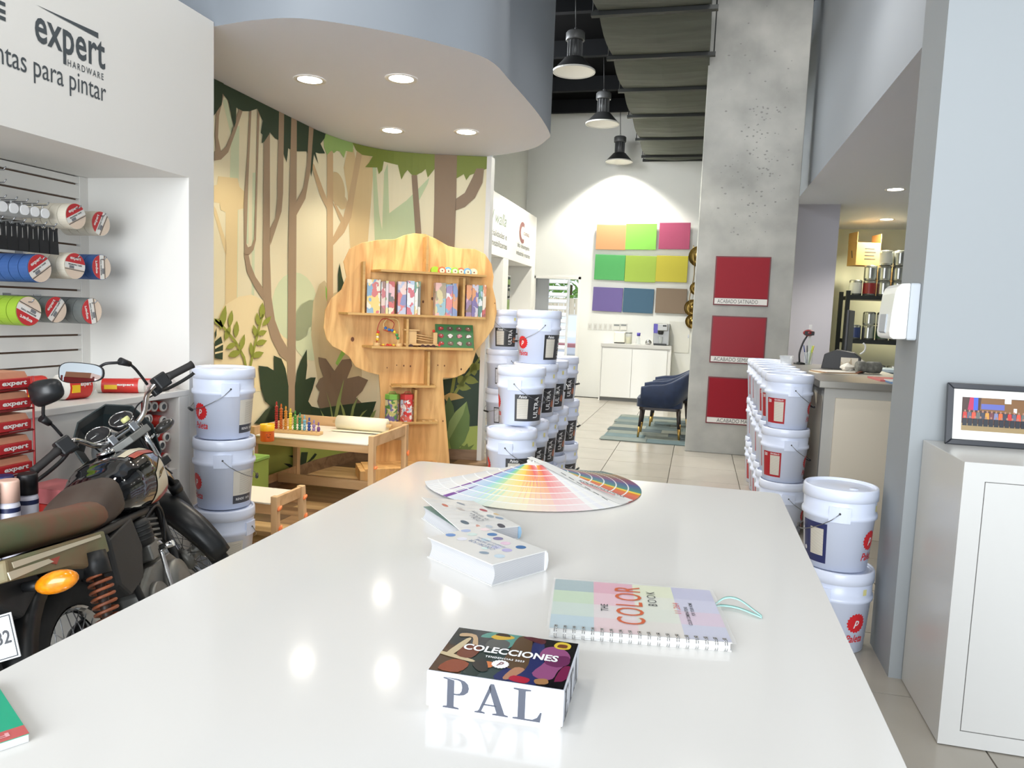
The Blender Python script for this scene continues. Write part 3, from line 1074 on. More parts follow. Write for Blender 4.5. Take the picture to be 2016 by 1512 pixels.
# rollers in the bin, ends to the front
k = 0
spots = [(2.985, 0.882), (3.035, 0.884), (3.095, 0.875, 1), (3.155, 0.868), (3.01, 0.822, 2), (3.075, 0.815), (3.14, 0.80), (3.185, 0.77), (3.0, 0.765), (3.06, 0.755, 2), (3.12, 0.74), (3.175, 0.712), (3.01, 0.70), (3.075, 0.69), (3.14, 0.676), (2.99, 0.642, 3), (3.05, 0.632, 3), (3.115, 0.616, 3), (3.18, 0.605), (3.0, 0.582), (3.075, 0.578), (3.15, 0.577)]
M_core = mat('roller_core_grey', rgb(96, 100, 102), 0.6)
for si, s in enumerate(spots):
    y, z = s[0], s[1]
    kind = s[2] if len(s) > 2 else 0
    x0 = -2.545+rnd.uniform(-0.02, 0.03)
    pos = '%s row from the top,' % ORD[si // 4]
    side = ['left end', 'second from left', 'third from left', 'right end'][si % 4]
    t = thing('paint_roller', 'small paint roller, %s, bin %s %s' % (['white ring end', 'yellow tab', 'yellow cap', 'clear bag'][kind], pos, side), 'paint roller', (x0-0.19, y, z-0.026), 0, 'small rollers in the bin')
    Mc = Matrix.Translation((0, 0, 0.026)) @ Matrix.Rotation(PI/2, 4, 'Y')
    body = [M_pred, M_pred, M_pyel, M_film][kind]
    MB().lathe([(0.0255, 0), (0.0255, 0.17)], 14, Mc).build('wrap', body, t)
    MB().lathe([(0.015, 0.1705), (0.0245, 0.1705), (0.0245, 0.182), (0.015, 0.182)], 14, Mc, close=False).build('nap', M_nap, t)
    MB().lathe([(0.0001, 0.178), (0.0155, 0.178)], 14, Mc, close=False).build('core', M_core, t, fix=False)
# red wire rack with boxed paint trays
rk = thing('wire_rack', 'red wire rack holding boxed paint trays', 'rack', (-2.46, 1.993, 0.5005), 0)
M_rw = mat('red_wire', rgb(150, 36, 36), 0.4)
for yy in (-0.30, 0.235):
    for xx in (-0.02, 0.10):
        MB().cyl((xx, yy, 0.0), (xx, yy, 0.60), 0.004, n=6).build('upright', M_rw, rk)
zz = [0.745, 0.822, 0.902, 0.982, 1.055]
for z in [q-0.5005 for q in zz]:
    b = MB()
    b.tube([(-0.02, -0.30, z), (0.10, -0.30, z), (0.10, 0.235, z), (-0.02, 0.235, z)], 0.0035, 6, closed=True)
    for q in range(4):
        b.cyl((-0.02+0.03*q, -0.30, z), (-0.02+0.03*q, 0.235, z), 0.002, n=5)
    b.build('wire_shelf', M_rw, rk)
M_tray = mat('tray_box_red', rgb(178, 40, 44), 0.4)
M_kraft = mat('tray_box_kraft', rgb(214, 150, 118), 0.6, noise=0.1, nscale=12)
for i, z in enumerate(zz):
    t = thing('paint_tray_box', 'boxed red paint tray on the wire rack, %s shelf from the top' % ORD[4-i], 'box', (-2.46, 1.993, z+0.005), 0, 'paint tray boxes on the rack')
    MB().box(-0.015, 0.098, -0.28, 0.228, 0, 0.035).build('carton', M_tray, t, bevel=0.003)
    MB().prism([(-0.28, 0.035), (0.228, 0.035), (0.215, 0.058), (-0.28, 0.062)], -0.012, 0.085, frame_m((0, 0, 0), (0, 1, 0), (0, 0, 1))).build('tray', M_kraft, t)
    lettering('expert', 0.10, 0.020, frame_m((0.0995, 0.16, 0.017), (0, 1, 0), (0, 0, 1)), M_card, t, bold=0.03, shear=0.1)
    MB().box(0.098, 0.0988, -0.05, 0.05, 0.004, 0.031).build('picture', M_card, t)
# low step with boxes and spray cans
st = thing('display_step', 'low white display step in front of the wall unit', 'display step', (-2.37, 2.1, 0), 0)
MB().box(-0.115, 0.22, -0.6, 0.33, 0, 0.50).build('step_body', M_unit, st, bevel=0.004)
st2 = [(0.665, 'black', rgb(22, 22, 24), -2.25, 2.093), (0.665, 'navy', rgb(34, 40, 96), -2.29, 2.035), (0.655, 'pale pink', rgb(236, 196, 178), -2.22, 1.992), (0.66, 'grey', rgb(120, 122, 125), -2.24, 1.93), (0.66, 'green', rgb(40, 110, 70), -2.28, 1.87)]
for ht, cn, cc, x, y in st2:
    t = thing('spray_can', 'spray paint can with a %s cap on the display step' % cn, 'spray can', (x, y, 0.5005), 0, 'spray cans on the display step')
    MB().lathe([(0.030, 0), (0.0325, 0.006), (0.0325, 0.185), (0.029, 0.20)], 22).build('can', mat('can_white', rgb(214, 214, 226), 0.3), t)
    MB().lathe([(0.0322, 0.2005), (0.0318, 0.268), (0.029, 0.274)], 22).build('cap', mat('cap_'+cn.replace(' ', '_'), cc, 0.4), t)
    MB().lathe([(0.033, 0.166), (0.033, 0.182)], 22, close=False).build('band', mat('can_navy', rgb(40, 48, 84), 0.4), t, fix=False)
    v, f = fit_text('COLOR', 0.08, 0.022, bold=0.03)
    t0 = 0.55
    vv = []
    for p in v:
        a = t0+p[0]/0.0332
        vv.append((0.0332*math.sin(a), -0.0332*math.cos(a), 0.10+p[1]))
    MB().add(vv, f).build('lettering', mat('can_navy', rgb(40, 48, 84), 0.4), t, fix=False)
for i, (z, dx) in enumerate(((0.5005, 0.0), (0.560, -0.02), (0.620, -0.01))):
    t = thing('boxed_tool_set', 'red and white boxed tool set on the display step, %s of the pile' % ['bottom', 'middle', 'top'][i], 'box', (-2.335+dx*0.5, 2.305, z), 0, 'boxed tool sets')
    MB().box(-0.09, 0.10, -0.068, 0.085, 0, 0.058).build('carton', M_pred if i < 2 else mat('carton_pink', rgb(214, 120, 124), 0.4), t, bevel=0.002)
    MB().box(0.1003, 0.1008, -0.05, 0.075, 0.012, 0.046).build('label_panel', M_card, t)
    lettering('expert', 0.10, 0.02, frame_m((0.1012, 0.02, 0.029), (0, 1, 0), (0, 0, 1)), M_lred, t, bold=0.03)
# ================================================================== paint buckets
M_pail = mat('bucket_plastic', rgb(218, 226, 246), 0.28, spec=0.5)
M_lid = mat('bucket_lid_plastic', rgb(222, 229, 247), 0.25, spec=0.5)
M_blk = mat('bucket_label_black', rgb(52, 52, 54), 0.35)
M_cha = mat('bucket_label_charcoal', rgb(66, 68, 78), 0.35)
M_nav = mat('bucket_label_navy', rgb(44, 50, 96), 0.35)
M_lrd = mat('bucket_label_red', rgb(168, 34, 42), 0.35)
M_bei = stripes_mat('bucket_fine_print', rgb(222, 216, 202), rgb(160, 154, 144), 55, 'Z', 0.5, 0.72)
M_beip = mat('bucket_label_beige', rgb(214, 208, 196), 0.4)
M_logo = mat('bucket_logo_red', rgb(206, 40, 46), 0.35)
M_tagy = mat('sticker_yellow', rgb(226, 218, 150), 0.5)
M_lt = mat('label_white_print', rgb(226, 226, 226), 0.4)
PITCH = 0.355


def brad(z):
    return 0.128+(0.1445-0.128)*min(max(z/0.225, 0), 1)


def cyl_pt(a, z, off=0.0007):
    r = brad(z)+off
    return (r*math.sin(a), -r*math.cos(a), z)


def cyl_patch(a0, a1, z0, z1, off=0.0007, na=10, nz=3):
    v = [cyl_pt(a0+(a1-a0)*i/na, z0+(z1-z0)*j/nz, off) for j in range(nz+1) for i in range(na+1)]
    k = na+1
    f = [(j*k+i, j*k+i+1, (j+1)*k+i+1, (j+1)*k+i) for j in range(nz) for i in range(na)]
    return MB().add(v, f, None, True)


def cyl_text(s, ac, zc, w, h, rot=False, off=0.0016, **kw):
    v, f = fit_text(s, h if rot else w, w if rot else h, res=2, **kw)
    out = []
    for x, y, _ in v:
        if rot:
            x, y = -y, x
        z = zc+y
        out.append(cyl_pt(ac+x/brad(z), z, off))
    return MB().add(out, f)


def cyl_poly(P, ac, zc, off):
    v = []
    for x, y in P:
        z = zc+y
        v.append(cyl_pt(ac+x/brad(z), z, off))
    tri = tessellate_polygon([[Vector((x, y, 0)) for x, y in P]])
    return MB().add(v, [tuple(t) for t in tri])


def cyl_disc(R, k, amp, ac, zc, off, n=72):
    v, f = [cyl_pt(ac, zc, off)], []
    for j in (1, 2, 3, 4):
        for i in range(n):
            q = 2*PI*i/n
            r = R*j/4*(1+(amp*math.cos(k*q) if j == 4 else 0))
            z = zc+r*math.sin(q)
            v.append(cyl_pt(ac+r*math.cos(q)/brad(z), z, off))
    for i in range(n):
        f.append((0, 1+i, 1+(i+1) % n))
        for j in range(3):
            a, b_ = 1+j*n, 1+(j+1)*n
            f.append((a+i, b_+i, b_+(i+1) % n, a+(i+1) % n))
    return MB().add(v, f, None, True)


_proto = {}


def bucket_proto(style, ls, gs):
    """ls: side of the ear the label sits on (+1 right), gs: side the bail hangs to. Ear at angle 0 (towards -y)."""
    key = (style, ls, gs)
    if key in _proto:
        return _proto[key]
    P = []   # (name, mesh, children)
    body = MB().lathe([(0.0001, 0.004), (0.112, 0.004), (0.118, 0.0), (0.128, 0.003), (brad(0.225), 0.222), (0.1525, 0.227), (0.1535, 0.236), (0.1525, 0.246), (0.1460, 0.249), (0.1475, 0.312)], 40, close=False).mesh('body', M_pail)
    lid = MB().lathe([(0.1478, 0.303), (0.1530, 0.305), (0.1532, 0.330), (0.1520, 0.349), (0.1485, 0.3565), (0.1425, 0.3565), (0.1395, 0.350), (0.1388, 0.3452), (0.125, 0.3452), (0.118, 0.348), (0.0001, 0.348)], 40, close=False).mesh('lid', M_lid)
    P.append(('body', body, []))
    P.append(('lid', lid, [('pour_spout', MB().lathe([(0.0001, 0.353), (0.018, 0.353), (0.020, 0.348)], 14, Matrix.Translation((0.05, -0.05, 0)), close=False).mesh('pour_spout', M_lid), [])]))
    for s in (0, PI):
        b = MB()
        v = []
        for zz_, rr in ((0.219, 0.1555), (0.285, 0.1555)):
            for i in range(7):
                a = s+(-0.28+0.56*i/6)
                v.append((rr*math.sin(a), -rr*math.cos(a), zz_))
        for zz_, rr in ((0.219, 0.145), (0.285, 0.145)):
            for i in range(7):
                a = s+(-0.28+0.56*i/6)
                v.append((rr*math.sin(a), -rr*math.cos(a), zz_))
        f = [(i, i+1, 8+i, 7+i) for i in range(6)]
        f += [(7+i, 8+i, 22+i, 21+i) for i in range(6)] + [(14+i, 15+i, 1+i, i) for i in range(6)]
        f += [(0, 7, 21, 14), (6, 20, 27, 13)]
        b.add(v, f, None, False)
        sg = -1 if s == 0 else 1
        hole = MB().lathe([(0.0001, 0), (0.005, 0)], 8, frame_m((0, sg*0.1559, 0.258), (-sg, 0, 0), (0, 0, 1)), close=False)
        P.append(('ear_plate', b.mesh('ear_plate', M_pail), [('ear_hole', hole.mesh('ear_hole', M_black), [])]))
    # bail
    pts = []
    for i in range(17):
        t = PI*i/16
        pts.append((gs*0.1585*math.sin(t), -0.159*math.cos(t), 0.258-0.112*math.sin(t)**0.8))
    bail = MB().tube(pts, 0.0019, 6).mesh('bail_wire', M_steel)
    grip = MB().cyl((gs*0.1595, -0.038, 0.146), (gs*0.1595, 0.038, 0.146), 0.0075, n=10).mesh('bail_grip', M_black)
    P.append(('bail_wire', bail, [('bail_grip', grip, [])]))
    # label
    lc = ls*0.78
    if style == 'ultra':
        lc = 0.74*ls
        sub = [('fine_print', cyl_patch(lc-0.62, lc-0.12, 0.045, 0.168, 0.0012).mesh('fine_print', M_bei), []),
               ('lettering', cyl_text('ULTRA', lc+0.30, 0.115, 0.034, 0.13, rot=True, bold=0.02).mesh('lettering', M_lt), []),
               ('lettering', cyl_text('Paleta', lc-0.37, 0.182, 0.050, 0.018, bold=0.02, shear=0.3).mesh('lettering', M_lt), []),
               ('picture', cyl_poly([(-0.012, -0.02), (0.014, -0.025), (0.016, 0.01), (0.0, 0.03), (-0.010, 0.01)], lc+0.58, 0.09, 0.0013).mesh('picture', mat('label_orange', rgb(170, 98, 66), 0.4)), [])]
        P.append(('label', cyl_patch(lc-0.72, lc+0.72, 0.030, 0.196).mesh('label', M_blk), sub))
    elif style == 'grey':
        sub = [('fine_print', cyl_patch(lc-0.18, lc+0.36, 0.078, 0.190, 0.0012).mesh('fine_print', M_bei), []),
               ('dark_band', cyl_patch(lc-0.42, lc+0.42, 0.030, 0.072, 0.0012).mesh('dark_band', M_cha), []),
               ('lettering', cyl_text('RENDE  ? # %', lc+0.02, 0.052, 0.085, 0.014, bold=0.02).mesh('lettering', M_lt), [])]
        P.append(('label', cyl_patch(lc-0.42, lc+0.42, 0.030, 0.200).mesh('label', M_beip), sub))
    elif style == 'red':
        lc = 0.86*ls
        w = 0.48
        sub = [('fine_print', cyl_patch(lc-0.05, lc+w-0.07, 0.048, 0.178, 0.0012).mesh('fine_print', M_bei), []),
               ('lettering', cyl_text('50', lc-0.30, 0.180, 0.026, 0.022, bold=0.03).mesh('lettering', M_lt), []),
               ('lettering', cyl_text('EXCELLO', lc+0.18, 0.189, 0.060, 0.010, bold=0.03).mesh('lettering', M_lt), [])]
        P.append(('label', cyl_patch(lc-w, lc+w, 0.035, 0.200).mesh('label', M_lrd), sub))
    elif style == 'navy':
        sub = [('fine_print', cyl_patch(lc-0.10, lc+0.36, 0.060, 0.178, 0.0012).mesh('fine_print', M_bei), []),
               ('drop_mark', cyl_poly(ell(0, 0, 0.008, 0.010, 12), lc-0.34, 0.075, 0.0013).mesh('drop_mark', M_lt), [])]
        P.append(('label', cyl_patch(lc-0.46, lc+0.46, 0.028, 0.202).mesh('label', M_nav), sub))
    elif style == 'list':
        sub = [('print_rule', cyl_patch(lc-0.18, lc+0.12, 0.058, 0.182, 0.0012).mesh('print_rule', stripes_mat('label_print', rgb(226, 228, 236), rgb(70, 72, 80), 60, 'Z', 0.5, 0.8)), [])]
        P.append(('label', cyl_patch(lc-0.22, lc+0.16, 0.048, 0.192).mesh('label', M_ink), sub))
    elif style == 'sealed':
        sub = [('lettering', cyl_text('Paleta', lc, 0.062, 0.075, 0.03, bold=0.02, shear=0.3).mesh('lettering', M_lt), []),
               ('seal', cyl_disc(0.030, 14, 0.06, lc, 0.125, 0.0013).mesh('seal', M_beip), [])]
        P.append(('label', cyl_patch(lc-0.46, lc+0.46, 0.030, 0.200).mesh('label', M_lrd), sub))
    # red seal logo and script on the other side of the ear
    gc = -ls*1.12
    seal = cyl_disc(0.042, 18, 0.07, gc, 0.140, 0.0008)
    P.append(('logo_seal', seal.mesh('logo_seal', M_logo), [('logo_letter', cyl_text('p', gc, 0.135, 0.026, 0.034, shear=0.3, bold=0.02).mesh('logo_letter', M_lt), []),
                                                         ('logo_name', cyl_text('Paleta', gc, 0.070, 0.085, 0.034, shear=0.3, bold=0.015).mesh('logo_name', M_logo), [])]))
    P.append(('sticker', cyl_patch(1.22, 1.36, 0.262, 0.288, 0.0035, 3, 1).mesh('sticker', M_tagy), []))
    _proto[key] = P
    return P


def bucket(x, y, level, style, ls, gs, ear, label, group, top=True):
    """ear: direction of the near ear, degrees from -y towards +x"""
    t = thing('paint_bucket', label, 'bucket', (x, y, PITCH*level+0.0005), math.radians(ear), group)

    def put(lst, par):
        for nm, me, ch in lst:
            o = bpy.data.objects.new(nm, me)
            COL.objects.link(o)
            o.parent = par
            put(ch, o)
    put(bucket_proto(style, ls, gs), t)
    return t


def view_ang(x, y):
    """direction from a spot on the floor to the camera, as a bucket ear angle"""
    return math.degrees(math.atan2(-x, y))


# stack beside the wall unit
G = 'white paint buckets stacked beside the wall unit'
for lv, (dx, dy, ls, gs, e, lb) in enumerate(((0.012, -0.02, -1, 1, 60, 'bottom white paint bucket of the stack beside the wall unit'),
                                              (0.0, 0.0, 1, 1, -3, 'middle white paint bucket with red seal, beside the wall unit'),
                                              (-0.012, 0.012, 1, -1, 12, 'top white paint bucket of the stack beside the wall unit'))):
    x, y = -2.325+dx, 3.325+dy
    bucket(x, y, lv, 'grey', ls, gs, view_ang(x, y)+e, lb, G)

# group beside the mural
G = 'white paint buckets stacked beside the mural'
rows = ['front', 'second', 'third', 'fourth', 'rearmost']
XM = -1.05
for i, y in enumerate((4.31, 4.69, 5.06, 5.46, 6.0)):
    for lv in (0, 1):
        x = XM+rnd.uniform(-0.01, 0.01)
        bucket(x, y, lv, 'ultra', 1, 1, view_ang(x, y)+(-14 if i == 0 else -18+rnd.uniform(-6, 6)),
               'white bucket with black label, %s stack of the group beside the mural, %s level' % (rows[i], ['floor', 'second'][lv]), G)
for i, y in enumerate((4.53, 4.96, 5.33, 5.88)):
    x = XM-0.005+rnd.uniform(-0.01, 0.01)
    bucket(x, y, 2, 'ultra', 1, 1, view_ang(x, y)+(-16 if i == 0 else -20+rnd.uniform(-5, 5)),
           'white bucket with black label on the third level beside the mural, %s from the front' % ORD[i], G)
bucket(-1.05, 4.97, 3, 'ultra', 1, -1, view_ang(-1.05, 4.97)+16, 'topmost white bucket with red seal logo, highest of the group beside the mural', G)
for lv in range(4):
    x, y = -1.70+[0.0, -0.006, -0.010, 0.0][lv], 6.585-0.006*lv
    bucket(x, y, lv, ['list', 'list', 'list', 'ultra'][lv], 1 if lv == 3 else -1, [1, -1, 1, 1][lv], view_ang(x, y)+[22, 28, 30, -38][lv],
           'white bucket in the tall stack against the mural edge, %s level' % ['floor', 'second', 'third', 'top'][lv], 'tall bucket stack at the mural edge')

# row along the counter
G = 'white buckets with red labels along the counter'
for i in range(7):
    y = 5.235+0.315*i
    for lv in range(3):
        x = 0.62+rnd.uniform(-0.012, 0.012)-0.004*lv
        stl = 'red'
        if i >= 2 and (i+lv) % 3 == 0:
            stl = 'sealed'
        e = view_ang(x, y)+(16 if i == 0 else rnd.choice((16, 10, 22)))
        bucket(x, y, lv, stl, -1, 1, e, 'white bucket with red label along the counter, %s stack from the front, %s level' % (ORD[i], ['floor', 'middle', 'top'][lv]), G)

# pair beside the pier
G = 'pair of white buckets beside the pier'
x, y = 0.655, 3.46
bucket(x-0.01, y, 1, 'navy', -1, -1, view_ang(x, y)+2, 'upper white bucket with navy label beside the grey pier', G)
bucket(x, y, 0, 'navy', -1, -1, view_ang(x, y)-22, 'lower white bucket with red seal beside the grey pier', G)
# ================================================================== white island table and what lies on it
ZTB = 0.90
TX0, TX1, TY0, TY1 = -0.872, 0.262, 0.28, 2.295
isl = thing('island_table', 'large glossy white island table in the foreground', 'table', (0, 0, 0))
M_top = mat('table_lacquer', rgb(226, 224, 220), 0.10, spec=0.45)


def rrect(x0, x1, y0, y1, r, n=5):
    out = []
    for cx, cy, a0 in ((x1-r, y0+r, -PI/2), (x1-r, y1-r, 0), (x0+r, y1-r, PI/2), (x0+r, y0+r, PI)):
        for i in range(n+1):
            a = a0+PI/2*i/n
            out.append((cx+r*math.cos(a), cy+r*math.sin(a)))
    return out


MB().prism(rrect(TX0, TX1, TY0, TY1, 0.025), ZTB-0.045, ZTB).build('table_top', M_top, isl, bevel=0.004)
MB().prism(rrect(TX0+0.05, TX1-0.05, TY0+0.05, TY1-0.05, 0.02), 0.08, ZTB-0.045).build('table_body', M_whiteg, isl)
MB().prism(rrect(TX0+0.09, TX1-0.09, TY0+0.09, TY1-0.09, 0.02), 0.0, 0.08).build('plinth', mat('plinth_grey', rgb(120, 120, 120), 0.5), isl)


def flat_poly(P, z, col=None, M=None):
    tri = tessellate_polygon([[Vector((x, y, 0)) for x, y in P]])
    v = [(x, y, z) for x, y in P]
    if M is not None:
        v = [M @ Vector(p) for p in v]
    f = []
    for t in tri:
        p, q, w = (Vector(P[i]).to_3d() for i in t)
        f.append(tuple(t) if (q-p).cross(w-p).z > 0 else tuple(t[::-1]))
    return v, f


# ---- the box with big serif letters
bx = thing('collection_box', 'white box lettered PAL with a dark fashion collage lid', 'box', (-0.218, 0.917, ZTB+0.0003), math.radians(1.0))
W, D, Hh = 0.174, 0.134, 0.050
MB().box(-W/2+0.003, W/2-0.003, -D/2+0.003, D/2-0.003, 0, 0.012).build('box_base', mat('box_base_cream', rgb(226, 220, 210), 0.5), bx)
MB().box(-W/2, W/2, -D/2, D/2, 0.004, Hh).build('box_lid', mat('box_white', rgb(220, 223, 232), 0.3), bx, bevel=0.0012)
ZL = Hh+0.0006
# collage in lid coordinates: u to the right, v away from the viewer
def uv(P):
    return [((u-0.5)*(W-0.003), (v-0.5)*(D-0.003)) for u, v in P]


art = MB()
shapes = [((30, 28, 30), [(0, 0), (1, 0), (1, 1), (0, 1)]),
          ((84, 62, 44), [(0, 0), (0.27, 0), (0.29, 0.55), (0.22, 0.8), (0.10, 0.82), (0, 0.6)]),
          ((60, 74, 72), [(0.24, 0), (0.50, 0), (0.52, 0.5), (0.44, 0.62), (0.28, 0.58)]),
          ((44, 52, 54), [(0.0, 0.62), (0.1, 0.62), (0.16, 1), (0, 1)]),
          ((70, 74, 76), [(0.18, 0.64), (0.34, 0.64), (0.30, 1), (0.14, 1)]),
          ((96, 152, 140), [(0.22, 0.84), (0.30, 1), (0.56, 1), (0.50, 0.72), (0.46, 0.66), (0.40, 0.86)]),
          ((92, 94, 92), [(0.31, 0.62), (0.46, 0.62), (0.47, 0.8), (0.36, 0.86), (0.30, 0.78)]),
          ((36, 54, 50), [(0.25, 0.0), (0.36, 0.0), (0.40, 0.52), (0.28, 0.52)]),
          ((214, 176, 66), [(0.30, 0.88), (0.36, 0.83), (0.44, 0.86), (0.49, 0.92), (0.44, 0.97), (0.36, 0.98)]),
          ((58, 42, 30), [(0.33, 0.93), (0.45, 0.93), (0.42, 0.99), (0.35, 0.99)]),
          ((46, 52, 100), [(0.50, 0), (0.80, 0), (0.78, 0.6), (0.72, 0.95), (0.66, 0.9), (0.62, 0.4), (0.52, 0.2)]),
          ((96, 74, 52), [(0.50, 0.30), (0.68, 0.26), (0.66, 0.72), (0.62, 0.96), (0.52, 0.96), (0.50, 0.6)]),
          ((92, 44, 50), [(0.56, 0.96), (0.72, 0.86), (0.74, 0.96), (0.62, 1)]),
          ((182, 132, 102), [(0.55, 0.05), (0.60, 0.04), (0.68, 0.26), (0.60, 0.28)]),
          ((178, 40, 62), [(0.60, 0.03), (0.72, 0.0), (0.74, 0.10), (0.62, 0.12)]),
          ((150, 84, 128), [(0.74, 0.22), (0.82, 0.12), (0.90, 0.16), (0.92, 0.34), (0.98, 0.58), (0.94, 0.76), (0.84, 0.84), (0.76, 0.78), (0.74, 0.6), (0.80, 0.48)]),
          ((112, 52, 92), [(0.80, 0.46), (0.90, 0.40), (0.98, 0.50), (0.96, 0.66), (0.86, 0.62)]),
          ((122, 40, 78), [(0.92, 0.10), (1.0, 0.2), (1.0, 0.45), (0.94, 0.4)]),
          ((226, 196, 70), [(0.82, 0.86), (0.86, 0.80), (0.94, 0.82), (0.95, 0.92), (0.90, 0.97), (0.84, 0.95)]),
          ((120, 70, 46), [(0.85, 0.84), (0.92, 0.84), (0.92, 0.91), (0.86, 0.91)]),
          ((170, 126, 84), [(0.80, 0.02), (0.88, 0.05), (0.86, 0.14), (0.78, 0.10)]),
          ((206, 188, 152), [(0.0, 0.34), (0.26, 0.26), (0.27, 0.31), (0.0, 0.40)]),
          ((206, 188, 152), [(0.04, 0.36), (0.10, 0.36), (0.16, 0.74), (0.12, 0.74)]),
          ((198, 168, 132), [(0.06, 0.78), (0.16, 0.80), (0.20, 0.62), (0.24, 0.58), (0.24, 0.64), (0.18, 0.86), (0.06, 0.86)]),
          ((142, 72, 48), [(0.06, 0.04), (0.22, 0.02), (0.26, 0.22), (0.12, 0.26)]),
          ((116, 62, 44), [(0.13, 0.36), (0.25, 0.34), (0.28, 0.56), (0.20, 0.64), (0.14, 0.56)]),
          ((214, 128, 76), [(0.37, 0.20), (0.43, 0.20), (0.44, 0.30), (0.37, 0.31)]),
          ((54, 50, 46), [(0.28, 0.24), (0.36, 0.10), (0.42, 0.14), (0.36, 0.34)]),
          ((20, 20, 24), [(0.86, 0.0), (1, 0.0), (1, 0.12), (0.92, 0.10)])]
for i, (c, P) in enumerate(shapes):
    if i:
        P = [(p.x, p.y) for p in catmull([Vector((a, e, 0)) for a, e in P], 3, True)]
        P = [(min(max(a, 0), 1), min(max(e, 0), 1)) for a, e in P]
    v, f = flat_poly(uv(P), ZL+0.00004*i)
    art.add(v, f, rgb(*c))
art.build('collage_print', attr_mat('collage_print', 0.12, 0.4), bx, fix=False)
ZT2 = ZL+0.0016
M_wl = mat('white_print', rgb(246, 246, 246), 0.4)


# serif capitals, unit height
SERIF = {
    'P': ([[(0.0, 0), (0.44, 0), (0.44, 0.045), (0.30, 0.07), (0.30, 0.93), (0.0, 1.0), (0.0, 0.955), (0.11, 0.93), (0.11, 0.07), (0.0, 0.045)],
           [(0.30, 0.455), (0.44, 0.455), (0.58, 0.50), (0.68, 0.60), (0.70, 0.73), (0.67, 0.86), (0.58, 0.95), (0.42, 1.0), (0.0, 1.0), (0.30, 0.96), (0.38, 0.955), (0.47, 0.92), (0.505, 0.83), (0.515, 0.73), (0.505, 0.62), (0.46, 0.53), (0.38, 0.50), (0.30, 0.50)]], 0.72),
    'A': ([[(0, 0), (0.28, 0), (0.28, 0.04), (0.18, 0.07), (0.25, 0.27), (0.27, 0.32), (0.44, 0.80), (0.41, 1.0), (0.12, 0.12), (0.08, 0.06), (0, 0.04)],
           [(0.41, 1.0), (0.36, 0.88), (0.59, 0.07), (0.48, 0.04), (0.48, 0), (0.90, 0), (0.90, 0.04), (0.80, 0.07), (0.50, 1.0)],
           [(0.22, 0.275), (0.58, 0.275), (0.57, 0.32), (0.24, 0.32)]], 0.90),
    'L': ([[(0, 0), (0.72, 0), (0.76, 0.32), (0.72, 0.32), (0.64, 0.14), (0.52, 0.055), (0.32, 0.05), (0.32, 0.93), (0.46, 0.955), (0.46, 1), (0, 1), (0, 0.955), (0.13, 0.93), (0.13, 0.07), (0, 0.045)]], 0.76),
    'E': ([[(0, 0), (0.66, 0), (0.70, 0.28), (0.66, 0.28), (0.56, 0.08), (0.32, 0.05), (0.32, 0.48), (0.48, 0.48), (0.48, 0.53), (0.32, 0.53), (0.32, 0.95), (0.56, 0.93), (0.62, 0.76), (0.66, 0.76), (0.64, 1), (0, 1), (0, 0.955), (0.13, 0.93), (0.13, 0.07), (0, 0.045)]], 0.70),
    'T': ([[(0.20, 0), (0.60, 0), (0.60, 0.045), (0.50, 0.07), (0.50, 0.94), (0.64, 0.93), (0.74, 0.74), (0.78, 0.74), (0.76, 1), (0.04, 1), (0.02, 0.74), (0.06, 0.74), (0.16, 0.93), (0.30, 0.94), (0.30, 0.07), (0.20, 0.045)]], 0.80)}


def serif(ch, x, y, h, M, m, parent):
    b = MB()
    for P in SERIF[ch][0]:
        v, f = flat_poly([(x+a*h, y+c*h) for a, c in P], 0, None, M)
        b.add(v, f)
    return b.build('letter', m, parent, fix=False)


M_gl = mat('box_letter_grey', rgb(76, 80, 92), 0.35)
MF = frame_m((-W/2, -D/2-0.0006, 0), (1, 0, 0), (0, 0, 1))
hL = 0.0395
for ch, x in (('P', 0.022), ('A', 0.063), ('L', 0.111)):
    serif(ch, x, 0.0055, hL*1.0, MF @ Matrix.Diagonal((1.2, 1, 1, 1)) @ Matrix.Translation((-x*0.16, 0, 0)), M_gl, bx)
MSd = frame_m((W/2+0.0006, -D/2, 0), (0, 1, 0), (0, 0, 1))
for ch, x in (('E', 0.008), ('T', 0.046), ('A', 0.085)):
    serif(ch, x, 0.0055, hL, MSd, M_gl, bx)
lettering('COLECCIONES', 0.128, 0.018, Matrix.Translation((0.003, 0.008, ZT2)), M_wl, bx, bold=0.03)
lettering('TENDENCIAS 2023', 0.052, 0.005, Matrix.Translation((0.0, -0.012, ZT2)), M_wl, bx, bold=0.03, space=1.2)
v, f = flat_poly([(-0.002+0.011*(1+0.06*math.cos(16*q))*math.cos(q), -0.028+0.011*(1+0.06*math.cos(16*q))*math.sin(q)) for q in (2*PI*i/64 for i in range(64))], ZT2)
MB().add(v, f).build('seal', M_wl, bx, fix=False)
lettering('p', 0.008, 0.011, Matrix.Translation((-0.002, -0.028, ZT2+0.0003)), mat('seal_plum', rgb(120, 60, 70), 0.5), bx, bold=0.02, shear=0.4)

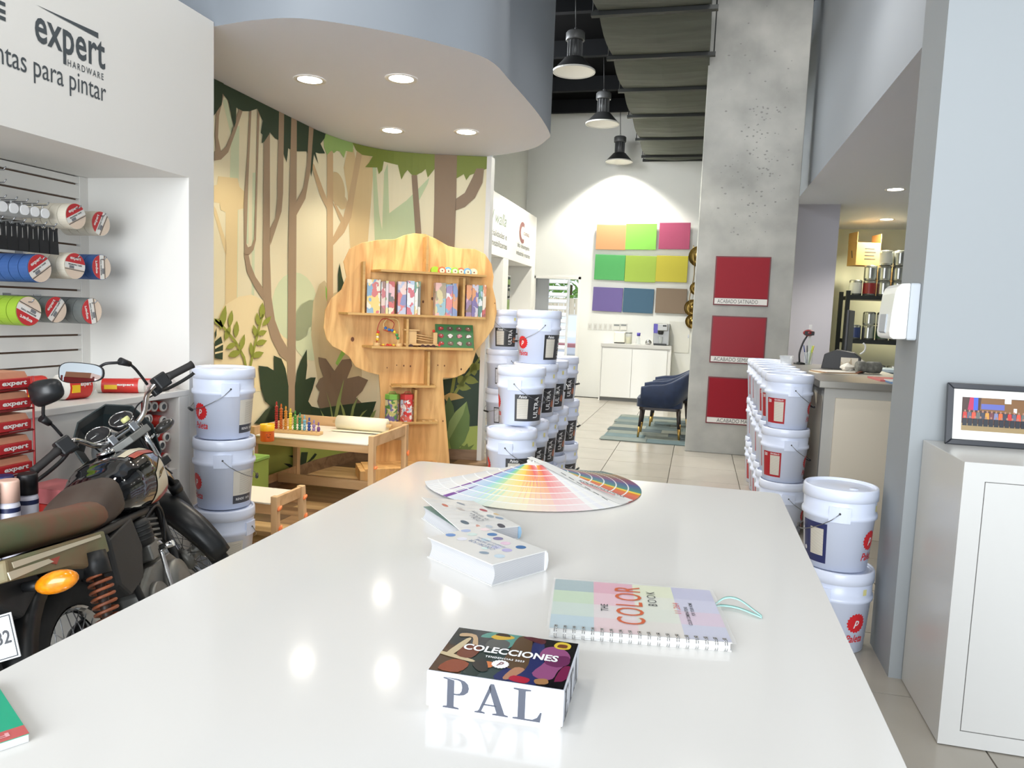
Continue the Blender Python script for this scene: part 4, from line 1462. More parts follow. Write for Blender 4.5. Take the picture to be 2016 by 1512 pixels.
# ---- spiral bound colour book
sp = thing('spiral_colour_book', 'spiral-bound pastel book with orange title and mint ribbon', 'book', (-0.073, 1.222, ZTB+0.0003), math.radians(8.0))
W, D = 0.278, 0.235
MB().box(-W/2, W/2, -D/2+0.018, D/2, 0, 0.002).build('back_cover', mat('book_white', rgb(218, 218, 217), 0.4), sp)
MB().box(-W/2+0.002, W/2-0.002, -D/2+0.020, D/2-0.002, 0.002, 0.013).build('page_block', stripes_mat('page_edges', rgb(238, 237, 233), rgb(206, 205, 202), 260, 'Z', 0.7, 0.5), sp)
MB().box(-W/2, W/2, -D/2+0.018, D/2, 0.013, 0.0145).build('front_cover', mat('book_white', rgb(218, 218, 217), 0.4), sp)
cols = [[(188, 212, 222), (206, 222, 212), (200, 222, 190), (160, 184, 188)], [(232, 204, 208), (228, 218, 218), (234, 190, 204), (226, 164, 184)],
        [(226, 220, 212), (222, 226, 212), (228, 230, 214), (228, 232, 200)], [(198, 200, 222), (214, 192, 212), (200, 200, 224), (186, 186, 216)]]
b = MB()
y0, y1 = -D/2+0.019, D/2
for ci in range(4):
    for ri in range(4):
        xa, xb = -W/2+W*ci/4, -W/2+W*(ci+1)/4
        ya, yb = y0+(y1-y0)*ri/4, y0+(y1-y0)*(ri+1)/4
        b.add([(xa, ya, 0.0148), (xb, ya, 0.0148), (xb, yb, 0.0148), (xa, yb, 0.0148)], [(0, 1, 2, 3)], rgb(*cols[ci][ri]))
b.build('cover_blocks', attr_mat('cover_blocks', 0.3, 0.2), sp, fix=False)
MB().box(-W/2-0.004, W/2+0.006, -D/2+0.012, D/2+0.003, 0.0152, 0.0158).build('clear_sleeve', mat('clear_sleeve', rgb(240, 240, 240), 0.1, alpha=0.13), sp)
FT = lambda x, y: frame_m((x, y, 0.0162), (0, 1, 0), (-1, 0, 0))
M_or = mat('print_orange', rgb(204, 92, 48), 0.4)
lettering('COLOR', 0.165, 0.046, FT(-0.010, 0.018), M_or, sp, bold=0.0, space=1.12)
lettering('THE', 0.030, 0.012, FT(-0.052, -0.004), M_ink, sp, bold=0.01, space=1.1)
lettering('BOOK', 0.066, 0.015, FT(0.030, 0.052), M_ink, sp, bold=-0.005, space=1.2)
lettering('11,264', 0.045, 0.012, FT(0.070, 0.018), mat('print_red', rgb(206, 96, 88), 0.4), sp, bold=-0.003)
lettering('COLOR COMBINATIONS', 0.075, 0.006, FT(0.084, -0.012), M_ink, sp, bold=0.01)
lettering('FOR YOUR HOME', 0.055, 0.006, FT(0.094, 0.018), M_ink, sp, bold=0.01)
ringm = MB()
for dx in (-0.0016, 0.0016):
    ringm.tube([(dx, -D/2+0.020+0.0125*math.cos(a), 0.0095+0.0088*math.sin(a)) for a in (2*PI*i/16 for i in range(16))], 0.0007, 5, closed=True)
ringm = ringm.mesh('binding_ring', M_chrome)
slot = MB().box(-0.0025, 0.0025, 0, 0.006, 0.0149, 0.0150).mesh('punch_slot', M_ink)
for i in range(19):
    x = -W/2+0.010+i*(W-0.020)/18
    instance(ringm, 'binding_ring', (x, 0, 0), sp)
    instance(slot, 'punch_slot', (x, -D/2+0.0255, 0), sp)
M_mint = mat('ribbon_mint', rgb(168, 212, 206), 0.5)
rb = [(0.139, 0.062, 0.008), (0.160, 0.078, 0.016), (0.182, 0.075, 0.016), (0.205, 0.055, 0.006), (0.215, 0.040, 0.002), (0.205, 0.042, 0.004), (0.180, 0.062, 0.006), (0.155, 0.066, 0.007), (0.139, 0.060, 0.007)]
rp = catmull(rb, 5)
v, f = [], []
for i, p in enumerate(rp):
    v += [p, p+Vector((0.001, 0.007, 0.001))]
    if i:
        f.append((2*i-2, 2*i-1, 2*i+1, 2*i))
o = MB().add(v, f, None, True).build('ribbon', M_mint, sp, fix=False)
q = o.modifiers.new('thickness', 'SOLIDIFY')
q.thickness = 0.0006


# ---- two thick white colour books
def thick_book(name, label, a, bb, c, z0, T, deco, spine_m, tilt=0.0):
    """a left, bb near, c right corner on the table; spine along the far right edge"""
    ax, ay = (Vector(bb)-Vector(a)), (Vector(c)-Vector(bb))
    L, Wd = ax.length, ay.length
    rz = math.atan2(ax.y, ax.x)
    t = thing(name, label, 'book', (a[0], a[1], z0), rz)
    # local x along the long side, local y towards the spine
    b = MB()
    rings = []
    n = 7
    for i in range(n+1):
        z = 0.0015+(T-0.003)*i/n
        bow = 0.006*math.sin(PI*i/n)
        rings.append([(0.003, 0.003+bow, z), (L-0.003, 0.003+bow, z), (L-0.003, Wd-0.002, z), (0.003, Wd-0.002, z)])
    b.loft(rings, smooth=False)
    b.build('page_block', stripes_mat('page_edges_fine', rgb(200, 200, 200), rgb(168, 169, 176), 150, 'Z', 0.7, 0.45), t)
    MB().box(0, L, 0, Wd, 0, 0.0015).build('back_cover', mat('book_white', rgb(218, 218, 217), 0.4), t)
    cv = MB()
    nx = 8
    vv, ff = [], []
    for j in range(nx+1):
        x = L*j/nx
        for y in (0.0, Wd*0.5, Wd):
            lift = tilt*max(0, 1-x/L)*max(0, 1-y/Wd)
            vv += [(x, y, T-0.0015+lift), (x, y, T+lift)]
    for j in range(nx):
        for k in range(2):
            o0, o1 = (j*3+k)*2, ((j+1)*3+k)*2
            ff += [(o0, o1, o1+2, o0+2), (o0+1, o0+3, o1+3, o1+1)]
        for k in (0, 2):
            o0, o1 = (j*3+k)*2, ((j+1)*3+k)*2
            ff.append((o0, o0+1, o1+1, o1))
    for j in (0, nx):
        for k in range(2):
            o0 = (j*3+k)*2
            ff.append((o0, o0+2, o0+3, o0+1))
    cv.add(vv, ff)
    front = cv.build('front_cover', mat('book_cover_grey_white', rgb(228, 227, 224), 0.25, coat=0.3), t)
    MB().prism([(Wd-0.0015, 0), (Wd+0.004, T*0.15), (Wd+0.006, T*0.5), (Wd+0.004, T*0.85), (Wd-0.0015, T)], 0, L, frame_m((0, 0, 0), (0, 1, 0), (0, 0, 1))).build('spine', spine_m, t)
    for (u, w, rx, ry, rot, c) in deco:
        d = MB()
        P = [(L*u+rx*math.cos(q)*math.cos(rot)-ry*math.sin(q)*math.sin(rot), Wd*w+rx*math.cos(q)*math.sin(rot)+ry*math.sin(q)*math.cos(rot)) for q in (2*PI*i/20 for i in range(20))]
        P = [(min(max(x, 0), L), min(max(y, 0), Wd)) for x, y in P]
        lift = tilt*max(0, 1-u)*max(0, 1-w)
        d.add([(x, y, T+0.0004+tilt*max(0, 1-x/L)*max(0, 1-y/Wd)) for x, y in P], [tuple(range(20))], rgb(*c))
        d.build('cover_spot', M_col, t, fix=False)
    return t, L, Wd


r = 0.0105
dots = [(0.78, 0.80, r, r, 0, (58, 110, 164)), (0.30, 0.86, r, r, 0, (76, 124, 178)), (0.07, 0.34, r, r, 0, (110, 146, 200)), (0.44, 0.80, r, r, 0, (124, 118, 160)), (0.77, 0.55, r, r, 0, (182, 176, 214)),
        (0.60, 0.74, r, r, 0, (226, 196, 214)), (0.64, 0.52, r, r, 0, (206, 206, 226)), (0.40, 0.62, r, r, 0, (206, 222, 226)), (0.18, 0.62, r, r, 0, (206, 222, 216)), (0.12, 0.94, r, r, 0, (238, 218, 218)),
        (0.86, 0.30, r, r, 0, (196, 214, 226)), (0.70, 0.22, r, r*0.7, 0.4, (140, 156, 172)), (0.04, 0.66, r, r, 0, (176, 190, 222)), (0.60, 0.36, r*0.7, r*0.7, 0, (206, 226, 220)), (0.24, 0.36, r, r, 0, (226, 226, 236))]
M_spw = mat('book_spine_white', rgb(232, 232, 234), 0.35)
t, L, Wd = thick_book('colour_reference_book', 'thick white book with blue and lilac dots on the cover', (-0.505, 1.392), (-0.338, 1.280), (-0.255, 1.392), ZTB+0.0003, 0.041, dots, M_spw)
FB = frame_m((L*0.50, Wd*0.50, 0.0418), (-1, 0, 0), (0, -1, 0))
for s, w, h, yy in (('COLORS FOR', 0.075, 0.011, 0.012), ('YOUR HOME', 0.070, 0.009, -0.002), ('300 DESIGNER COMBINATIONS', 0.085, 0.006, -0.014)):
    lettering(s, w, h, FB @ Matrix.Translation((0, yy, 0)), mat('print_blue_grey', rgb(126, 140, 172), 0.5), t)
brush = [(0.16, 0.62, 0.014, 0.006, 0.3, (150, 158, 168)), (0.40, 0.86, 0.013, 0.008, 0.1, (178, 84, 94)), (0.56, 0.97, 0.010, 0.006, 0.1, (214, 186, 140)), (0.62, 0.80, 0.014, 0.008, -0.1, (150, 164, 172)),
         (0.70, 0.90, 0.012, 0.008, 0.2, (140, 158, 180)), (0.36, 0.46, 0.014, 0.007, 0.2, (194, 186, 180)), (0.24, 0.26, 0.012, 0.006, 0.1, (204, 120, 100)), (0.76, 0.22, 0.014, 0.008, 0.1, (92, 108, 120)),
         (0.94, 0.72, 0.016, 0.008, -0.2, (72, 72, 84)), (0.90, 0.35, 0.014, 0.005, -0.2, (206, 154, 140)), (0.92, 0.52, 0.010, 0.007, 0, (186, 196, 204))]
t, L, Wd = thick_book('colour_reference_book', 'white book with brush strokes, its cover lifting at the left corner', (-0.617, 1.652), (-0.459, 1.483), (-0.360, 1.580), ZTB+0.0003, 0.030, brush, mat('book_spine_blue', rgb(150, 186, 214), 0.35), tilt=0.022)
FB = frame_m((L*0.60, Wd*0.50, 0.0352), (-1, 0, 0), (0, -1, 0))
lettering('COLORS', 0.085, 0.018, FB, mat('print_grey', rgb(120, 124, 132), 0.5), t)
lettering('FOR YOUR HOME', 0.08, 0.008, FB @ Matrix.Translation((0, -0.018, 0)), mat('print_grey', rgb(120, 124, 132), 0.5), t)
MB().box(0.002, L-0.01, 0.004, Wd-0.03, 0.0285, 0.0290).build('inner_leaf', mat('leaf_sage', rgb(134, 158, 148), 0.5), t)

# ---- fan deck of colour cards
fan = thing('colour_fan_deck', 'wide open paint colour fan deck on the far end of the table', 'colour fan', (-0.445, 2.115, ZTB+0.0003), 0)
PALS = []


def band(n, c0, c1):
    for i in range(n):
        k = i/max(1, n-1)
        PALS.append(tuple(c0[j]+(c1[j]-c0[j])*k for j in range(3)))


band(7, (206, 206, 206), (222, 214, 196))      # pale greys and beiges on the left
PALS.append((120, 66, 150))                     # purple divider
band(4, (150, 178, 208), (112, 160, 200))
band(3, (96, 186, 176), (150, 200, 120))
band(5, (214, 212, 120), (240, 196, 66))
band(4, (238, 166, 66), (232, 120, 62))
band(5, (226, 96, 88), (232, 160, 160))
NF0 = len(PALS)
band(7, (226, 226, 232), (236, 234, 228))       # white index pages
PALS.append((226, 224, 220))                    # cover
band(3, (196, 90, 84), (222, 110, 80))
band(2, (226, 120, 40), (240, 206, 60))
band(5, (70, 140, 126), (64, 86, 150))
band(4, (120, 76, 128), (140, 70, 96))
band(4, (142, 106, 88), (176, 142, 104))
band(3, (112, 132, 120), (80, 100, 108))
NL = len(PALS)
LL = 0.315
a_start, a_end = math.radians(206), math.radians(412)    # from the left, round the front, to the far right
for i, c in enumerate(PALS):
    a = a_start+(a_end-a_start)*i/(NL-1)
    dirv = Vector((math.cos(a), math.sin(a)))
    nv = Vector((-dirv.y, dirv.x))
    top = 0.046+0.010*math.sin(PI*i/(NL-1))+0.0006*i*0.3
    cover = (i == NF0+7)
    if cover:
        top += 0.004
    b = MB()
    pale = NF0 <= i < NF0+7
    m = 8
    for k in range(m):
        t0, t1 = 0.10+0.90*k/m, 0.10+0.90*(k+1)/m
        gap = 0.012 if (k < m-1) else 0.0
        segs = [(t0, t1-gap, c), (t1-gap, t1, (240, 240, 238))] if gap else [(t0, t1, c)]
        for s0, s1, cc in segs:
            f = k/(m-1)
            if cc is c and not cover:
                mixv = 0.05+0.75*f if not pale else 0.3
                cc = tuple(v*(1-mixv)+236*mixv for v in c)
                if i > NF0+7:
                    mixv = 0.25*(1-f)
                    cc = tuple(v*(1-mixv)+232*mixv for v in c)
                if 7 == i:
                    cc = c if True else cc
                if pale and i % 2 == 1:
                    cc = (236, 235, 231)
            if cover:
                cc = (222, 221, 217)
            pts = []
            for s, sg in ((s0, -1), (s1, -1), (s1, 1), (s0, 1)):
                wd = (0.012+0.0135*s)*sg*(1.25 if cover else 1.0)
                h = top*(1-s)**1.15+0.0010+0.00028*(NL-i if not cover else 0)*(0.3+0.7*(1-s)) + (0.007*(1-s)+0.004 if cover else 0)
                q = dirv*(LL*s)+nv*wd
                pts.append((q.x, q.y, h))
            b.add(pts, [(0, 1, 2, 3)], rgb(*cc))
    # narrow heel round the rivet
    pts = []
    for s, sg in ((-0.05, -1), (0.10, -1), (0.10, 1), (-0.05, 1)):
        h = top*(1-max(s, 0))**1.15+0.0010+0.00028*(NL-i if not cover else 0)*(0.3+0.7*(1-s)) + (0.007*(1-s)+0.004 if cover else 0)
        q = dirv*(LL*s)+nv*((0.012+0.0135*max(s, 0))*sg)
        pts.append((q.x, q.y, h))
    b.add(pts, [(0, 1, 2, 3)], rgb(238, 236, 230))
    o = b.build('colour_card' if not cover else 'cover_card', M_col, fan, fix=False)
    q = o.modifiers.new('thickness', 'SOLIDIFY')
    q.thickness = 0.0005
    if cover:
        MC = frame_m((dirv.x*LL*0.70, dirv.y*LL*0.70, top*0.3**1.15+0.0010+0.0061+0.0020), (dirv.x, dirv.y, -0.15), (nv.x, nv.y, 0))
        lettering('COLOURSENSATIONS', 0.17, 0.013, MC @ Matrix.Translation((0.0, 0.003, 0.003)), M_ink, o, name='cover_lettering', bold=0.01)
        MB().box(-0.05, 0.06, -0.011, -0.005, 0.002, 0.003, MC).build('cover_stripe', mat('stripe_dusty_rose', rgb(196, 140, 138), 0.5), o)
    elif pale and i == NF0+3:
        MC = frame_m((dirv.x*LL*0.62, dirv.y*LL*0.62, top*0.38**1.15+0.016), (dirv.x, dirv.y, -0.2), (nv.x, nv.y, 0))
        for k in range(6):
            MB().box(-0.09+0.034*k, -0.068+0.034*k, 0.012, 0.0145, 0, 0.0003, MC).build('printed_dash', M_ink, o)
MB().lathe([(0.0001, 0.071), (0.006, 0.071), (0.007, 0.069), (0.007, 0.004), (0.0001, 0.004)], 14, close=False).build('rivet', M_chrome, fan)

# ---- booklet at the near left corner
bk = thing('green_booklet', 'green booklet with a red lettered edge at the table corner', 'booklet', (-0.70, 0.645, ZTB+0.0003), math.radians(-30))
MB().box(-0.16, 0.0, -0.21, 0.0, 0, 0.009).build('pages', mat('book_white', rgb(218, 218, 217), 0.4), bk)
MB().box(-0.16, 0.0005, -0.21, 0.0005, 0.009, 0.0098).build('cover', mat('booklet_green', rgb(0, 168, 128), 0.3), bk)
MB().prism([(-0.022, 0.0005), (0.0005, 0.0005), (0.0005, -0.21), (-0.022, -0.21)], 0.0099, 0.0102).build('red_edge', mat('booklet_red', rgb(200, 92, 90), 0.3), bk)
MB().prism([(-0.0225, -0.045), (-0.0225, -0.21), (-0.07, -0.21)], 0.0099, 0.0102).build('light_wedge', mat('booklet_light_green', rgb(126, 204, 134), 0.3), bk)
lettering('PALETA', 0.10, 0.009, frame_m((-0.011, -0.066, 0.0106), (0, -1, 0), (1, 0, 0)), mat('booklet_pink', rgb(230, 172, 176), 0.4), bk, bold=0.02)

# ================================================================== right foreground
cb = thing('white_cabinet', 'glossy white cabinet in front of the pier at the right edge', 'cabinet', (0.87, 2.695, 0), 0)
M_cab = mat('cabinet_gloss', rgb(196, 195, 192), 0.25, spec=0.3)
MB().box(0.0, 1.1, 0.012, 0.465, 0.004, 0.972).build('body', M_cab, cb, bevel=0.002)
b = MB()
b.box(0.0, 0.064, 0.0, 0.012, 0.004, 0.972)
b.box(0.064, 1.1, 0.0, 0.012, 0.912, 0.972)
b.box(0.064, 1.1, 0.0, 0.012, 0.004, 0.058)
b.build('front_frame', M_cab, cb)
MB().box(0.067, 0.62, 0.0005, 0.0115, 0.061, 0.909).build('door', M_cab, cb, bevel=0.0008)
MB().box(0.623, 1.09, 0.0005, 0.0115, 0.061, 0.909).build('door', M_cab, cb, bevel=0.0008)

pf = thing('picture_frame', 'black picture frame with a group photo on the white cabinet', 'picture frame', (0.925, 3.085, 0.9725), 0)
pf.rotation_euler = (math.radians(-8), 0, 0)
FW, FH = 0.32, 0.232
M_fr = mat('frame_black', rgb(40, 42, 48), 0.3)
for nm, P in (('frame_rail', [(0, 0), (FW, 0), (FW-0.022, 0.022), (0.022, 0.022)]), ('frame_rail', [(0, FH), (0.022, FH-0.022), (FW-0.022, FH-0.022), (FW, FH)]),
              ('frame_stile', [(0, 0), (0.022, 0.022), (0.022, FH-0.022), (0, FH)]), ('frame_stile', [(FW, 0), (FW, FH), (FW-0.022, FH-0.022), (FW-0.022, 0.022)])):
    MB().prism(P, 0, 0.018, frame_m((0, 0.018, 0), (1, 0, 0), (0, 0, 1))).build(nm, M_fr, pf, bevel=0.003)
MB().box(0.018, FW-0.018, 0.010, 0.012, 0.018, FH-0.018).build('mat_board', mat('mat_board_white', rgb(240, 239, 232), 0.6), pf)
MB().box(0.004, FW-0.004, 0.013, 0.0175, 0.004, FH-0.004).build('backing', M_black, pf)
MP = frame_m((0.053, 0.0095, 0.056), (1, 0, 0), (0, 0, 1))
PW, PH = 0.215, 0.125
b = MB()
for i, (c, P) in enumerate([((70, 46, 40), [(0, 0), (1, 0), (1, 1), (0, 1)]), ((150, 128, 88), [(0, 0), (1, 0), (1, 0.18), (0, 0.22)]), ((120, 84, 48), [(0.28, 0.62), (0.98, 0.55), (0.98, 0.98), (0.3, 1)]),
                            ((92, 98, 168), [(0.30, 0.66), (0.66, 0.66), (0.66, 0.82), (0.30, 0.82)]), ((176, 40, 84), [(0.09, 0.62), (0.18, 0.62), (0.18, 1), (0.12, 1)]), ((60, 90, 190), [(0.18, 0.62), (0.25, 0.62), (0.25, 1), (0.18, 1)]),
                            ((230, 232, 228), [(0.66, 0.86), (0.76, 0.86), (0.76, 1), (0.66, 1)]), ((230, 232, 228), [(0.80, 0.60), (0.85, 0.60), (0.85, 0.73), (0.80, 0.73)])]):
    v, f = flat_poly([(x*PW, y*PH) for x, y in P], 0.0001*i, None, MP)
    b.add(v, f, rgb(*c))
pc = [(186, 52, 46), (120, 122, 160), (60, 62, 76), (90, 92, 110), (206, 96, 46), (196, 140, 60), (214, 78, 56), (54, 56, 70), (110, 60, 66), (96, 100, 96)]
for row, (yy, n, hh) in enumerate(((0.48, 14, 0.22), (0.28, 12, 0.26))):
    for k in range(n):
        x = 0.05+0.9*k/(n-1)
        c = pc[(k*3+row*4) % len(pc)] if row == 0 else (34, 36, 44)
        for P, cc, dz in (([(x-0.035, yy-hh*0.5), (x+0.035, yy-hh*0.5), (x+0.028, yy+hh*0.35), (x-0.028, yy+hh*0.35)], c, 0.001+row*0.0004), (ell(x, yy+hh*0.5, 0.016, 0.035, 8), (158, 116, 96), 0.0012+row*0.0004)):
            v, f = flat_poly([(u*PW, w*PH) for u, w in P], dz, None, MP)
            b.add(v, f, rgb(*cc))
b.build('group_photo', attr_mat('photo_print', 0.25), pf, fix=False)

ds = thing('wall_dispenser', 'white rounded towel dispenser on the side of the grey pier', 'dispenser', (0.8235, 3.31, 1.352), 0)
pr_ = [(0.0, 0.0), (-0.035, 0.0), (-0.035, 0.222), (0.0, 0.222)]
MB().prism(pr_, -0.11, 0.11, frame_m((0, 0, 0), (1, 0, 0), (0, 0, 1))).build('back_body', mat('dispenser_grey', rgb(176, 182, 188), 0.4), ds, bevel=0.006)
cov = [(-0.035, 0.004), (-0.080, 0.002), (-0.094, 0.010), (-0.098, 0.03), (-0.095, 0.10), (-0.088, 0.18), (-0.080, 0.205), (-0.066, 0.218), (-0.035, 0.221)]
MB().prism(cov, -0.108, 0.108, frame_m((0, 0, 0), (1, 0, 0), (0, 0, 1))).build('cover', mat('dispenser_white', rgb(244, 245, 240), 0.25), ds, bevel=0.008, seg=3)
MB().prism([(-0.094, 0.02), (-0.1035, 0.03), (-0.1005, 0.10), (-0.093, 0.10)], -0.05, 0.05, frame_m((0, 0, 0), (1, 0, 0), (0, 0, 1))).build('window_strip', mat('dispenser_grey', rgb(176, 182, 188), 0.4), ds)
# ================================================================== play corner
# ---- tree-shaped bookcase, front plane turned towards the room
TA = math.radians(32)
TP0 = Vector((-2.59, 5.78, 0))
TN = Vector((math.sin(TA), -math.cos(TA), 0))
TXA = Vector((math.cos(TA), math.sin(TA), 0))


def tpx(px, py, off=0.0):
    """pixel -> (along, up) on the bookcase panel, off in front of it"""
    d = ray(px, py)
    t = ((TP0+TN*off)-CAM).dot(TN)/d.dot(TN)
    P = CAM+d*t
    return ((P-TP0).dot(TXA), P.z)


TM = frame_m(TP0, TXA, (0, 0, 1))      # local x along, y up, z towards -normal? (x cross y)
# x cross y = TXA x Z = (sin, -cos, 0) = TN : local z points to the room
tree = thing('tree_bookcase', 'tree-shaped plywood bookcase with shelves against the jungle mural', 'bookcase', TP0, 0)
tree.matrix_world = TM
M_ply = wood('plywood_pine', rgb(240, 196, 130), rgb(210, 156, 94), 'Y', bands=11, dist=6)
M_plyl = wood('plywood_edge', rgb(206, 166, 104), rgb(188, 148, 90), 'X', bands=16)
crown = [(637, 645), (640, 610), (652, 588), (672, 570), (682, 545), (676, 515), (688, 490), (712, 478), (745, 472), (778, 471), (795, 463), (815, 459), (838, 461), (858, 470), (882, 484), (905, 489), (935, 490), (955, 500), (968, 520), (972, 545), (970, 565), (976, 590), (978, 615), (972, 645), (955, 670), (938, 690), (930, 715), (915, 735), (895, 744), (872, 744),
         (876, 800), (885, 915), (739, 915), (744, 860), (750, 790), (746, 738), (722, 732), (700, 722), (688, 703), (672, 690), (655, 682), (643, 668)]
P = [tpx(x, y) for x, y in crown]
i0 = crown.index((885, 915))
P[i0] = (P[i0][0]+0.01, 0.0)
P[i0+1] = (P[i0+1][0]-0.01, 0.0)
MB().prism(P, -0.022, 0.0).build('tree_panel', M_ply, tree, bevel=0.003)
M_knot = mat('wood_knot', rgb(112, 66, 36), 0.6)


def knot(px, py, r):
    u, v = tpx(px, py)
    q = MB()
    q.add([(u+r*0.7*math.cos(a), v+r*math.sin(a), 0.0008) for a in (2*PI*i/12 for i in range(12))], [tuple(range(12))])
    q.build('wood_knot', M_knot, tree, fix=False)


for px, py, r in ((694, 668, 0.02), (833, 594, 0.012), (851, 588, 0.014), (762, 724, 0.006), (781, 719, 0.006), (795, 720, 0.008), (808, 721, 0.009), (862, 719, 0.007), (875, 720, 0.008), (908, 727, 0.01), (745, 828, 0.006), (872, 829, 0.008), (974, 597, 0.006)):
    knot(px, py, r)
SD = 0.17     # shelf depth


def shelf(xa, xb, ypx, name='shelf', T=0.018, clipl=0.05):
    """front edge of the shelf between two pixels -> board"""
    (ua, va), (ub, vb) = tpx(xa, ypx[0], SD), tpx(xb, ypx[1], SD)
    v = (va+vb)/2
    MB().prism([(ua-0.06, 0), (ua, SD), (ub, SD), (ub+0.01, 0)], -T, 0, frame_m((0, v, 0), (1, 0, 0), (0, 0, 1))).build(name, M_plyl, tree, bevel=0.0015)
    return ua, ub, v


S1 = shelf(750, 958, (534, 546))
S2 = shelf(685, 956, (618, 630))
S3 = shelf(732, 932, (685, 691))
S4 = shelf(790, 858, (763, 764))
S5 = shelf(758, 862, (834, 837))


def upright(px, z0, z1, py, d=SD-0.015, T=0.02, name='divider'):
    u, _ = tpx(px, py, SD)
    MB().box(u-T/2, u+T/2, z0+0.0005, z1-0.0005, 0.0, d).build(name, M_plyl, tree, bevel=0.0015)
    return u


upright(843, S1[2], S1[2]+0.31, 480)
upright(717, S2[2], S2[2]+0.43, 560)
upright(914, S2[2], S1[2]-0.018, 590)
upright(803, S3[2], S2[2]-0.018, 655)
upright(845, S4[2], S3[2]-0.018, 725)
upright(819, S5[2], S4[2]-0.018, 800)
# foot
MB().box(-0.12, 0.52, 0.0, 0.10, 0.0, 0.30).build('foot', M_ply, tree, bevel=0.003)
MB().box(0.12, 0.50, 0.0, 0.50, -0.20, -0.024).build('back_brace', M_ply, tree)
MB().box(-0.16, -0.12, 0.0, 0.09, 0.0, 0.34).build('foot_side', M_ply, tree)


def on_shelf(px, S, depth, py=None):
    """world spot on a shelf: along from the pixel column, depth from the panel"""
    u, _ = tpx(px, py if py else 600, depth)
    return TP0+TXA*u+TN*depth+Vector((0, 0, S[2]+0.0006))


# ---- children's books: boards with printed covers
inks = [[(206, 60, 60), (236, 226, 200), (84, 140, 190), (240, 196, 70)], [(226, 190, 176), (190, 60, 70), (240, 240, 240), (120, 70, 60)], [(120, 170, 90), (226, 206, 216), (90, 120, 190), (230, 220, 120)],
        [(238, 228, 190), (196, 40, 40), (236, 160, 170), (60, 60, 60)], [(90, 100, 170), (170, 180, 220), (220, 80, 80), (240, 200, 190)], [(130, 170, 216), (236, 236, 244), (200, 50, 70), (170, 200, 236)],
        [(190, 60, 60), (240, 240, 236), (60, 130, 90), (226, 200, 120)], [(216, 196, 120), (110, 170, 190), (232, 160, 150), (140, 120, 80)], [(226, 90, 90), (240, 238, 244), (120, 90, 160), (90, 150, 200)],
        [(80, 110, 180), (220, 120, 60), (240, 230, 210), (60, 60, 90)], [(120, 80, 130), (216, 150, 190), (230, 120, 50), (90, 60, 50)], [(226, 120, 50), (200, 190, 210), (80, 60, 140), (240, 220, 190)],
        [(60, 150, 120), (240, 244, 246), (150, 190, 220), (40, 100, 80)], [(196, 40, 40), (240, 120, 60), (250, 230, 200), (120, 30, 30)], [(70, 110, 60), (60, 60, 50), (230, 220, 200), (150, 110, 80)]]
names = ['purple-grey', 'pink-brown', 'pale green', 'cream with red heart', 'violet', 'light blue', 'red and green', 'yellow and teal', 'pink and white', 'dark blue', 'brown-violet', 'orange tiger', 'white and green', 'bright red', 'dark patterned']


def story_book(p, h, w, th, k):
    """upright book, spine to the room"""
    t = thing('story_book', '%s storybook standing on the tree bookcase' % names[k % 15], 'book', p, TA, 'storybooks on the tree bookcase')
    m = patches_mat('story_cover_%d' % k, [rgb(*[v*0.55+210*0.45 for v in c]) for c in inks[k % 15]], 19, 0.25, (1, 1, 0.7), k*1.37)
    # local x across thickness, y into the shelf (away from the room)
    MB().box(-th/2+0.001, th/2-0.001, -w/2+0.002, w/2-0.003, 0.002, h-0.002).build('pages', mat('pages_cream', rgb(228, 222, 208), 0.7), t)
    MB().box(-th/2, -th/2+0.0012, -w/2, w/2, 0, h).build('cover', m, t)
    MB().box(th/2-0.0012, th/2, -w/2, w/2, 0, h).build('cover', m, t)
    MB().box(-th/2, th/2, -w/2-0.0012, -w/2+0.0006, 0, h).build('spine', m, t)


bh = 0.285
edges = [(722, 749, 0), (750, 759, 1), (759, 765, 2), (765, 777, 3), (783, 800, 4), (801, 816, 5), (816, 823, 6), (823, 828, 14), (857, 878, 7), (878, 891, 8), (891, 901, 9), (918, 929, 10), (929, 942, 11), (942, 950, 12), (950, 957, 13)]
for xa, xb, kk in edges:
    ua, ub = tpx(xa, 590, 0.15)[0], tpx(xb, 590, 0.15)[0]
    p = TP0+TXA*((ua+ub)/2)+TN*0.105+Vector((0, 0, S2[2]+0.0006))
    story_book(p, bh+rnd.uniform(-0.008, 0.008), 0.09, (ub-ua)-0.003, kk)

# ---- caterpillar of discs
t = thing('caterpillar_toy', 'wooden caterpillar toy of coloured discs on the top shelf', 'toy', on_shelf(893, S1, 0.09, 535), TA)
cc = [(176, 214, 60), (232, 110, 70), (106, 176, 220), (150, 206, 80), (236, 110, 80), (110, 170, 214), (236, 226, 190)]
for i in range(7):
    x = -0.165+0.055*i
    r = 0.034
    Mq = frame_m((x, -0.03 if i % 2 else -0.02, r), (1, 0, 0), (0, 0, 1))
    MB().lathe([(r, -0.02), (r, 0.015)], 18, Mq, smooth=False).build('disc', mat('toy_%d' % i, rgb(*cc[i]), 0.35), t)
    if i > 0:
        MB().lathe([(r*0.62, 0.0155), (r*0.62, 0.03)], 18, Mq, smooth=False).build('front_disc', mat('toy_cream', rgb(238, 226, 200), 0.4), t)
        MB().lathe([(0.006, 0.0305), (0.006, 0.033)], 10, Mq).build('eye', mat('toy_brown', rgb(120, 60, 40), 0.4), t)

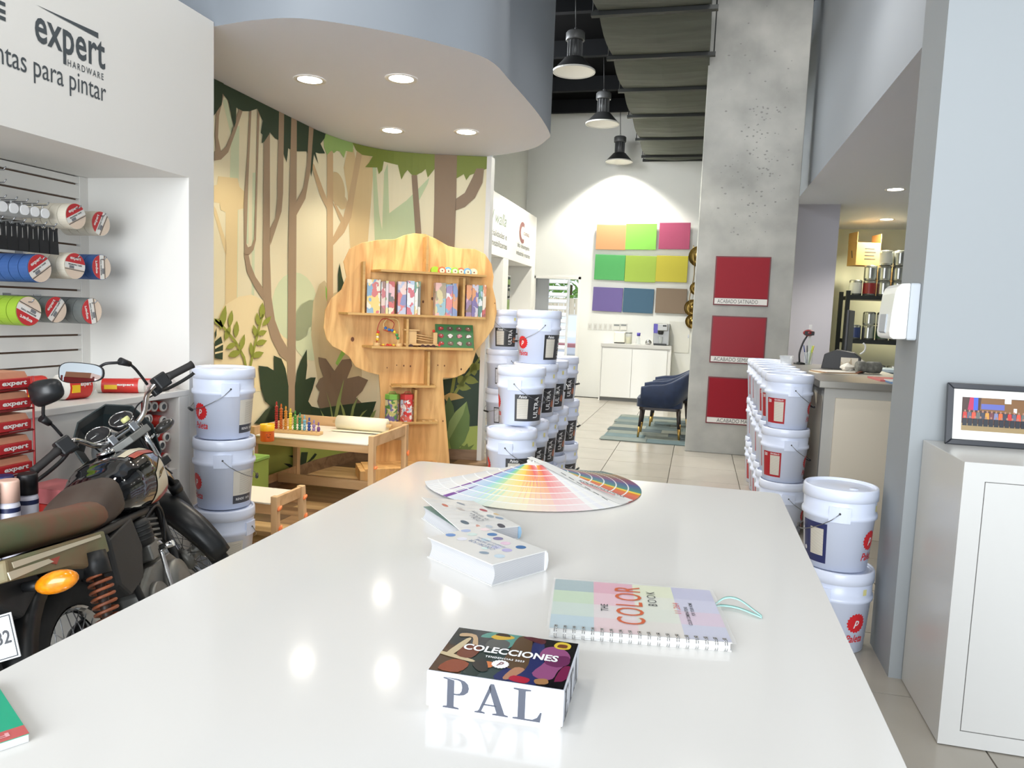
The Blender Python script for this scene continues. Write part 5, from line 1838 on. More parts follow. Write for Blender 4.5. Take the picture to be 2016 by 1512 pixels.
# ---- bead maze
t = thing('bead_maze', 'wooden bead maze with red and cream wires on the middle shelf', 'toy', on_shelf(763, S3, 0.09, 680), TA)
M_tw = mat('toy_wood', rgb(216, 178, 124), 0.45)
MB().lathe([(0.030, 0), (0.030, 0.045)], 20, Matrix.Translation((-0.09, 0, 0))).build('post', M_tw, t)
MB().lathe([(0.030, 0), (0.030, 0.045)], 20, Matrix.Translation((0.095, 0, 0))).build('post', M_tw, t)
MB().tube(catmull([(-0.09, 0, 0.04), (-0.085, 0, 0.16), (-0.05, 0.0, 0.235), (0.01, 0, 0.235), (0.05, 0, 0.20), (0.02, 0, 0.14), (-0.04, 0, 0.15)], 6), 0.0035, 7).build('red_wire', mat('wire_red', rgb(176, 52, 44), 0.3), t)
MB().tube(catmull([(0.095, 0.005, 0.04), (0.095, 0.005, 0.17), (0.075, 0.005, 0.235), (0.0, 0.005, 0.24), (-0.035, 0.005, 0.20), (-0.02, 0.005, 0.16), (0.04, 0.005, 0.145), (0.08, 0.005, 0.10), (0.085, 0.005, 0.04)], 6), 0.0035, 7).build('cream_wire', mat('wire_cream', rgb(236, 214, 150), 0.3), t)
MB().tube([(-0.06, -0.01, 0.02), (0.07, -0.01, 0.02)], 0.0035, 7).build('low_wire', mat('wire_red', rgb(176, 52, 44), 0.3), t)
for x, z, c in ((-0.035, 0.022, (240, 206, 60)), (0.0, 0.024, (214, 60, 50)), (0.022, 0.024, (226, 90, 50)), (0.05, 0.022, (240, 206, 60)), (-0.085, 0.07, (240, 200, 60)), (-0.083, 0.09, (236, 226, 190)), (-0.084, 0.11, (240, 200, 60)), (-0.08, 0.13, (206, 60, 50)),
                (-0.02, 0.165, (60, 110, 180)), (0.01, 0.152, (60, 110, 180)), (0.035, 0.147, (60, 110, 180)), (0.055, 0.135, (236, 214, 60)), (0.075, 0.11, (60, 150, 90)), (0.083, 0.085, (60, 150, 90))):
    MB().sphere((x, 0, z), 0.013, 12, 8).build('bead', mat('bead_%d_%d_%d' % c, rgb(*c), 0.3), t)

# ---- wooden truck
t = thing('wooden_truck', 'wooden toy truck with open slatted bed on the middle shelf', 'toy', on_shelf(830, S3, 0.09, 680), TA)
MB().box(-0.15, 0.13, -0.045, 0.045, 0.03, 0.045).build('chassis', M_tw, t, bevel=0.002)
MB().box(-0.14, -0.05, -0.04, 0.04, 0.0455, 0.15).build('cab', M_tw, t, bevel=0.003)
MB().box(-0.155, -0.03, -0.05, 0.05, 0.1505, 0.162).build('cab_roof', M_tw, t, bevel=0.002)
MB().box(0.09, 0.125, -0.04, 0.04, 0.0455, 0.14).build('tail_panel', M_tw, t, bevel=0.003)
for z in (0.08, 0.10, 0.12):
    MB().cyl((-0.05, -0.035, z), (0.09, -0.035, z-0.02), 0.004, n=6).build('rail', M_tw, t)
    MB().cyl((-0.05, 0.035, z), (0.09, 0.035, z-0.02), 0.004, n=6).build('rail', M_tw, t)
for x in (-0.10, 0.0, 0.045, 0.09):
    MB().lathe([(0.020, -0.056), (0.020, 0.056)], 16, frame_m((x, 0, 0.020), (1, 0, 0), (0, 0, 1)), smooth=False).build('wheel', mat('toy_dark', rgb(70, 44, 34), 0.4), t)
MB().sphere((0.10, 0, 0.152), 0.012).build('knob', mat('bead_214_60_50', rgb(214, 60, 50), 0.3), t)
MB().sphere((0.145, -0.01, 0.03), 0.018).build('front_knob', mat('bead_214_60_50', rgb(214, 60, 50), 0.3), t)

# ---- farm puzzle board leaning on the panel
p = on_shelf(897, S3, 0.125, 680)
t = thing('puzzle_board', 'green farm animal puzzle board leaning on the middle shelf', 'puzzle', p, TA)
t.rotation_euler = (math.radians(-20), 0, TA)
MB().box(-0.165, 0.165, 0, 0.008, 0, 0.225).build('board', mat('puzzle_green', rgb(70, 124, 74), 0.4), t, bevel=0.002)
pcx = [(190, 60, 60), (110, 84, 76), (130, 96, 86), (150, 110, 90), (176, 56, 60), (230, 226, 220), (214, 140, 150), (236, 234, 230), (196, 70, 60), (140, 110, 96), (206, 190, 180), (120, 90, 80)]
for k in range(12):
    x, z = -0.12+0.08*(k % 4), 0.185-0.065*(k//4)
    q = MB().add([(x+0.028*math.cos(a), -0.0006, z+0.020*math.sin(a)) for a in (2*PI*i/14 for i in range(14))], [tuple(range(14))])
    q.build('puzzle_hole', mat('puzzle_brown', rgb(104, 84, 76), 0.5), t, fix=False)
    q = MB().prism([(x+(0.020+0.005*math.cos(3*a+k))*math.cos(a), z+(0.015+0.004*math.sin(2*a+k))*math.sin(a)) for a in (2*PI*i/14 for i in range(14))], 0.0008, 0.006, frame_m((0, 0, 0), (1, 0, 0), (0, 0, 1)))
    q.build('puzzle_piece', mat('puzzle_%d' % k, rgb(*pcx[k]), 0.4), t)
    MB().sphere((x, -0.010, z+0.004), 0.005, 8, 6).build('peg', mat('puzzle_white', rgb(240, 238, 232), 0.4), t)

# ---- hexagonal tins
for px, c1, nm, ink in ((772, (122, 178, 78), 'green', [(196, 190, 120), (90, 140, 70), (220, 206, 160), (120, 110, 160)]), (802, (206, 66, 66), 'red', [(206, 60, 60), (236, 226, 220), (190, 200, 216), (216, 110, 100)])):
    t = thing('toy_block_tub', '%s-lidded hexagonal tub of blocks on the lowest shelf' % nm, 'toy tub', on_shelf(px, S5, 0.09, 800), TA)
    hexa = [(0.058*math.cos(PI/3*i), 0.058*math.sin(PI/3*i)) for i in range(6)]
    hexb = [(0.062*math.cos(PI/3*i), 0.062*math.sin(PI/3*i)) for i in range(6)]
    hexc = [(0.048*math.cos(PI/3*i), 0.048*math.sin(PI/3*i)) for i in range(6)]
    MB().prism(hexa, 0, 0.20).build('tub', patches_mat('tub_print_'+nm, [rgb(*c) for c in ink], 24, 0.3), t)
    MB().prism(hexb, 0.2005, 0.245).build('lid', mat('tub_lid_'+nm, rgb(*c1), 0.35), t, bevel=0.004)
    MB().tube([(-0.03, 0, 0.245), (-0.02, 0, 0.262), (0.02, 0, 0.262), (0.03, 0, 0.245)], 0.004, 6).build('lid_handle', mat('tub_lid_'+nm, rgb(*c1), 0.35), t)
t = thing('wooden_slats_toy', 'thin plywood sheet lying tilted on the fourth shelf', 'plywood sheet', on_shelf(800, S4, 0.10, 760), TA)
t.rotation_euler = (0, math.radians(-5), TA)
MB().box(-0.13, 0.08, -0.06, 0.06, 0.010, 0.016).build('sheet', M_plyl, t)
t = thing('toy_train_track', 'row of small wooden letter pieces on the lowest shelf', 'toy', on_shelf(842, S5, 0.09, 830), TA)
for i in range(6):
    MB().box(-0.075+0.027*i, -0.052+0.027*i, -0.03, 0.03, 0, 0.016+0.006*(i % 2)).build('piece', M_tw, t, bevel=0.002)

# ---- children's table
KT = (-3.055, -2.10, 4.66, 5.30)
kt = thing('kids_table', "children's wooden table with white top in the play corner", 'table', ((KT[0]+KT[1])/2, (KT[2]+KT[3])/2, 0.0025), 0)
w2, d2 = (KT[1]-KT[0])/2, (KT[3]-KT[2])/2
M_pine = wood('pine_frame', rgb(222, 186, 140), rgb(202, 162, 116), 'X', bands=10)
M_pinez = wood('pine_leg', rgb(222, 188, 142), rgb(204, 166, 122), 'Z', bands=10)
M_pl2 = mat('kids_white_top', rgb(238, 232, 218), 0.3)
for sx in (-1, 1):
    for sy in (-1, 1):
        MB().box(sx*(w2-0.02)-0.02, sx*(w2-0.02)+0.02, sy*(d2-0.025)-0.025, sy*(d2-0.025)+0.025, 0, 0.52).build('leg', M_pinez, kt, bevel=0.004)
    MB().box(sx*(w2-0.02)-0.012, sx*(w2-0.02)+0.012, -d2+0.05, d2-0.05, 0.44, 0.515).build('end_rail', M_pine, kt, bevel=0.003)
for sy in (-1, 1):
    MB().box(-w2+0.04, w2-0.04, sy*(d2-0.03)-0.011, sy*(d2-0.03)+0.011, 0.395, 0.450).build('apron', M_pine, kt, bevel=0.003)
MB().box(-w2+0.045, w2-0.045, -d2+0.005, d2-0.05, 0.452, 0.462).build('table_top', M_pl2, kt, bevel=0.002)
MB().box(-w2+0.04, w2-0.04, d2-0.045, d2-0.03, 0.455, 0.535).build('back_rail', M_pine, kt, bevel=0.003)
MB().box(-w2+0.04, w2-0.04, -0.011, 0.011, 0.055, 0.125).build('stretcher', M_pine, kt, bevel=0.003)
for sx in (-1, 1):
    MB().box(sx*(w2-0.02)-0.011, sx*(w2-0.02)+0.011, -d2+0.05, d2-0.05, 0.06, 0.12).build('side_stretcher', M_pine, kt, bevel=0.003)
M_org = mat('orange_wing_nut', rgb(250, 138, 78), 0.4)


def wing(x, y, z, par, ang=0.6):
    b = MB()
    Mq = Matrix.Translation((x, y, z)) @ Matrix.Rotation(ang, 4, 'X')
    b.sphere((0.010, 0, 0), (0.010, 0.024, 0.010), 10, 6)
    b.cyl((0, 0, 0), (0.014, 0, 0), 0.009, n=10)
    b.xf(Mq)
    b.build('wing_nut', M_org, par)


for sy, z, a in ((-1, 0.30, 0.1), (1, 0.30, 1.3)):
    wing(w2+0.0, sy*(d2-0.025), z, kt, a)
# paper roll on the table
t = thing('paper_roll', 'roll of cream drawing paper lying on the children\'s table', 'paper roll', (-2.425, 5.17, 0.4655), math.radians(0))
M_pap = mat('paper_cream', rgb(240, 232, 206), 0.7)
R = 0.052
MB().lathe([(0.014, -0.20), (R, -0.20), (R, 0.20), (0.014, 0.20)], 24, Matrix.Translation((0, 0, R)) @ Matrix.Rotation(PI/2, 4, 'Y'), close=False).build('roll', M_pap, t)
vv = []
for x in (-0.20, 0.20):
    for k in range(8):
        a = -PI/2+0.0*k
        vv.append((x, -0.005-0.018*k, 0.0012+0.008*(k/7)**2*(1 if x > 0 else 0.3)))
MB().add(vv, [(k, k+1, 9+k, 8+k) for k in range(7)]).build('loose_sheet', M_pap, t, fix=False)
MB().lathe([(0.013, -0.24), (0.013, 0.24)], 12, Matrix.Translation((0, 0, R)) @ Matrix.Rotation(PI/2, 4, 'Y')).build('dowel', M_tw, t)

# ---- rainbow counting pegs
t = thing('rainbow_peg_toy', 'rainbow counting rack of ten coloured ring stacks on the children\'s table', 'toy', PZ(584, 853, 0.4655), math.radians(4))
MB().box(-0.19, 0.19, -0.035, 0.035, 0, 0.022).build('base_board', M_tw, t, bevel=0.003)
rc = [(170, 40, 36), (196, 100, 36), (206, 140, 50), (236, 214, 70), (70, 150, 60), (40, 130, 90), (120, 180, 206), (50, 80, 160), (150, 130, 186), (120, 80, 140)]
for i in range(10):
    x = -0.165+0.0365*i
    h = 0.195-0.0145*i
    MB().cyl((x, 0.012, 0.0225), (x, 0.012, h), 0.004, n=8).build('peg_rod', M_tw, t)
    m = mat('peg_%d' % i, rgb(*rc[i]), 0.35)
    n = 10-i
    stp = (h-0.026)/n
    prof = []
    zz = 0.0228
    for k in range(n):
        prof += [(0.008, zz), (0.0125, zz+stp*0.3), (0.0125, zz+stp*0.6), (0.008, zz+stp*0.9)]
        zz += stp
    MB().lathe(prof, 12, Matrix.Translation((x, 0.012, 0)), smooth=False).build('ring_stack', m, t)
    MB().sphere((x, 0.012, max(h, zz)+0.012), (0.0065, 0.0065, 0.016), 10, 8).build('peg_cap', m, t)
    MB().lathe([(0.0001, 0.0222), (0.007, 0.0222)], 10, Matrix.Translation((x, -0.022, 0)), close=False).build('peg_hole', mat('toy_dark', rgb(70, 44, 34), 0.4), t, fix=False)

# ---- smiling cup
t = thing('stacking_cup', 'orange and yellow smiling cup on the children\'s table', 'cup', PZ(526, 868, 0.4655), 0)
Mo, My = mat('cup_orange', rgb(240, 110, 40), 0.35), mat('cup_yellow', rgb(250, 190, 30), 0.35)
MB().lathe([(0.0001, 0), (0.044, 0), (0.046, 0.004), (0.046, 0.072)], 26, close=False).build('lower_cup', Mo, t)
MB().lathe([(0.0475, 0.0722), (0.0475, 0.116), (0.044, 0.116), (0.044, 0.08), (0.0001, 0.08)], 26, close=False).build('upper_ring', My, t)
for s in (-1, 1):
    a = 0.75+0.22*s
    MB().sphere((0.0465*math.sin(a), -0.0465*math.cos(a), 0.050), 0.003, 8, 6).build('eye', M_black, t)
pts = []
for k in range(7):
    a = 0.75-0.2+0.4*k/6
    pts.append((0.0472*math.sin(a), -0.0472*math.cos(a), 0.037-0.006*math.sin(PI*k/6)))
MB().tube(pts, 0.0013, 5).build('smile', M_black, t)

# ---- stool
ks = thing('kids_stool', "children's wooden stool with white seat in front of the bucket stack", 'stool', (-2.525, 3.945, 0.0025), 0)
w2, d2 = 0.225, 0.165
for sx in (-1, 1):
    for sy in (-1, 1):
        b = MB()
        x, y = sx*(w2-0.02), sy*(d2-0.02)
        b.loft([[(x-0.02+sx*0.012, y-0.02+sy*0.012, 0), (x+0.02+sx*0.012, y-0.02+sy*0.012, 0), (x+0.02+sx*0.012, y+0.02+sy*0.012, 0), (x-0.02+sx*0.012, y+0.02+sy*0.012, 0)],
                [(x-0.02, y-0.02, 0.285), (x+0.02, y-0.02, 0.285), (x+0.02, y+0.02, 0.285), (x-0.02, y+0.02, 0.285)]], smooth=False)
        b.build('leg', M_pinez, ks, bevel=0.004)
        if sx == 1:
            wing(w2, sy*(d2-0.02), 0.215, ks, 0.5)
            wing(w2+0.006, sy*(d2-0.02), 0.095, ks, 1.0)
    MB().box(sx*(w2-0.02)-0.011, sx*(w2-0.02)+0.011, -d2+0.04, d2-0.04, 0.215, 0.28).build('end_rail', M_pine, ks, bevel=0.003)
for sy in (-1, 1):
    MB().box(-w2+0.04, w2-0.04, sy*(d2-0.02)-0.010, sy*(d2-0.02)+0.010, 0.175, 0.235).build('apron', M_pine, ks, bevel=0.003)
MB().box(-w2+0.04, w2-0.04, -d2, d2, 0.236, 0.246).build('seat', M_pl2, ks, bevel=0.002)
# low green box by the wall
t = thing('green_play_box', 'plain green box under the children\'s table beside the bucket stack', 'box', (-2.93, 4.44, 0.0025), 0)
MB().box(-0.12, 0.10, -0.11, 0.11, 0, 0.33).build('box_body', mat('play_box_green', rgb(156, 178, 84), 0.6), t, bevel=0.004)
MB().box(-0.125, 0.105, -0.115, 0.115, 0.3305, 0.352).build('box_lid', mat('play_box_lid', rgb(158, 204, 104), 0.6), t, bevel=0.004)
# ================================================================== back of the shop
# ---- second wall unit with niches
XV = -2.5
u2 = thing('niche_wall_unit', 'white wall unit with lettering and niches at the back left', 'display unit', (0, 0, 0))
M_nich = mat('niche_grey', rgb(196, 197, 200), 0.6)
MB().box(-3.005, XV, 7.0, 11.36, 2.10, 2.86).build('fascia', M_unit, u2, bevel=0.003)
for ya, yb in ((7.0, 7.2), (8.15, 8.35), (9.45, 9.72), (11.14, 11.36)):
    MB().box(-3.005, XV, ya, yb, 0, 2.0995).build('post', M_unit, u2, bevel=0.003)
MB().box(-3.005, -2.985, 7.2, 11.14, 0, 2.0995).build('niche_back', M_nich, u2)
for ya, yb in ((7.2, 8.15), (8.35, 9.45), (9.72, 11.14)):
    for z in (0.60, 1.44):
        MB().box(-2.985, XV-0.02, ya, yb, z-0.03, z).build('niche_shelf', M_unit, u2)
Mv = lambda y, z: frame_m((XV+0.002, y, z), (0, 1, 0), (0, 0, 1))
M_lg = mat('vinyl_grey_green', rgb(120, 136, 118), 0.5)
lettering('J walla', 0.75, 0.20, Mv(9.15, 2.545), M_lg, u2, shear=0.35)
lettering('especialidades e', 1.05, 0.10, Mv(9.05, 2.36), M_let, u2)
lettering('impermeabilizantes', 1.10, 0.10, Mv(9.05, 2.24), M_let, u2)
M_lb = mat('vinyl_plum', rgb(140, 92, 92), 0.5)
cpoly = [(0.20*math.cos(a), 0.15*math.sin(a)) for a in (math.radians(60+12*i) for i in range(21))] + [(0.13*math.cos(a)+0.03, 0.09*math.sin(a)) for a in (math.radians(300-12*i) for i in range(21))]
v, f = flat_poly(cpoly, 0, None, Mv(10.45, 2.53))
MB().add(v, f).build('logo_mark', M_lb, u2, fix=False)
lettering('COATINGS', 0.36, 0.045, Mv(10.70, 2.53), M_lb, u2)
lettering('alto desempeño', 0.75, 0.085, Mv(10.55, 2.335), M_let, u2)
lettering('industrial y marino', 0.85, 0.085, Mv(10.55, 2.225), M_let, u2)
# small tins in the niche
tin_m = [mat('tin_dark', rgb(48, 54, 52), 0.35), mat('tin_silver', rgb(190, 192, 190), 0.25, 0.8), mat('tin_olive', rgb(120, 138, 92), 0.4)]
for lv in range(3):
    for k in range(6):
        t = thing('paint_tin', 'small %s paint tin in the niche, %s layer, %s of it' % (['olive', 'dark', 'silver-rimmed'][lv], ['bottom', 'middle', 'top'][lv], ORD[k]), 'paint tin', (-2.62-0.125*(k // 3), 9.83+0.135*(k % 3), 1.4405+0.155*lv), 0, 'small tins in the back niche')
        MB().lathe([(0.055, 0), (0.057, 0.004), (0.057, 0.146), (0.053, 0.15)], 16).build('tin_body', tin_m[0 if lv else 2], t)
        MB().lathe([(0.058, 0.135), (0.058, 0.15), (0.05, 0.152)], 16, close=False).build('tin_rim', tin_m[1], t)
        MB().lathe([(0.0575, 0.03), (0.0575, 0.10)], 16, close=False).build('tin_label', tin_m[1 if lv == 1 else 2], t, fix=False)

# ---- back door, louvres and the street behind
M_jamb = mat('door_frame_white', rgb(236, 234, 230), 0.5)
b = MB()
b.box(DX0, DX0+0.04, YF-0.01, YF+0.16, 0, DZ)
b.box(DX1-0.04, DX1, YF-0.01, YF+0.16, 0, DZ)
b.box(DX0, DX1, YF-0.01, YF+0.16, DZ-0.04, DZ)
d1 = struct(b.build('door_1', M_jamb), 'open back door with grey panel and bright daylight outside')
MB().box(DX0+0.045, -2.565, YF+0.05, YF+0.09, 0.005, DZ-0.045).build('door_panel', mat('door_grey', rgb(150, 153, 158), 0.5), d1)
MB().box(-2.60, -2.575, YF+0.02, YF+0.05, 1.0, 1.12).build('door_handle', M_steel, d1)
sh = thing('louvre_shutter', 'white louvred shutter standing outside the back door', 'shutter', (-2.44, YF+0.55, 0), 0)
MB().box(-0.36, -0.32, -0.02, 0.02, 0, 2.1).build('stile', M_jamb, sh)
MB().box(0.12, 0.16, -0.02, 0.02, 0, 2.1).build('stile', M_jamb, sh)
for i in range(17):
    z = 0.10+0.118*i
    MB().box(-0.315, 0.115, -0.05, 0.05, -0.008, 0.008, Matrix.Translation((0, 0, z)) @ Matrix.Rotation(math.radians(38), 4, 'X')).build('slat', M_jamb, sh)
M_pave = mat('pavement_concrete', rgb(190, 186, 178), 0.85, noise=0.08, nscale=1.5)
struct(MB().box(-14, 8, YF+0.15, 34, -0.1, -0.004).build('ground_outside', M_pave), 'sunlit concrete yard behind the shop')
fe = thing('wooden_fence', 'cream wooden board fence across the yard', 'fence', (-4.2, 27.0, 0), 0)
M_fence = wood('fence_boards', rgb(222, 208, 184), rgb(200, 184, 158), 'Z', bands=8)
for i in range(40):
    MB().box(-4.0+0.2*i, -3.815+0.2*i, -0.012, 0.012, 0.0, 2.0).build('board', M_fence, fe)
for z in (0.4, 1.6):
    MB().box(-4.0, 4.0, 0.0125, 0.06, z, z+0.09).build('rail', M_fence, fe)
M_leaf = mat('sunlit_leaves', rgb(150, 190, 92), 0.6, c2=rgb(96, 150, 60), nscale=3)
tr = thing('yard_tree', 'bright green leafy tree behind the fence', 'tree', (-5.2, 30.0, 0), 0)
MB().cyl((0, 0, 0), (0.1, 0, 2.6), 0.14, 0.09).build('trunk', mat('bark', rgb(110, 90, 70), 0.9), tr)
b = MB()
r2 = random.Random(3)
for i in range(900):
    th, ph = r2.random()*2*PI, math.acos(2*r2.random()-1)
    rr = 2.2*(0.45+0.55*r2.random())
    c = Vector((rr*math.sin(ph)*math.cos(th)*1.3, rr*math.sin(ph)*math.sin(th), 3.4+rr*math.cos(ph)*0.75))
    a = Vector((r2.uniform(-1, 1), r2.uniform(-1, 1), r2.uniform(-0.6, 0.6))).normalized()*0.24
    n = a.cross(Vector((r2.uniform(-1, 1), r2.uniform(-1, 1), 1))).normalized()*0.10
    b.add([c-a, c-n, c+a, c+n], [(0, 1, 2, 3)])
tag(b.build('crown', M_leaf, tr, fix=False), kind='stuff')
# parked car
car = thing('parked_car', 'white and red car parked in the yard seen through the door', 'car', (-4.15, 22.0, 0), math.radians(8))
side = [(-2.1, 0.30), (2.05, 0.30), (2.1, 0.62), (1.95, 0.82), (1.05, 0.95), (0.45, 1.38), (-1.0, 1.42), (-1.75, 1.0), (-2.1, 0.92)]
Mcar = frame_m((0, 0.85, 0), (0, 0, 0), (0, 0, 1)) if False else Matrix(((0, 0, 1, -0.85), (-1, 0, 0, 0), (0, 1, 0, 0), (0, 0, 0, 1)))
MB().prism(side, 0, 1.7, Mcar).build('car_body', mat('car_white', rgb(206, 210, 222), 0.2, coat=0.6), car, bevel=0.06, seg=3)
MB().prism([(0.95, 0.98), (0.42, 1.34), (-0.95, 1.38), (-1.6, 1.02)], -0.004, 1.704, Mcar).build('car_windows', mat('car_glass', rgb(40, 48, 56), 0.05), car)
MB().prism([(2.06, 0.45), (2.12, 0.62), (1.5, 0.88), (1.45, 0.62)], -0.006, 1.706, Mcar).build('red_wing', mat('car_red', rgb(180, 120, 126), 0.3), car)
for x in (-0.80, 0.80):
    for yy in (-1.35, 1.3):
        MB().lathe([(0.18, -0.11), (0.31, -0.11), (0.33, -0.07), (0.33, 0.07), (0.31, 0.11), (0.18, 0.11)], 24, Matrix.Translation((x, yy, 0.33)) @ Matrix.Rotation(PI/2, 4, 'Y')).build('wheel', mat('car_tyre', rgb(60, 60, 62), 0.7), car)

# ---- nine colour panels
pc9 = [((1175, 442), (1231, 492), (236, 168, 116), 'orange'), ((1233, 440), (1291, 492), (150, 226, 92), 'lime green'), ((1299, 438), (1357, 491), (190, 80, 118), 'raspberry'),
       ((1172, 501), (1229, 552), (88, 188, 104), 'green'), ((1232, 503), (1290, 556), (176, 206, 76), 'yellow-green'), ((1293, 503), (1352, 556), (214, 202, 60), 'yellow'),
       ((1168, 565), (1224, 614), (112, 96, 162), 'purple'), ((1228, 567), (1285, 617), (58, 98, 126), 'petrol blue'), ((1292, 567), (1350, 618), (136, 116, 96), 'brown')]
for i, (a, c, colr, nm) in enumerate(pc9):
    Y = YF-0.055
    p, q = PY(a[0], a[1], Y), PY(c[0], c[1], Y)
    w, h = q.x-p.x, p.z-q.z
    t = thing('colour_sample_board', '%s colour sample board on the back wall' % nm, 'wall panel', ((p.x+q.x)/2, YF-0.0005, (p.z+q.z)/2), 0, 'nine colour sample panels')
    t.rotation_euler = (0, math.radians([0.6, -0.3, -0.4, 0.8, 0.4, 0.3, 1.0, 1.0, 0.3][i]), 0)
    MB().box(-w/2, w/2, -0.055, -0.030, -h/2, h/2).build('panel_face', mat('panel_'+nm.replace(' ', '_').replace('-', '_'), rgb(*[v*0.87 for v in colr]), 0.6), t, bevel=0.003)
    MB().box(-w/2+0.06, w/2-0.06, -0.030, 0, -h/2+0.06, h/2-0.06).build('panel_mount', M_white, t)

# ---- gilded wall ornament at the column
t = thing('gold_wall_ornament', 'gilded disc wall ornament partly hidden by the concrete column', 'wall ornament', (0.06, YF-0.0005, 1.25), 0)
M_gold = mat('antique_gold', rgb(136, 112, 62), 0.35, 1.0)
for x in (-0.20, -0.10, 0.02, 0.16):
    MB().tube(catmull([(x, -0.05, 0.02), (x-0.03, -0.08, 0.5), (x+0.02, -0.07, 0.9), (x-0.02, -0.05, 1.36)], 4), 0.007, 6).build('stem', M_gold, t)
for x, z, r in ((-0.12, 1.18, 0.17), (0.05, 0.95, 0.16), (-0.13, 0.66, 0.11), (-0.17, 0.34, 0.14), (0.10, 0.45, 0.16), (0.22, 0.75, 0.14), (-0.16, 0.12, 0.12), (0.20, 1.15, 0.15), (0.10, 0.15, 0.13)):
    MB().lathe([(0.0001, 0.10), (r*0.25, 0.09), (r*0.3, 0.06), (r*0.75, 0.04), (r, 0.075)], 20, frame_m((x, 0, z), (1, 0, 0), (0, 0, 1)), close=False).build('disc', M_gold, t)

# ---- coffee cabinet
cc_ = thing('coffee_cabinet', 'low white two-door cabinet under the colour panels', 'cabinet', (-1.555, 12.40, 0), 0)
MB().box(0.02, 1.13, 0.03, 0.375, 0.06, 0.895).build('carcass', M_white, cc_)
MB().box(0.0, 1.15, 0.0, 0.38, 0.8955, 0.956).build('worktop', mat('worktop_grey', rgb(200, 198, 194), 0.35), cc_, bevel=0.004)
MB().box(0.03, 0.52, 0.008, 0.0295, 0.065, 0.875).build('door', M_whiteg, cc_, bevel=0.002)
MB().box(0.526, 1.09, 0.008, 0.0295, 0.065, 0.875).build('door', M_whiteg, cc_, bevel=0.002)
MB().box(0.0, 0.02, 0.0, 0.375, 0.0, 0.895).build('side_panel', M_white, cc_)
MB().box(1.13, 1.15, 0.0, 0.375, 0.0, 0.895).build('side_panel', M_white, cc_)
MB().box(0.02, 1.13, 0.06, 0.36, 0.0, 0.06).build('plinth', mat('plinth_grey', rgb(120, 120, 120), 0.5), cc_)
ZC = 0.9565
t = thing('coffee_machine', 'grey coffee machine on the white cabinet', 'coffee machine', (-0.585, 12.58, ZC), 0)
M_cm = mat('machine_grey', rgb(148, 148, 146), 0.3, 0.3)
MB().box(-0.13, 0.13, -0.02, 0.17, 0, 0.355).build('machine_body', M_cm, t, bevel=0.01)
MB().box(-0.13, 0.10, -0.11, -0.02, 0.24, 0.355).build('brew_head', M_cm, t, bevel=0.01)
MB().box(-0.11, 0.09, -0.13, -0.0205, 0, 0.03).build('drip_tray', M_black, t, bevel=0.004)
MB().lathe([(0.035, 0.18), (0.045, 0.20), (0.045, 0.239)], 16, Matrix.Translation((-0.01, -0.065, 0)), smooth=False).build('brew_spout', M_black, t)
MB().box(-0.125, -0.06, -0.1115, -0.1105, 0.20, 0.35).build('menu_sticker', mat('sticker_violet', rgb(84, 74, 170), 0.4), t)
MB().box(0.02, 0.08, -0.1125, -0.1105, 0.31, 0.335).build('display_screen', M_black, t)
MB().lathe([(0.030, 0.031), (0.036, 0.14)], 16, Matrix.Translation((-0.01, -0.07, 0)), close=False).build('glass_jug', mat('clear_glass', rgb(220, 226, 226), 0.05, alpha=0.4), t, fix=False)
t = thing('bread_toaster', 'white toaster with a dark base on the cabinet', 'toaster', (-1.265, 12.58, ZC), 0)
MB().box(-0.09, 0.09, -0.07, 0.07, 0.015, 0.195).build('toaster_shell', mat('toaster_cream', rgb(236, 232, 220), 0.3), t, bevel=0.02, seg=3)
MB().box(-0.085, 0.085, -0.065, 0.065, 0, 0.0145).build('toaster_base', M_black, t)
MB().box(-0.06, 0.06, -0.02, 0.02, 0.1955, 0.197).build('bread_slot', M_black, t)
t = thing('glass_jar', 'glass jar of beige sachets beside the toaster', 'jar', (-1.115, 12.55, ZC), 0)
MB().lathe([(0.05, 0), (0.055, 0.01), (0.055, 0.17)], 18, close=False).build('jar_glass', mat('clear_glass', rgb(220, 226, 226), 0.05, alpha=0.4), t, fix=False)
MB().lathe([(0.050, 0.004), (0.050, 0.12)], 18).build('sachets', mat('sachet_beige', rgb(206, 196, 150), 0.8), t)
MB().lathe([(0.056, 0.1705), (0.056, 0.19)], 18).build('jar_lid', M_steel, t)
t = thing('sanitiser_bottle', 'clear bottle with a violet cap on the cabinet', 'bottle', (-0.955, 12.56, ZC), 0)
MB().lathe([(0.036, 0), (0.038, 0.01), (0.030, 0.10), (0.020, 0.135)], 16).build('bottle_body', mat('clear_glass', rgb(220, 226, 226), 0.05, alpha=0.4), t)
MB().lathe([(0.028, 0.136), (0.030, 0.19)], 16).build('bottle_cap', mat('sticker_violet', rgb(84, 74, 170), 0.4), t)
t = thing('steel_sugar_bowl', 'small polished steel bowl with lid on the cabinet', 'bowl', (-0.79, 12.56, ZC), 0)
MB().lathe([(0.03, 0), (0.05, 0.015), (0.056, 0.04), (0.050, 0.05)], 18).build('bowl', M_chrome, t)
MB().lathe([(0.052, 0.0505), (0.035, 0.075), (0.008, 0.085), (0.008, 0.095)], 18).build('bowl_lid', M_chrome, t)

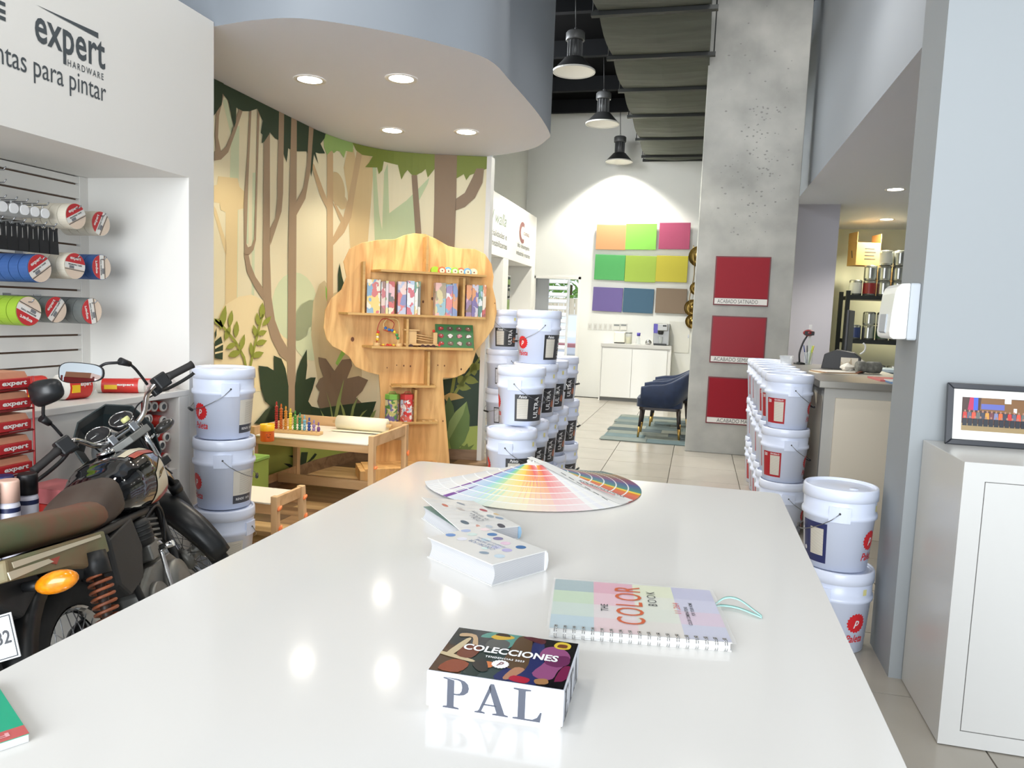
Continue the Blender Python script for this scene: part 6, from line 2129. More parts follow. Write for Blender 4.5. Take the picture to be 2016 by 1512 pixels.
# ---- switches
for i, px in enumerate((1161, 1172, 1182, 1192, 1202)):
    p = PY(px, 643+0.2*i, YF)
    t = thing('light_switch', 'white rocker switch on the back wall, %s from the door' % ORD[i], 'switch', (p.x, YF-0.0005, p.z), 0, 'row of light switches')
    MB().box(-0.032, 0.032, -0.008, 0, -0.055, 0.055).build('switch_plate', mat('switch_white', rgb(214, 212, 206), 0.4), t, bevel=0.002)
    MB().box(-0.014, 0.014, -0.012, -0.0085, -0.030, 0.030).build('rocker', mat('switch_rocker', rgb(196, 194, 188), 0.4), t)
for i, px in enumerate((1214, 1228)):
    p = PY(px, 643, YF)
    t = thing('wall_thermostat', '%s white wall thermostat with grey display' % ['left', 'right'][i], 'thermostat', (p.x, YF-0.0005, p.z), 0, 'pair of thermostats')
    MB().box(-0.055, 0.055, -0.02, 0, -0.06, 0.05).build('housing', mat('switch_white', rgb(214, 212, 206), 0.4), t, bevel=0.004)
    MB().box(-0.045, 0.045, -0.0215, -0.0205, 0.010, 0.038).build('display', mat('lcd_grey', rgb(120, 124, 124), 0.3), t)
t = thing('access_hatch', 'square white access hatch on the back wall beside the coffee machine', 'hatch', (-0.30, YF-0.0005, 1.12), 0)
MB().box(-0.17, 0.17, -0.012, 0, -0.28, 0.24).build('hatch_door', mat('hatch_white', rgb(216, 215, 208), 0.55), t, bevel=0.003)
MB().box(0.14, 0.155, -0.016, -0.0125, -0.03, 0.03).build('latch', M_steel, t)

# ---- rug of sewn patches
rug = thing('patchwork_rug', 'grey-green patchwork rug under the navy armchairs', 'rug', (-1.0, 8.40, 0.0005), 0)
MB().box(0, 2.3, 0, 2.3, 0, 0.006).build('rug_backing', mat('rug_backing', rgb(104, 112, 108), 0.95), rug)
rg = [(124, 134, 130), (100, 114, 114), (144, 148, 138), (84, 98, 102), (132, 140, 132), (108, 128, 132)]
for r_ in range(9):
    y0, y1 = r_*0.255+0.004, (r_+1)*0.255-0.001
    x = 0.0
    k = r_*2
    while x < 2.29:
        w = 0.38+0.35*rnd.random()
        x1 = min(x+w, 2.3)
        c = rg[(k*5+r_) % 6]
        off = 0.02*((r_ % 3)-1) if x == 0 else 0
        MB().box(x+0.002+(off if x == 0 else 0), x1-0.002, y0, y1, 0.006, 0.011).build('rug_patch', mat('rug_%d_%d_%d' % c, rgb(*c), 0.95, noise=0.25, nscale=9, stretch=(1, 5, 1)), rug)
        x = x1
        k += 1

# ---- navy armchairs
M_nvy = mat('navy_velvet', rgb(20, 38, 70), 0.75, noise=0.25, nscale=14)
M_nvy.node_tree.nodes['Principled BSDF'].inputs['Sheen Weight'].default_value = 0.2
M_dw = mat('dark_leg_wood', rgb(46, 36, 34), 0.4)
M_brs = mat('brass_tip', rgb(190, 152, 84), 0.3, 0.9)


def armchair(x, y, label):
    """faces -x; origin on the floor below the seat centre"""
    t = thing('navy_armchair', label, 'armchair', (x, y, 0.012), 0, 'navy velvet armchairs')
    w = 0.27
    MB().prism(rrect(-0.27, 0.25, -0.25, 0.25, 0.09, 5), 0.36, 0.46).build('seat', M_nvy, t, bevel=0.03, seg=3)
    MB().prism(rrect(-0.24, 0.23, -0.22, 0.22, 0.05, 4), 0.325, 0.3595).build('seat_frame', M_dw, t)
    # wrap-around arms and back
    path = [(-0.22, -w), (-0.10, -w-0.01), (0.04, -w-0.01), (0.16, -w+0.02), (0.26, -0.14), (0.29, 0.0), (0.26, 0.14), (0.16, w-0.02), (0.04, w+0.01), (-0.10, w+0.01), (-0.22, w)]
    tops = [0.600, 0.625, 0.640, 0.70, 0.775, 0.79, 0.775, 0.70, 0.640, 0.625, 0.600]
    bots = [0.40, 0.38, 0.37, 0.40, 0.47, 0.50, 0.47, 0.40, 0.37, 0.38, 0.40]
    pp = catmull([(a, b_, 0) for a, b_ in path], 4)
    tt = catmull([(a, b_, 0) for a, b_ in zip(tops, bots)], 4)
    rings = []
    for i, p in enumerate(pp):
        q = pp[min(i+1, len(pp)-1)]-pp[max(i-1, 0)]
        n = Vector((q.y, -q.x, 0)).normalized()
        zt, zb = tt[i].x, tt[i].y
        lean = 0.05*max(0, (zt-0.62)/0.17)
        h = 0.024
        o_ = Vector((lean*0.9, 0, 0))
        ring = []
        for s, z in ((-1, zb), (-1, zb*0.5+zt*0.5), (-1, zt-0.015), (-0.4, zt), (0.4, zt), (1, zt-0.015), (1, zb*0.5+zt*0.5), (1, zb)):
            k = (z-zb)/(zt-zb)
            ring.append(p+n*(h*s)+o_*k+Vector((0, 0, z)))
        rings.append(ring)
    MB().loft(rings).build('arm_and_back_shell', M_nvy, t)
    for sx, sy in ((-1, -1), (-1, 1), (1, -1), (1, 1)):
        a = Vector((sx*0.205, sy*0.195, 0.33))
        c = Vector((sx*0.235, sy*0.215, 0.0))
        m = a.lerp(c, 0.62)
        lg = MB().cyl(a, m, 0.021, 0.0165, 10).build('leg', M_dw, t)
        MB().cyl(m, c, 0.0165, 0.011, 10).build('leg_tip', M_brs, lg)
    return t


armchair(-0.375, 8.93, 'navy velvet armchair with brass leg tips, nearer of the two')
armchair(-0.30, 9.90, 'navy velvet armchair with brass leg tips, farther of the two')
t = thing('side_table', 'small cream side table with brass legs behind the armchair', 'table', (0.36, 9.42, 0.012), 0)
MB().lathe([(0.40, 0.50), (0.42, 0.508), (0.42, 0.522), (0.40, 0.53)], 32).build('table_top', mat('table_cream', rgb(226, 216, 194), 0.4), t)
for a in (2.8, 3.75, 0.5):
    MB().cyl((0.33*math.cos(a), 0.33*math.sin(a), 0.50), (0.42*math.cos(a), 0.42*math.sin(a), 0.0), 0.011, 0.008, 8).build('leg', M_brs, t)
t2 = thing('pink_magazine', 'pink magazine on the side table beside the column', 'magazine', (0.06, 9.36, 0.5425), 0.4)
MB().box(-0.10, 0.10, -0.14, 0.14, 0, 0.008).build('pages', mat('book_white', rgb(234, 234, 232), 0.4), t2)
MB().box(-0.101, 0.101, -0.141, 0.141, 0.008, 0.009).build('cover', mat('magazine_pink', rgb(226, 120, 120), 0.4), t2)

# ---- red sample panels on the column
for i, (ya, yb, yl, s) in enumerate(((504, 604, 586, 'ACABADO SATINADO'), (621, 719, 700, 'ACABADO SEMIGLOSS'), (741, 840, 820, 'ACABADO MATE'))):
    xs = [1413, 1402, 1394][i]
    p, q, l = PY(xs, ya, 8.08), PY(xs+104, yb, 8.08), PY(xs, yl, 8.08)
    x0, x1 = 0.132, 0.676
    t = thing('finish_panel', 'red finish sample panel on the column, %s one' % ['satin, top', 'semi-gloss, middle', 'matt, lowest'][i], 'wall panel', (x0, 8.0995, q.z), 0, 'three red finish panels')
    h, hl = p.z-q.z, l.z-q.z
    MB().box(0, x1-x0, -0.022, 0, 0, h).build('panel_board', mat('finish_edge_red', rgb(104, 26, 34), 0.5), t, bevel=0.002)
    MB().box(0.012, x1-x0-0.012, -0.0235, -0.0221, hl, h-0.012).build('colour_field', mat('finish_red_%d' % i, rgb(140, 28, 40), [0.55, 0.42, 0.75][i], spec=0.2), t)
    MB().box(0.012, x1-x0-0.012, -0.0235, -0.0221, 0.012, hl-0.004).build('caption_strip', mat('caption_white', rgb(214, 210, 204), 0.5), t)
    wl = [0.40, 0.46, 0.36][i]
    lettering(s, wl, 0.040, frame_m((0.272+[-0.03, 0.0, 0.02][i], -0.0242, hl*0.5+0.004), (1, 0, 0), (0, 0, 1)), M_ink, t)

# ---- pendants
M_hb = mat('pendant_grey', rgb(96, 97, 98), 0.45, 0.3)
M_hbd = mat('pendant_dark', rgb(58, 58, 58), 0.5, 0.2)
M_hbi = mat('pendant_inner', rgb(226, 224, 216), 0.45, emis=(1.0, 0.95, 0.85, 1), estr=0.08)
for (px, py), w in (((1130, 140), 'nearest'), ((1186, 243), 'middle'), ((1221, 322), 'farthest')):
    p = PZ(px, py, 3.9)
    if p.y > 12.4:
        p.y = 12.4
    t = thing('pendant_lamp', 'grey industrial pendant lamp with wide shade, %s of the three' % w, 'lamp', (p.x, p.y, 3.9), 0, 'pendant lamps')
    MB().lathe([(0.215, -0.012), (0.218, 0.0), (0.205, 0.012), (0.10, 0.125), (0.085, 0.13)], 36, close=False).build('shade', M_hbd, t)
    MB().lathe([(0.212, -0.010), (0.200, 0.010), (0.095, 0.120), (0.0001, 0.122)], 36, close=False).build('shade_lining', M_hbi, t)
    MB().lathe([(0.220, -0.014), (0.220, 0.002), (0.209, 0.002), (0.209, -0.014), (0.220, -0.014)], 36, close=False, smooth=False).build('rim', mat('pendant_rim', rgb(214, 212, 206), 0.4), t)
    b = MB()
    b.lathe([(0.066, 0.131), (0.066, 0.30)], 20)
    b.build('heat_sink', M_hb, t)
    for k in range(12):
        a = 2*PI*k/12
        MB().box(0.0665, 0.080, -0.003, 0.003, 0.135, 0.295, Matrix.Rotation(a, 4, 'Z')).build('fin', M_hb, t)
    MB().lathe([(0.095, 0.3005), (0.098, 0.31), (0.098, 0.375), (0.085, 0.39)], 24).build('driver_cap', M_hb, t)
    MB().tube([(0, 0, 0.39), (0, 0, 0.41), (0.012, 0, 0.425), (0, 0, 0.44), (-0.012, 0, 0.425), (0, 0, 0.41)], 0.004, 6).build('hook', M_steel, t)
    MB().cyl((0, 0, 0.43), (-0.03, 0, CEIL-3.9), 0.005, n=6).build('cord', M_hbd, t)
    PEND = t
    d = bpy.data.lights.new('pendant_beam', 'SPOT')
    d.energy, d.color, d.spot_size, d.spot_blend, d.shadow_soft_size = 215, (1.0, 0.97, 0.86), math.radians(120), 0.35, 0.10
    o = bpy.data.objects.new('pendant_beam', d)
    COL.objects.link(o)
    o.parent = t
    o.location = (0, 0, 0.0)

# extra pendants out of view, added to brighten the front of the shop
FRONT_FILL = bpy.data.lights.new('front_fill_beam', 'SPOT')
FRONT_FILL.energy, FRONT_FILL.color, FRONT_FILL.spot_size, FRONT_FILL.spot_blend, FRONT_FILL.shadow_soft_size = 36, (1.0, 0.97, 0.92), math.radians(140), 0.6, 0.2
for i, (x, y) in enumerate(((0.2, 5.0), (-0.45, 2.0), (-1.6, 2.7), (-1.6, 0.9), (-1.6, -0.9), (2.1, 1.6))):
    c = copy_tree(PEND)
    c.location = (x, y, 3.9)
    c['label'] = 'unseen grey pendant added to light the front of the shop, %s from the counter' % ORD[i]
    c['group'] = 'added fill pendants over the front'
    for ch in c.children:
        if ch.type == 'LIGHT':
            ch.data = FRONT_FILL

# ---- insulated air duct
du2 = thing('air_duct', 'dark insulated air duct hanging below the black ceiling', 'duct', (0, 0, 0))
M_du = mat('duct_wrap', rgb(80, 84, 75), 0.7, noise=0.25, nscale=2.5, stretch=(1, 4, 1), bump=0.2)
M_dus = mat('duct_strap', rgb(34, 36, 34), 0.6)
ys = [4.4, 5.6]+[PZ(1290, y, 4.0).y for y in (18, 108, 174, 226, 272, 306)]
ys = [y for y in ys if y < 12.6]+[12.75]
for a, c in zip(ys, ys[1:]):
    m = 5
    rings = []
    for k in range(m+1):
        y = a+0.03+(c-a-0.06)*k/m
        sag = 0.035*math.sin(PI*k/m)
        rings.append([(-1.0-sag*0.3, y, 4.005-sag), (-0.53, y, 4.0-sag*1.5), (-0.06+sag*0.3, y, 4.005-sag), (-0.06, y, 4.45), (-1.0, y, 4.45)])
    MB().loft(rings, smooth=False).build('duct_section', M_du, du2)
for y in ys:
    MB().box(-1.06, 0.0, y-0.028, y+0.028, 3.965, 4.0).build('support_rail', M_dus, du2)
    for x in (-1.045, -0.015):
        MB().cyl((x, y, 4.0), (x, y, CEIL), 0.006, n=6).build('hanger_rod', M_dus, du2)

# ================================================================== service counter
ct = thing('service_counter', 'service counter with steel top and cream end panel beside the red-label buckets', 'counter', (0, 0, 0))
M_ss = mat('stainless_top', rgb(176, 172, 164), 0.32, 0.75)
M_crm = mat('counter_cream', rgb(222, 212, 194), 0.55)
M_gp = mat('counter_grey', rgb(184, 182, 176), 0.5)
ZK = 1.035
MB().prism([(0.79, 5.20), (2.6, 5.20), (2.6, 6.05), (1.5, 6.05), (1.5, 7.35), (0.79, 7.35)], ZK-0.045, ZK).build('steel_top', M_ss, ct, bevel=0.003)
MB().prism([(0.83, 5.25), (2.55, 5.25), (2.55, 6.0), (1.45, 6.0), (1.45, 7.30), (0.83, 7.30)], 0.0, ZK-0.0455).build('counter_body', M_gp, ct)
MB().box(0.90, 2.55, 5.232, 5.2495, 0.0, 0.925).build('end_panel', M_crm, ct, bevel=0.002)
MB().box(0.8295, 0.842, 5.30, 7.28, 0.0, 0.925).build('side_panel', M_crm, ct)
# things on the counter
def onct(px, py):
    p = PZ(px, py, ZK)
    return (p.x, p.y, ZK+0.0005)


t = thing('pen_cup', 'clear cup of pens and a white ruler on the counter', 'pen cup', (0.985, 7.24, ZK+0.0005), 0)
MB().lathe([(0.034, 0), (0.040, 0.11)], 16, close=False).build('cup', mat('clear_glass', rgb(220, 226, 226), 0.05, alpha=0.4), t, fix=False)
MB().lathe([(0.0001, 0.001), (0.034, 0.001)], 16, close=False).build('cup_floor', mat('cup_grey', rgb(150, 150, 150), 0.5), t, fix=False)
MB().box(-0.012, 0.012, -0.002, 0.002, 0.004, 0.36).build('ruler', mat('ruler_white', rgb(226, 226, 222), 0.4), t)
for dx, dy, c in ((0.02, 0.01, (220, 206, 60)), (-0.02, 0.01, (40, 60, 120)), (0.01, -0.02, (150, 190, 60)), (-0.01, -0.015, (30, 30, 34))):
    MB().cyl((dx*0.6, dy*0.6, 0.005), (dx*2.2, dy*2.2, 0.17), 0.005, n=6).build('pen', mat('pen_%d' % c[0], rgb(*c), 0.4), t)
t = thing('barcode_scanner', 'black and red barcode scanner on a bent stand on the counter', 'scanner', (0.905, 7.18, ZK+0.0005), 0)
MB().lathe([(0.05, 0), (0.05, 0.012), (0.02, 0.02)], 18).build('stand_base', M_black, t)
MB().tube(catmull([(0, 0, 0.015), (-0.005, 0, 0.10), (0.02, 0, 0.20), (0.05, 0, 0.26)], 5), 0.008, 8).build('stand_neck', M_black, t)
MB().sphere((0.06, -0.01, 0.285), (0.05, 0.055, 0.030), 14, 8).build('scanner_head', mat('scanner_red', rgb(126, 24, 28), 0.35), t)
MB().box(0.02, 0.10, -0.06, -0.045, 0.265, 0.300).build('scanner_window', M_black, t)
t = thing('pos_monitor', 'dark monitor seen edge-on behind the counter', 'monitor', (1.30, 7.16, ZK+0.0005), math.radians(72))
MB().box(-0.16, 0.16, -0.012, 0.012, 0.10, 0.50).build('screen_panel', mat('monitor_dark', rgb(52, 52, 54), 0.4), t, bevel=0.006)
MB().box(-0.10, 0.10, -0.07, 0.07, 0, 0.012).build('monitor_foot', M_black, t, bevel=0.004)
MB().box(-0.025, 0.025, 0.012, 0.03, 0.012, 0.20).build('monitor_neck', M_black, t)
t = thing('label_printer', 'squat black printer with a picture sticker on the counter', 'printer', onct(1655, 726), math.radians(-12))
MB().prism([(-0.15, 0), (0.15, 0), (0.15, 0.10), (0.10, 0.14), (-0.04, 0.16), (-0.13, 0.12)], -0.10, 0.10, frame_m((0, 0, 0), (1, 0, 0), (0, 0, 1))).build('printer_body', mat('printer_black', rgb(50, 50, 52), 0.5), t, bevel=0.006)
MB().box(0.0, 0.13, -0.1015, -0.1005, 0.015, 0.10).build('picture_sticker', patches_mat('sticker_print', [rgb(206, 190, 160), rgb(180, 160, 130), rgb(120, 100, 84), rgb(220, 210, 190)], 20), t)
MB().tube(catmull([(0.14, 0, 0.13), (0.17, 0, 0.16), (0.175, 0, 0.20), (0.155, 0, 0.225)], 4), 0.008, 6).build('white_cable', M_white, t)
t = thing('lint_roller', 'grey paint-stained stirring drum lying on the counter', 'roller', onct(1708, 735), math.radians(10))
MB().lathe([(0.040, -0.09), (0.047, -0.08), (0.047, -0.03), (0.040, -0.025), (0.045, 0.0), (0.045, 0.085), (0.035, 0.095)], 20, Matrix.Translation((0, 0, 0.047)) @ Matrix.Rotation(PI/2, 4, 'Y')).build('drum', mat('drum_grey', rgb(134, 134, 126), 0.5, noise=0.5, nscale=40), t)
MB().bar((-0.06, -0.03, 0.012), (-0.13, -0.13, 0.006), 0.022, 0.008).build('handle', mat('handle_rust', rgb(120, 66, 44), 0.5), t)
t = thing('red_folder', 'red folder lying under blue papers on the counter', 'folder', (1.42, 5.63, ZK+0.0005), 0.05)
MB().box(-0.22, 0.3, -0.16, 0.16, 0, 0.010).build('folder', mat('folder_red', rgb(204, 110, 108), 0.5), t)
t = thing('blue_folder', 'light blue folder with white sheets at the counter edge', 'folder', (1.46, 5.36, ZK+0.0005), 0.02)
MB().box(-0.22, 0.3, -0.10, 0.10, 0, 0.012).build('folder', mat('folder_blue', rgb(110, 160, 216), 0.5), t)
MB().box(-0.23, 0.31, -0.08, 0.095, 0.0122, 0.018).build('sheets', mat('book_white', rgb(234, 234, 232), 0.4), t)
for i, (px, py) in enumerate(((1668, 732), (1692, 722))):
    t = thing('crumpled_paper', 'crumpled white paper on the counter, %s one' % ['left', 'right'][i], 'paper', onct(px, py), 0)
    b = MB()
    rr = random.Random(5+i)
    prof = 7
    v, f = [], []
    for j in range(6):
        for k in range(9):
            a, h = 2*PI*k/9, j/5
            r_ = 0.05*math.sin(PI*(0.15+0.8*h))*(0.7+0.6*rr.random())
            v.append((r_*math.cos(a), r_*math.sin(a), 0.07*h))
    for j in range(5):
        for k in range(9):
            f.append((j*9+k, j*9+(k+1) % 9, (j+1)*9+(k+1) % 9, (j+1)*9+k))
    f += [tuple(range(9))[::-1], tuple(45+k for k in range(9))]
    b.add(v, f)
    b.build('paper_ball', mat('paper_white', rgb(236, 230, 218), 0.8), t)
t = thing('paper_stack', 'loose stack of beige papers on the counter', 'papers', onct(1640, 735), 0.2)
for i in range(4):
    MB().box(-0.15+0.01*i, 0.15-0.012*i, -0.10, 0.10, 0.0045*i, 0.0045*i+0.004, Matrix.Rotation(0.08*i, 4, 'Z')).build('sheet', mat(['paper_white', 'sheet_tan', 'sheet_brown', 'paper_white'][i], rgb(*[(236, 230, 218), (206, 186, 150), (170, 128, 96), (236, 230, 218)][i]), 0.8), t)
t = thing('clear_tub', 'small clear plastic tub on top of the red-label buckets', 'tub', (0.72, 6.52, PITCH*3+0.003), 0)
MB().lathe([(0.045, 0.001), (0.055, 0.065), (0.060, 0.066)], 20, close=False).build('tub_wall', mat('tub_clear', rgb(230, 232, 232), 0.2, alpha=0.5), t, fix=False)
MB().lathe([(0.0001, 0.001), (0.045, 0.001)], 20, close=False).build('tub_floor', mat('tub_clear', rgb(230, 232, 232), 0.2, alpha=0.5), t, fix=False)

# ---- stock rack
rx0, rx1, ry0, ry1 = 1.89, 2.85, 10.7, 11.2
rkk = thing('storage_rack', 'black storage rack in the stock room', 'rack', (0, 0, 0))
M_rb = mat('rack_black', rgb(30, 34, 34), 0.5)
for x in (rx0, rx1):
    for y in (ry0, ry1):
        MB().box(x-0.025, x+0.025, y-0.025, y+0.025, 0, 1.86).build('rack_post', M_rb, rkk)
RZ = [0.15, 0.70, 1.22, 1.80]
for z in RZ:
    MB().box(rx0+0.026, rx1-0.026, ry0-0.02, ry1+0.02, z-0.05, z).build('rack_shelf', M_rb, rkk)
cans = [('silver', mat('can_silver', rgb(186, 188, 184), 0.25, 0.85)), ('red', mat('can_red', rgb(150, 40, 40), 0.4)), ('white', mat('can_label_white', rgb(222, 222, 216), 0.4)), ('green', mat('can_green', rgb(60, 92, 66), 0.4)), ('blue', mat('can_blue', rgb(50, 66, 120), 0.4))]


def paint_can(x, y, z, r, h, k, where, n):
    t = thing('paint_can', '%s paint can %s, %s from the left' % (cans[k][0], where, ORD[n-1]), 'paint can', (x, y, z+0.0005), 0, 'paint cans in the stock room')
    MB().lathe([(r*0.96, 0), (r, 0.004), (r, h-0.006), (r*0.93, h)], 18).build('can_body', cans[0][1], t)
    MB().lathe([(r+0.0006, h*0.14), (r+0.0006, h*0.84)], 18, close=False).build('can_label', cans[k][1], t, fix=False)
    MB().lathe([(r*0.82, h), (r*0.82, h+0.004), (0.0001, h+0.004)], 18, close=False).build('can_lid', cans[0][1], t)


for li, z in enumerate(RZ[:3]):
    for i in range(5):
        x = rx0+0.13+0.17*i
        paint_can(x, ry0+0.10, z, 0.078, 0.19, [2, 0, 4, 0, 3][(i+li) % 5], 'on the %s rack shelf' % ['lowest', 'middle', 'third'][li], i+1)
        if i > 0 and li == 2:
            paint_can(x, ry0+0.10, z+0.196, 0.078, 0.17, [0, 2, 3][(i+li) % 3], 'second layer on the %s rack shelf' % ['lowest', 'middle', 'third'][li], i+1)
for i in range(5):
    x = rx0+0.10+0.17*i
    paint_can(x, ry0+0.10, 1.80, 0.080, 0.20, [2, 1, 0, 0, 1][i], 'on top of the rack', i+1)
    if i > 0:
        paint_can(x, ry0+0.10, 2.006, 0.080, 0.19, 0, 'in the second layer on top', i+1)
for i in (2, 3):
    paint_can(rx0+0.10+0.17*i, ry0+0.08, 2.202, 0.080, 0.19, 2 if i == 2 else 0, 'in the third layer on top', i+1)
# cardboard boxes
M_kr = mat('cardboard', rgb(192, 152, 92), 0.8, noise=0.08, nscale=6)
t = thing('cardboard_box', 'open cardboard box stacked high on the stock rack', 'box', (2.10, 11.02, 2.2065), 0.25)
MB().box(-0.16, 0.16, -0.13, 0.13, 0, 0.30).build('carton', M_kr, t, bevel=0.002)
MB().box(-0.162, -0.154, -0.13, 0.13, 0.3005, 0.44).build('flap', M_kr, t)
MB().box(0.154, 0.162, -0.13, 0.13, 0.3005, 0.42).build('flap', mat('cardboard_dark', rgb(140, 106, 62), 0.8), t)
for i in range(4):
    MB().box(-0.05, 0.10-0.02*(i % 2), -0.1315, -0.1305, 0.08+0.045*i, 0.092+0.045*i).build('print_line', M_ink, t)
MB().prism([(-0.03, 0.10), (-0.01, 0.10), (0.02, 0.20), (0.0, 0.20)], -0.163, -0.1605, frame_m((0, 0, 0), (0, 1, 0), (0, 0, 1)) ).build('print_mark', M_ink, t)
t = thing('cardboard_carton', 'plain cardboard carton behind the cans on the stock rack', 'box', (2.42, 11.08, 2.0), 0)
MB().box(-0.14, 0.18, -0.04, 0.10, -0.199, 0.14).build('carton', mat('cardboard_dark', rgb(140, 106, 62), 0.8), t, bevel=0.002)
MB().box(-0.14, 0.18, -0.035, -0.031, 0.1405, 0.20).build('flap', M_kr, t)
t = thing('storage_crate', 'grey-blue plastic crate on the floor beside the counter', 'crate', (2.15, 9.9, 0.0005), 0)
for k in range(3):
    MB().box(-0.28, 0.28, -0.2, 0.2, 0.30*k, 0.30*k+0.26).build('crate_body', mat('crate_blue', rgb(130, 146, 160), 0.5), t, bevel=0.01)
    MB().box(-0.30, 0.30, -0.22, 0.22, 0.30*k+0.2605, 0.30*k+0.2995).build('crate_rim', mat('crate_rim', rgb(160, 174, 186), 0.5), t, bevel=0.006)
# ================================================================== motorcycle (local: x forward, y left, z up)
MH, MLN, MST, MSC = math.radians(20), math.radians(17.5), math.radians(45), 0.932
moto = thing('motorcycle', 'weathered black motorcycle leaning on its stand beside the island table', 'motorcycle', (-1.67, 1.822, 0))
_f = Vector((-math.sin(MH), math.cos(MH), 0))
_l = Vector((-math.cos(MH), -math.sin(MH), 0))
MM = Matrix(((_f.x, _l.x, 0, -1.67), (_f.y, _l.y, 0, 1.822), (0, 0, 1, 0), (0, 0, 0, 1))) @ Matrix.Rotation(-MLN, 4, 'X') @ Matrix.Scale(MSC, 4)
moto.matrix_world = MM
MMI = MM.inverted()
RK = math.radians(26.5)
_ax = Vector((-math.sin(RK), 0, math.cos(RK)))
STM = Matrix.Translation((1.37, 0, 0)) @ Matrix.Rotation(MST, 4, _ax) @ Matrix.Translation((-1.37, 0, 0))
M_tyre = mat('tyre_rubber', rgb(38, 38, 38), 0.85, noise=0.2, nscale=20)
M_eng = mat('engine_alloy', rgb(136, 136, 132), 0.45, 0.6, noise=0.25, nscale=12)
M_engd = mat('engine_dark', rgb(44, 45, 46), 0.5, 0.2, noise=0.2, nscale=12)
M_gb = mat('tank_gloss_black', rgb(16, 17, 20), 0.08, coat=0.8)
M_rust = mat('weathered_olive', rgb(118, 124, 90), 0.55, c2=rgb(142, 92, 68), nscale=5, detail=6)
M_seat = mat('seat_worn_brown', rgb(96, 104, 74), 0.6, c2=rgb(138, 78, 62), nscale=5, bump=0.15, detail=6)
M_crme = mat('decal_cream', rgb(214, 204, 178), 0.3)
M_dred = mat('decal_red', rgb(176, 62, 40), 0.3)
M_cowl = mat('cowl_dark_green', rgb(54, 66, 68), 0.35, noise=0.15, nscale=10)
M_fend = mat('fender_black', rgb(30, 32, 34), 0.35)
M_amber = mat('amber_lens', rgb(250, 150, 20), 0.2, coat=0.5, noise=0.35, nscale=60)
M_rubber = mat('grip_rubber', rgb(40, 38, 38), 0.7)


def part(b, name, m, st=False, par=None, **kw):
    if st:
        b.xf(STM)
    return b.build(name, m, par if par is not None else moto, **kw)


def wheel(cx, R, w, st, nm):
    Mw = Matrix.Translation((cx, 0, R)) @ Matrix.Rotation(PI/2, 4, 'X')
    ring = []
    n, k = 40, 10
    b = MB()
    rt = 0.046 if w > 0.08 else 0.040
    Rc = R-rt
    v, f = [], []
    for i in range(n):
        a = 2*PI*i/n
        for j in range(k):
            q = 2*PI*j/k
            rr = Rc+rt*math.cos(q)
            v.append((rr*math.cos(a), rr*math.sin(a), w/2*math.sin(q)))
    for i in range(n):
        for j in range(k):
            f.append((i*k+j, i*k+(j+1) % k, ((i+1) % n)*k+(j+1) % k, ((i+1) % n)*k+j))
    b.add([Mw @ Vector(p) for p in v], f, None, True)
    o = part(b, nm, M_tyre, st)
    ri = R-2*rt+0.004
    part(MB().lathe([(ri, -0.028), (ri-0.006, -0.022), (ri-0.014, -0.010), (ri-0.014, 0.010), (ri-0.006, 0.022), (ri, 0.028), (ri, -0.028)], 40, Mw, smooth=False, close=False), 'rim', M_chrome, st, o)
    part(MB().lathe([(0.02, -0.07), (0.055, -0.06), (0.06, -0.03), (0.03, -0.02), (0.03, 0.02), (0.06, 0.03), (0.055, 0.06), (0.02, 0.07)], 24, Mw), 'hub', M_eng, st, o)
    b = MB()
    for i in range(32):
        a = 2*PI*i/32
        a2 = a+(0.5 if i % 2 else -0.5)
        z = 0.035 if (i//2) % 2 else -0.035
        b.cyl(Mw @ Vector((0.055*math.cos(a2), 0.055*math.sin(a2), z)), Mw @ Vector(((ri-0.012)*math.cos(a), (ri-0.012)*math.sin(a), 0)), 0.0018, n=5)
    so_ = part(b, 'spokes', M_steel, st, o)
    so_['kind'] = 'stuff'
    # knobs of the tread
    tb = MB()
    for i in range(44):
        a = 2*PI*i/44
        for zz in (-0.5, 0.5):
            T = Mw @ Matrix.Rotation(a, 4, 'Z') @ Matrix.Translation((R-0.004, 0, zz*w*0.35))
            tb.box(-0.004, 0.005, -0.014, 0.014, -0.010, 0.010, T)
    to_ = part(tb, 'tread_blocks', M_tyre, st, o)
    to_['kind'] = 'stuff'


wheel(0.0, 0.30, 0.095, False, 'rear_wheel')
wheel(1.28, 0.30, 0.078, True, 'front_wheel')


def arc_fender(cx, cz, R, a0, a1, w, drop, n=18):
    """angles in degrees, 0 forward, 90 up"""
    rings = []
    for i in range(n+1):
        a = math.radians(a0+(a1-a0)*i/n)
        e = 1-0.25*abs(2*i/n-1)**3
        rg_ = []
        for s, d in ((-1, drop), (-0.9, 0.006), (-0.5, -0.006), (0, -0.010), (0.5, -0.006), (0.9, 0.006), (1, drop), (0.86, drop-0.002), (0.5, 0.002), (0, -0.004), (-0.5, 0.002), (-0.86, drop-0.002)):
            r_ = R-d
            rg_.append((cx+r_*math.cos(a), s*w/2*e, cz+r_*math.sin(a)))
        rings.append(rg_)
    return MB().loft(rings)


part(arc_fender(1.28, 0.30, 0.345, 40, 185, 0.125, 0.045), 'front_fender', M_fend, True)
part(arc_fender(0.0, 0.32, 0.375, 40, 205, 0.15, 0.05), 'rear_fender', M_fend)

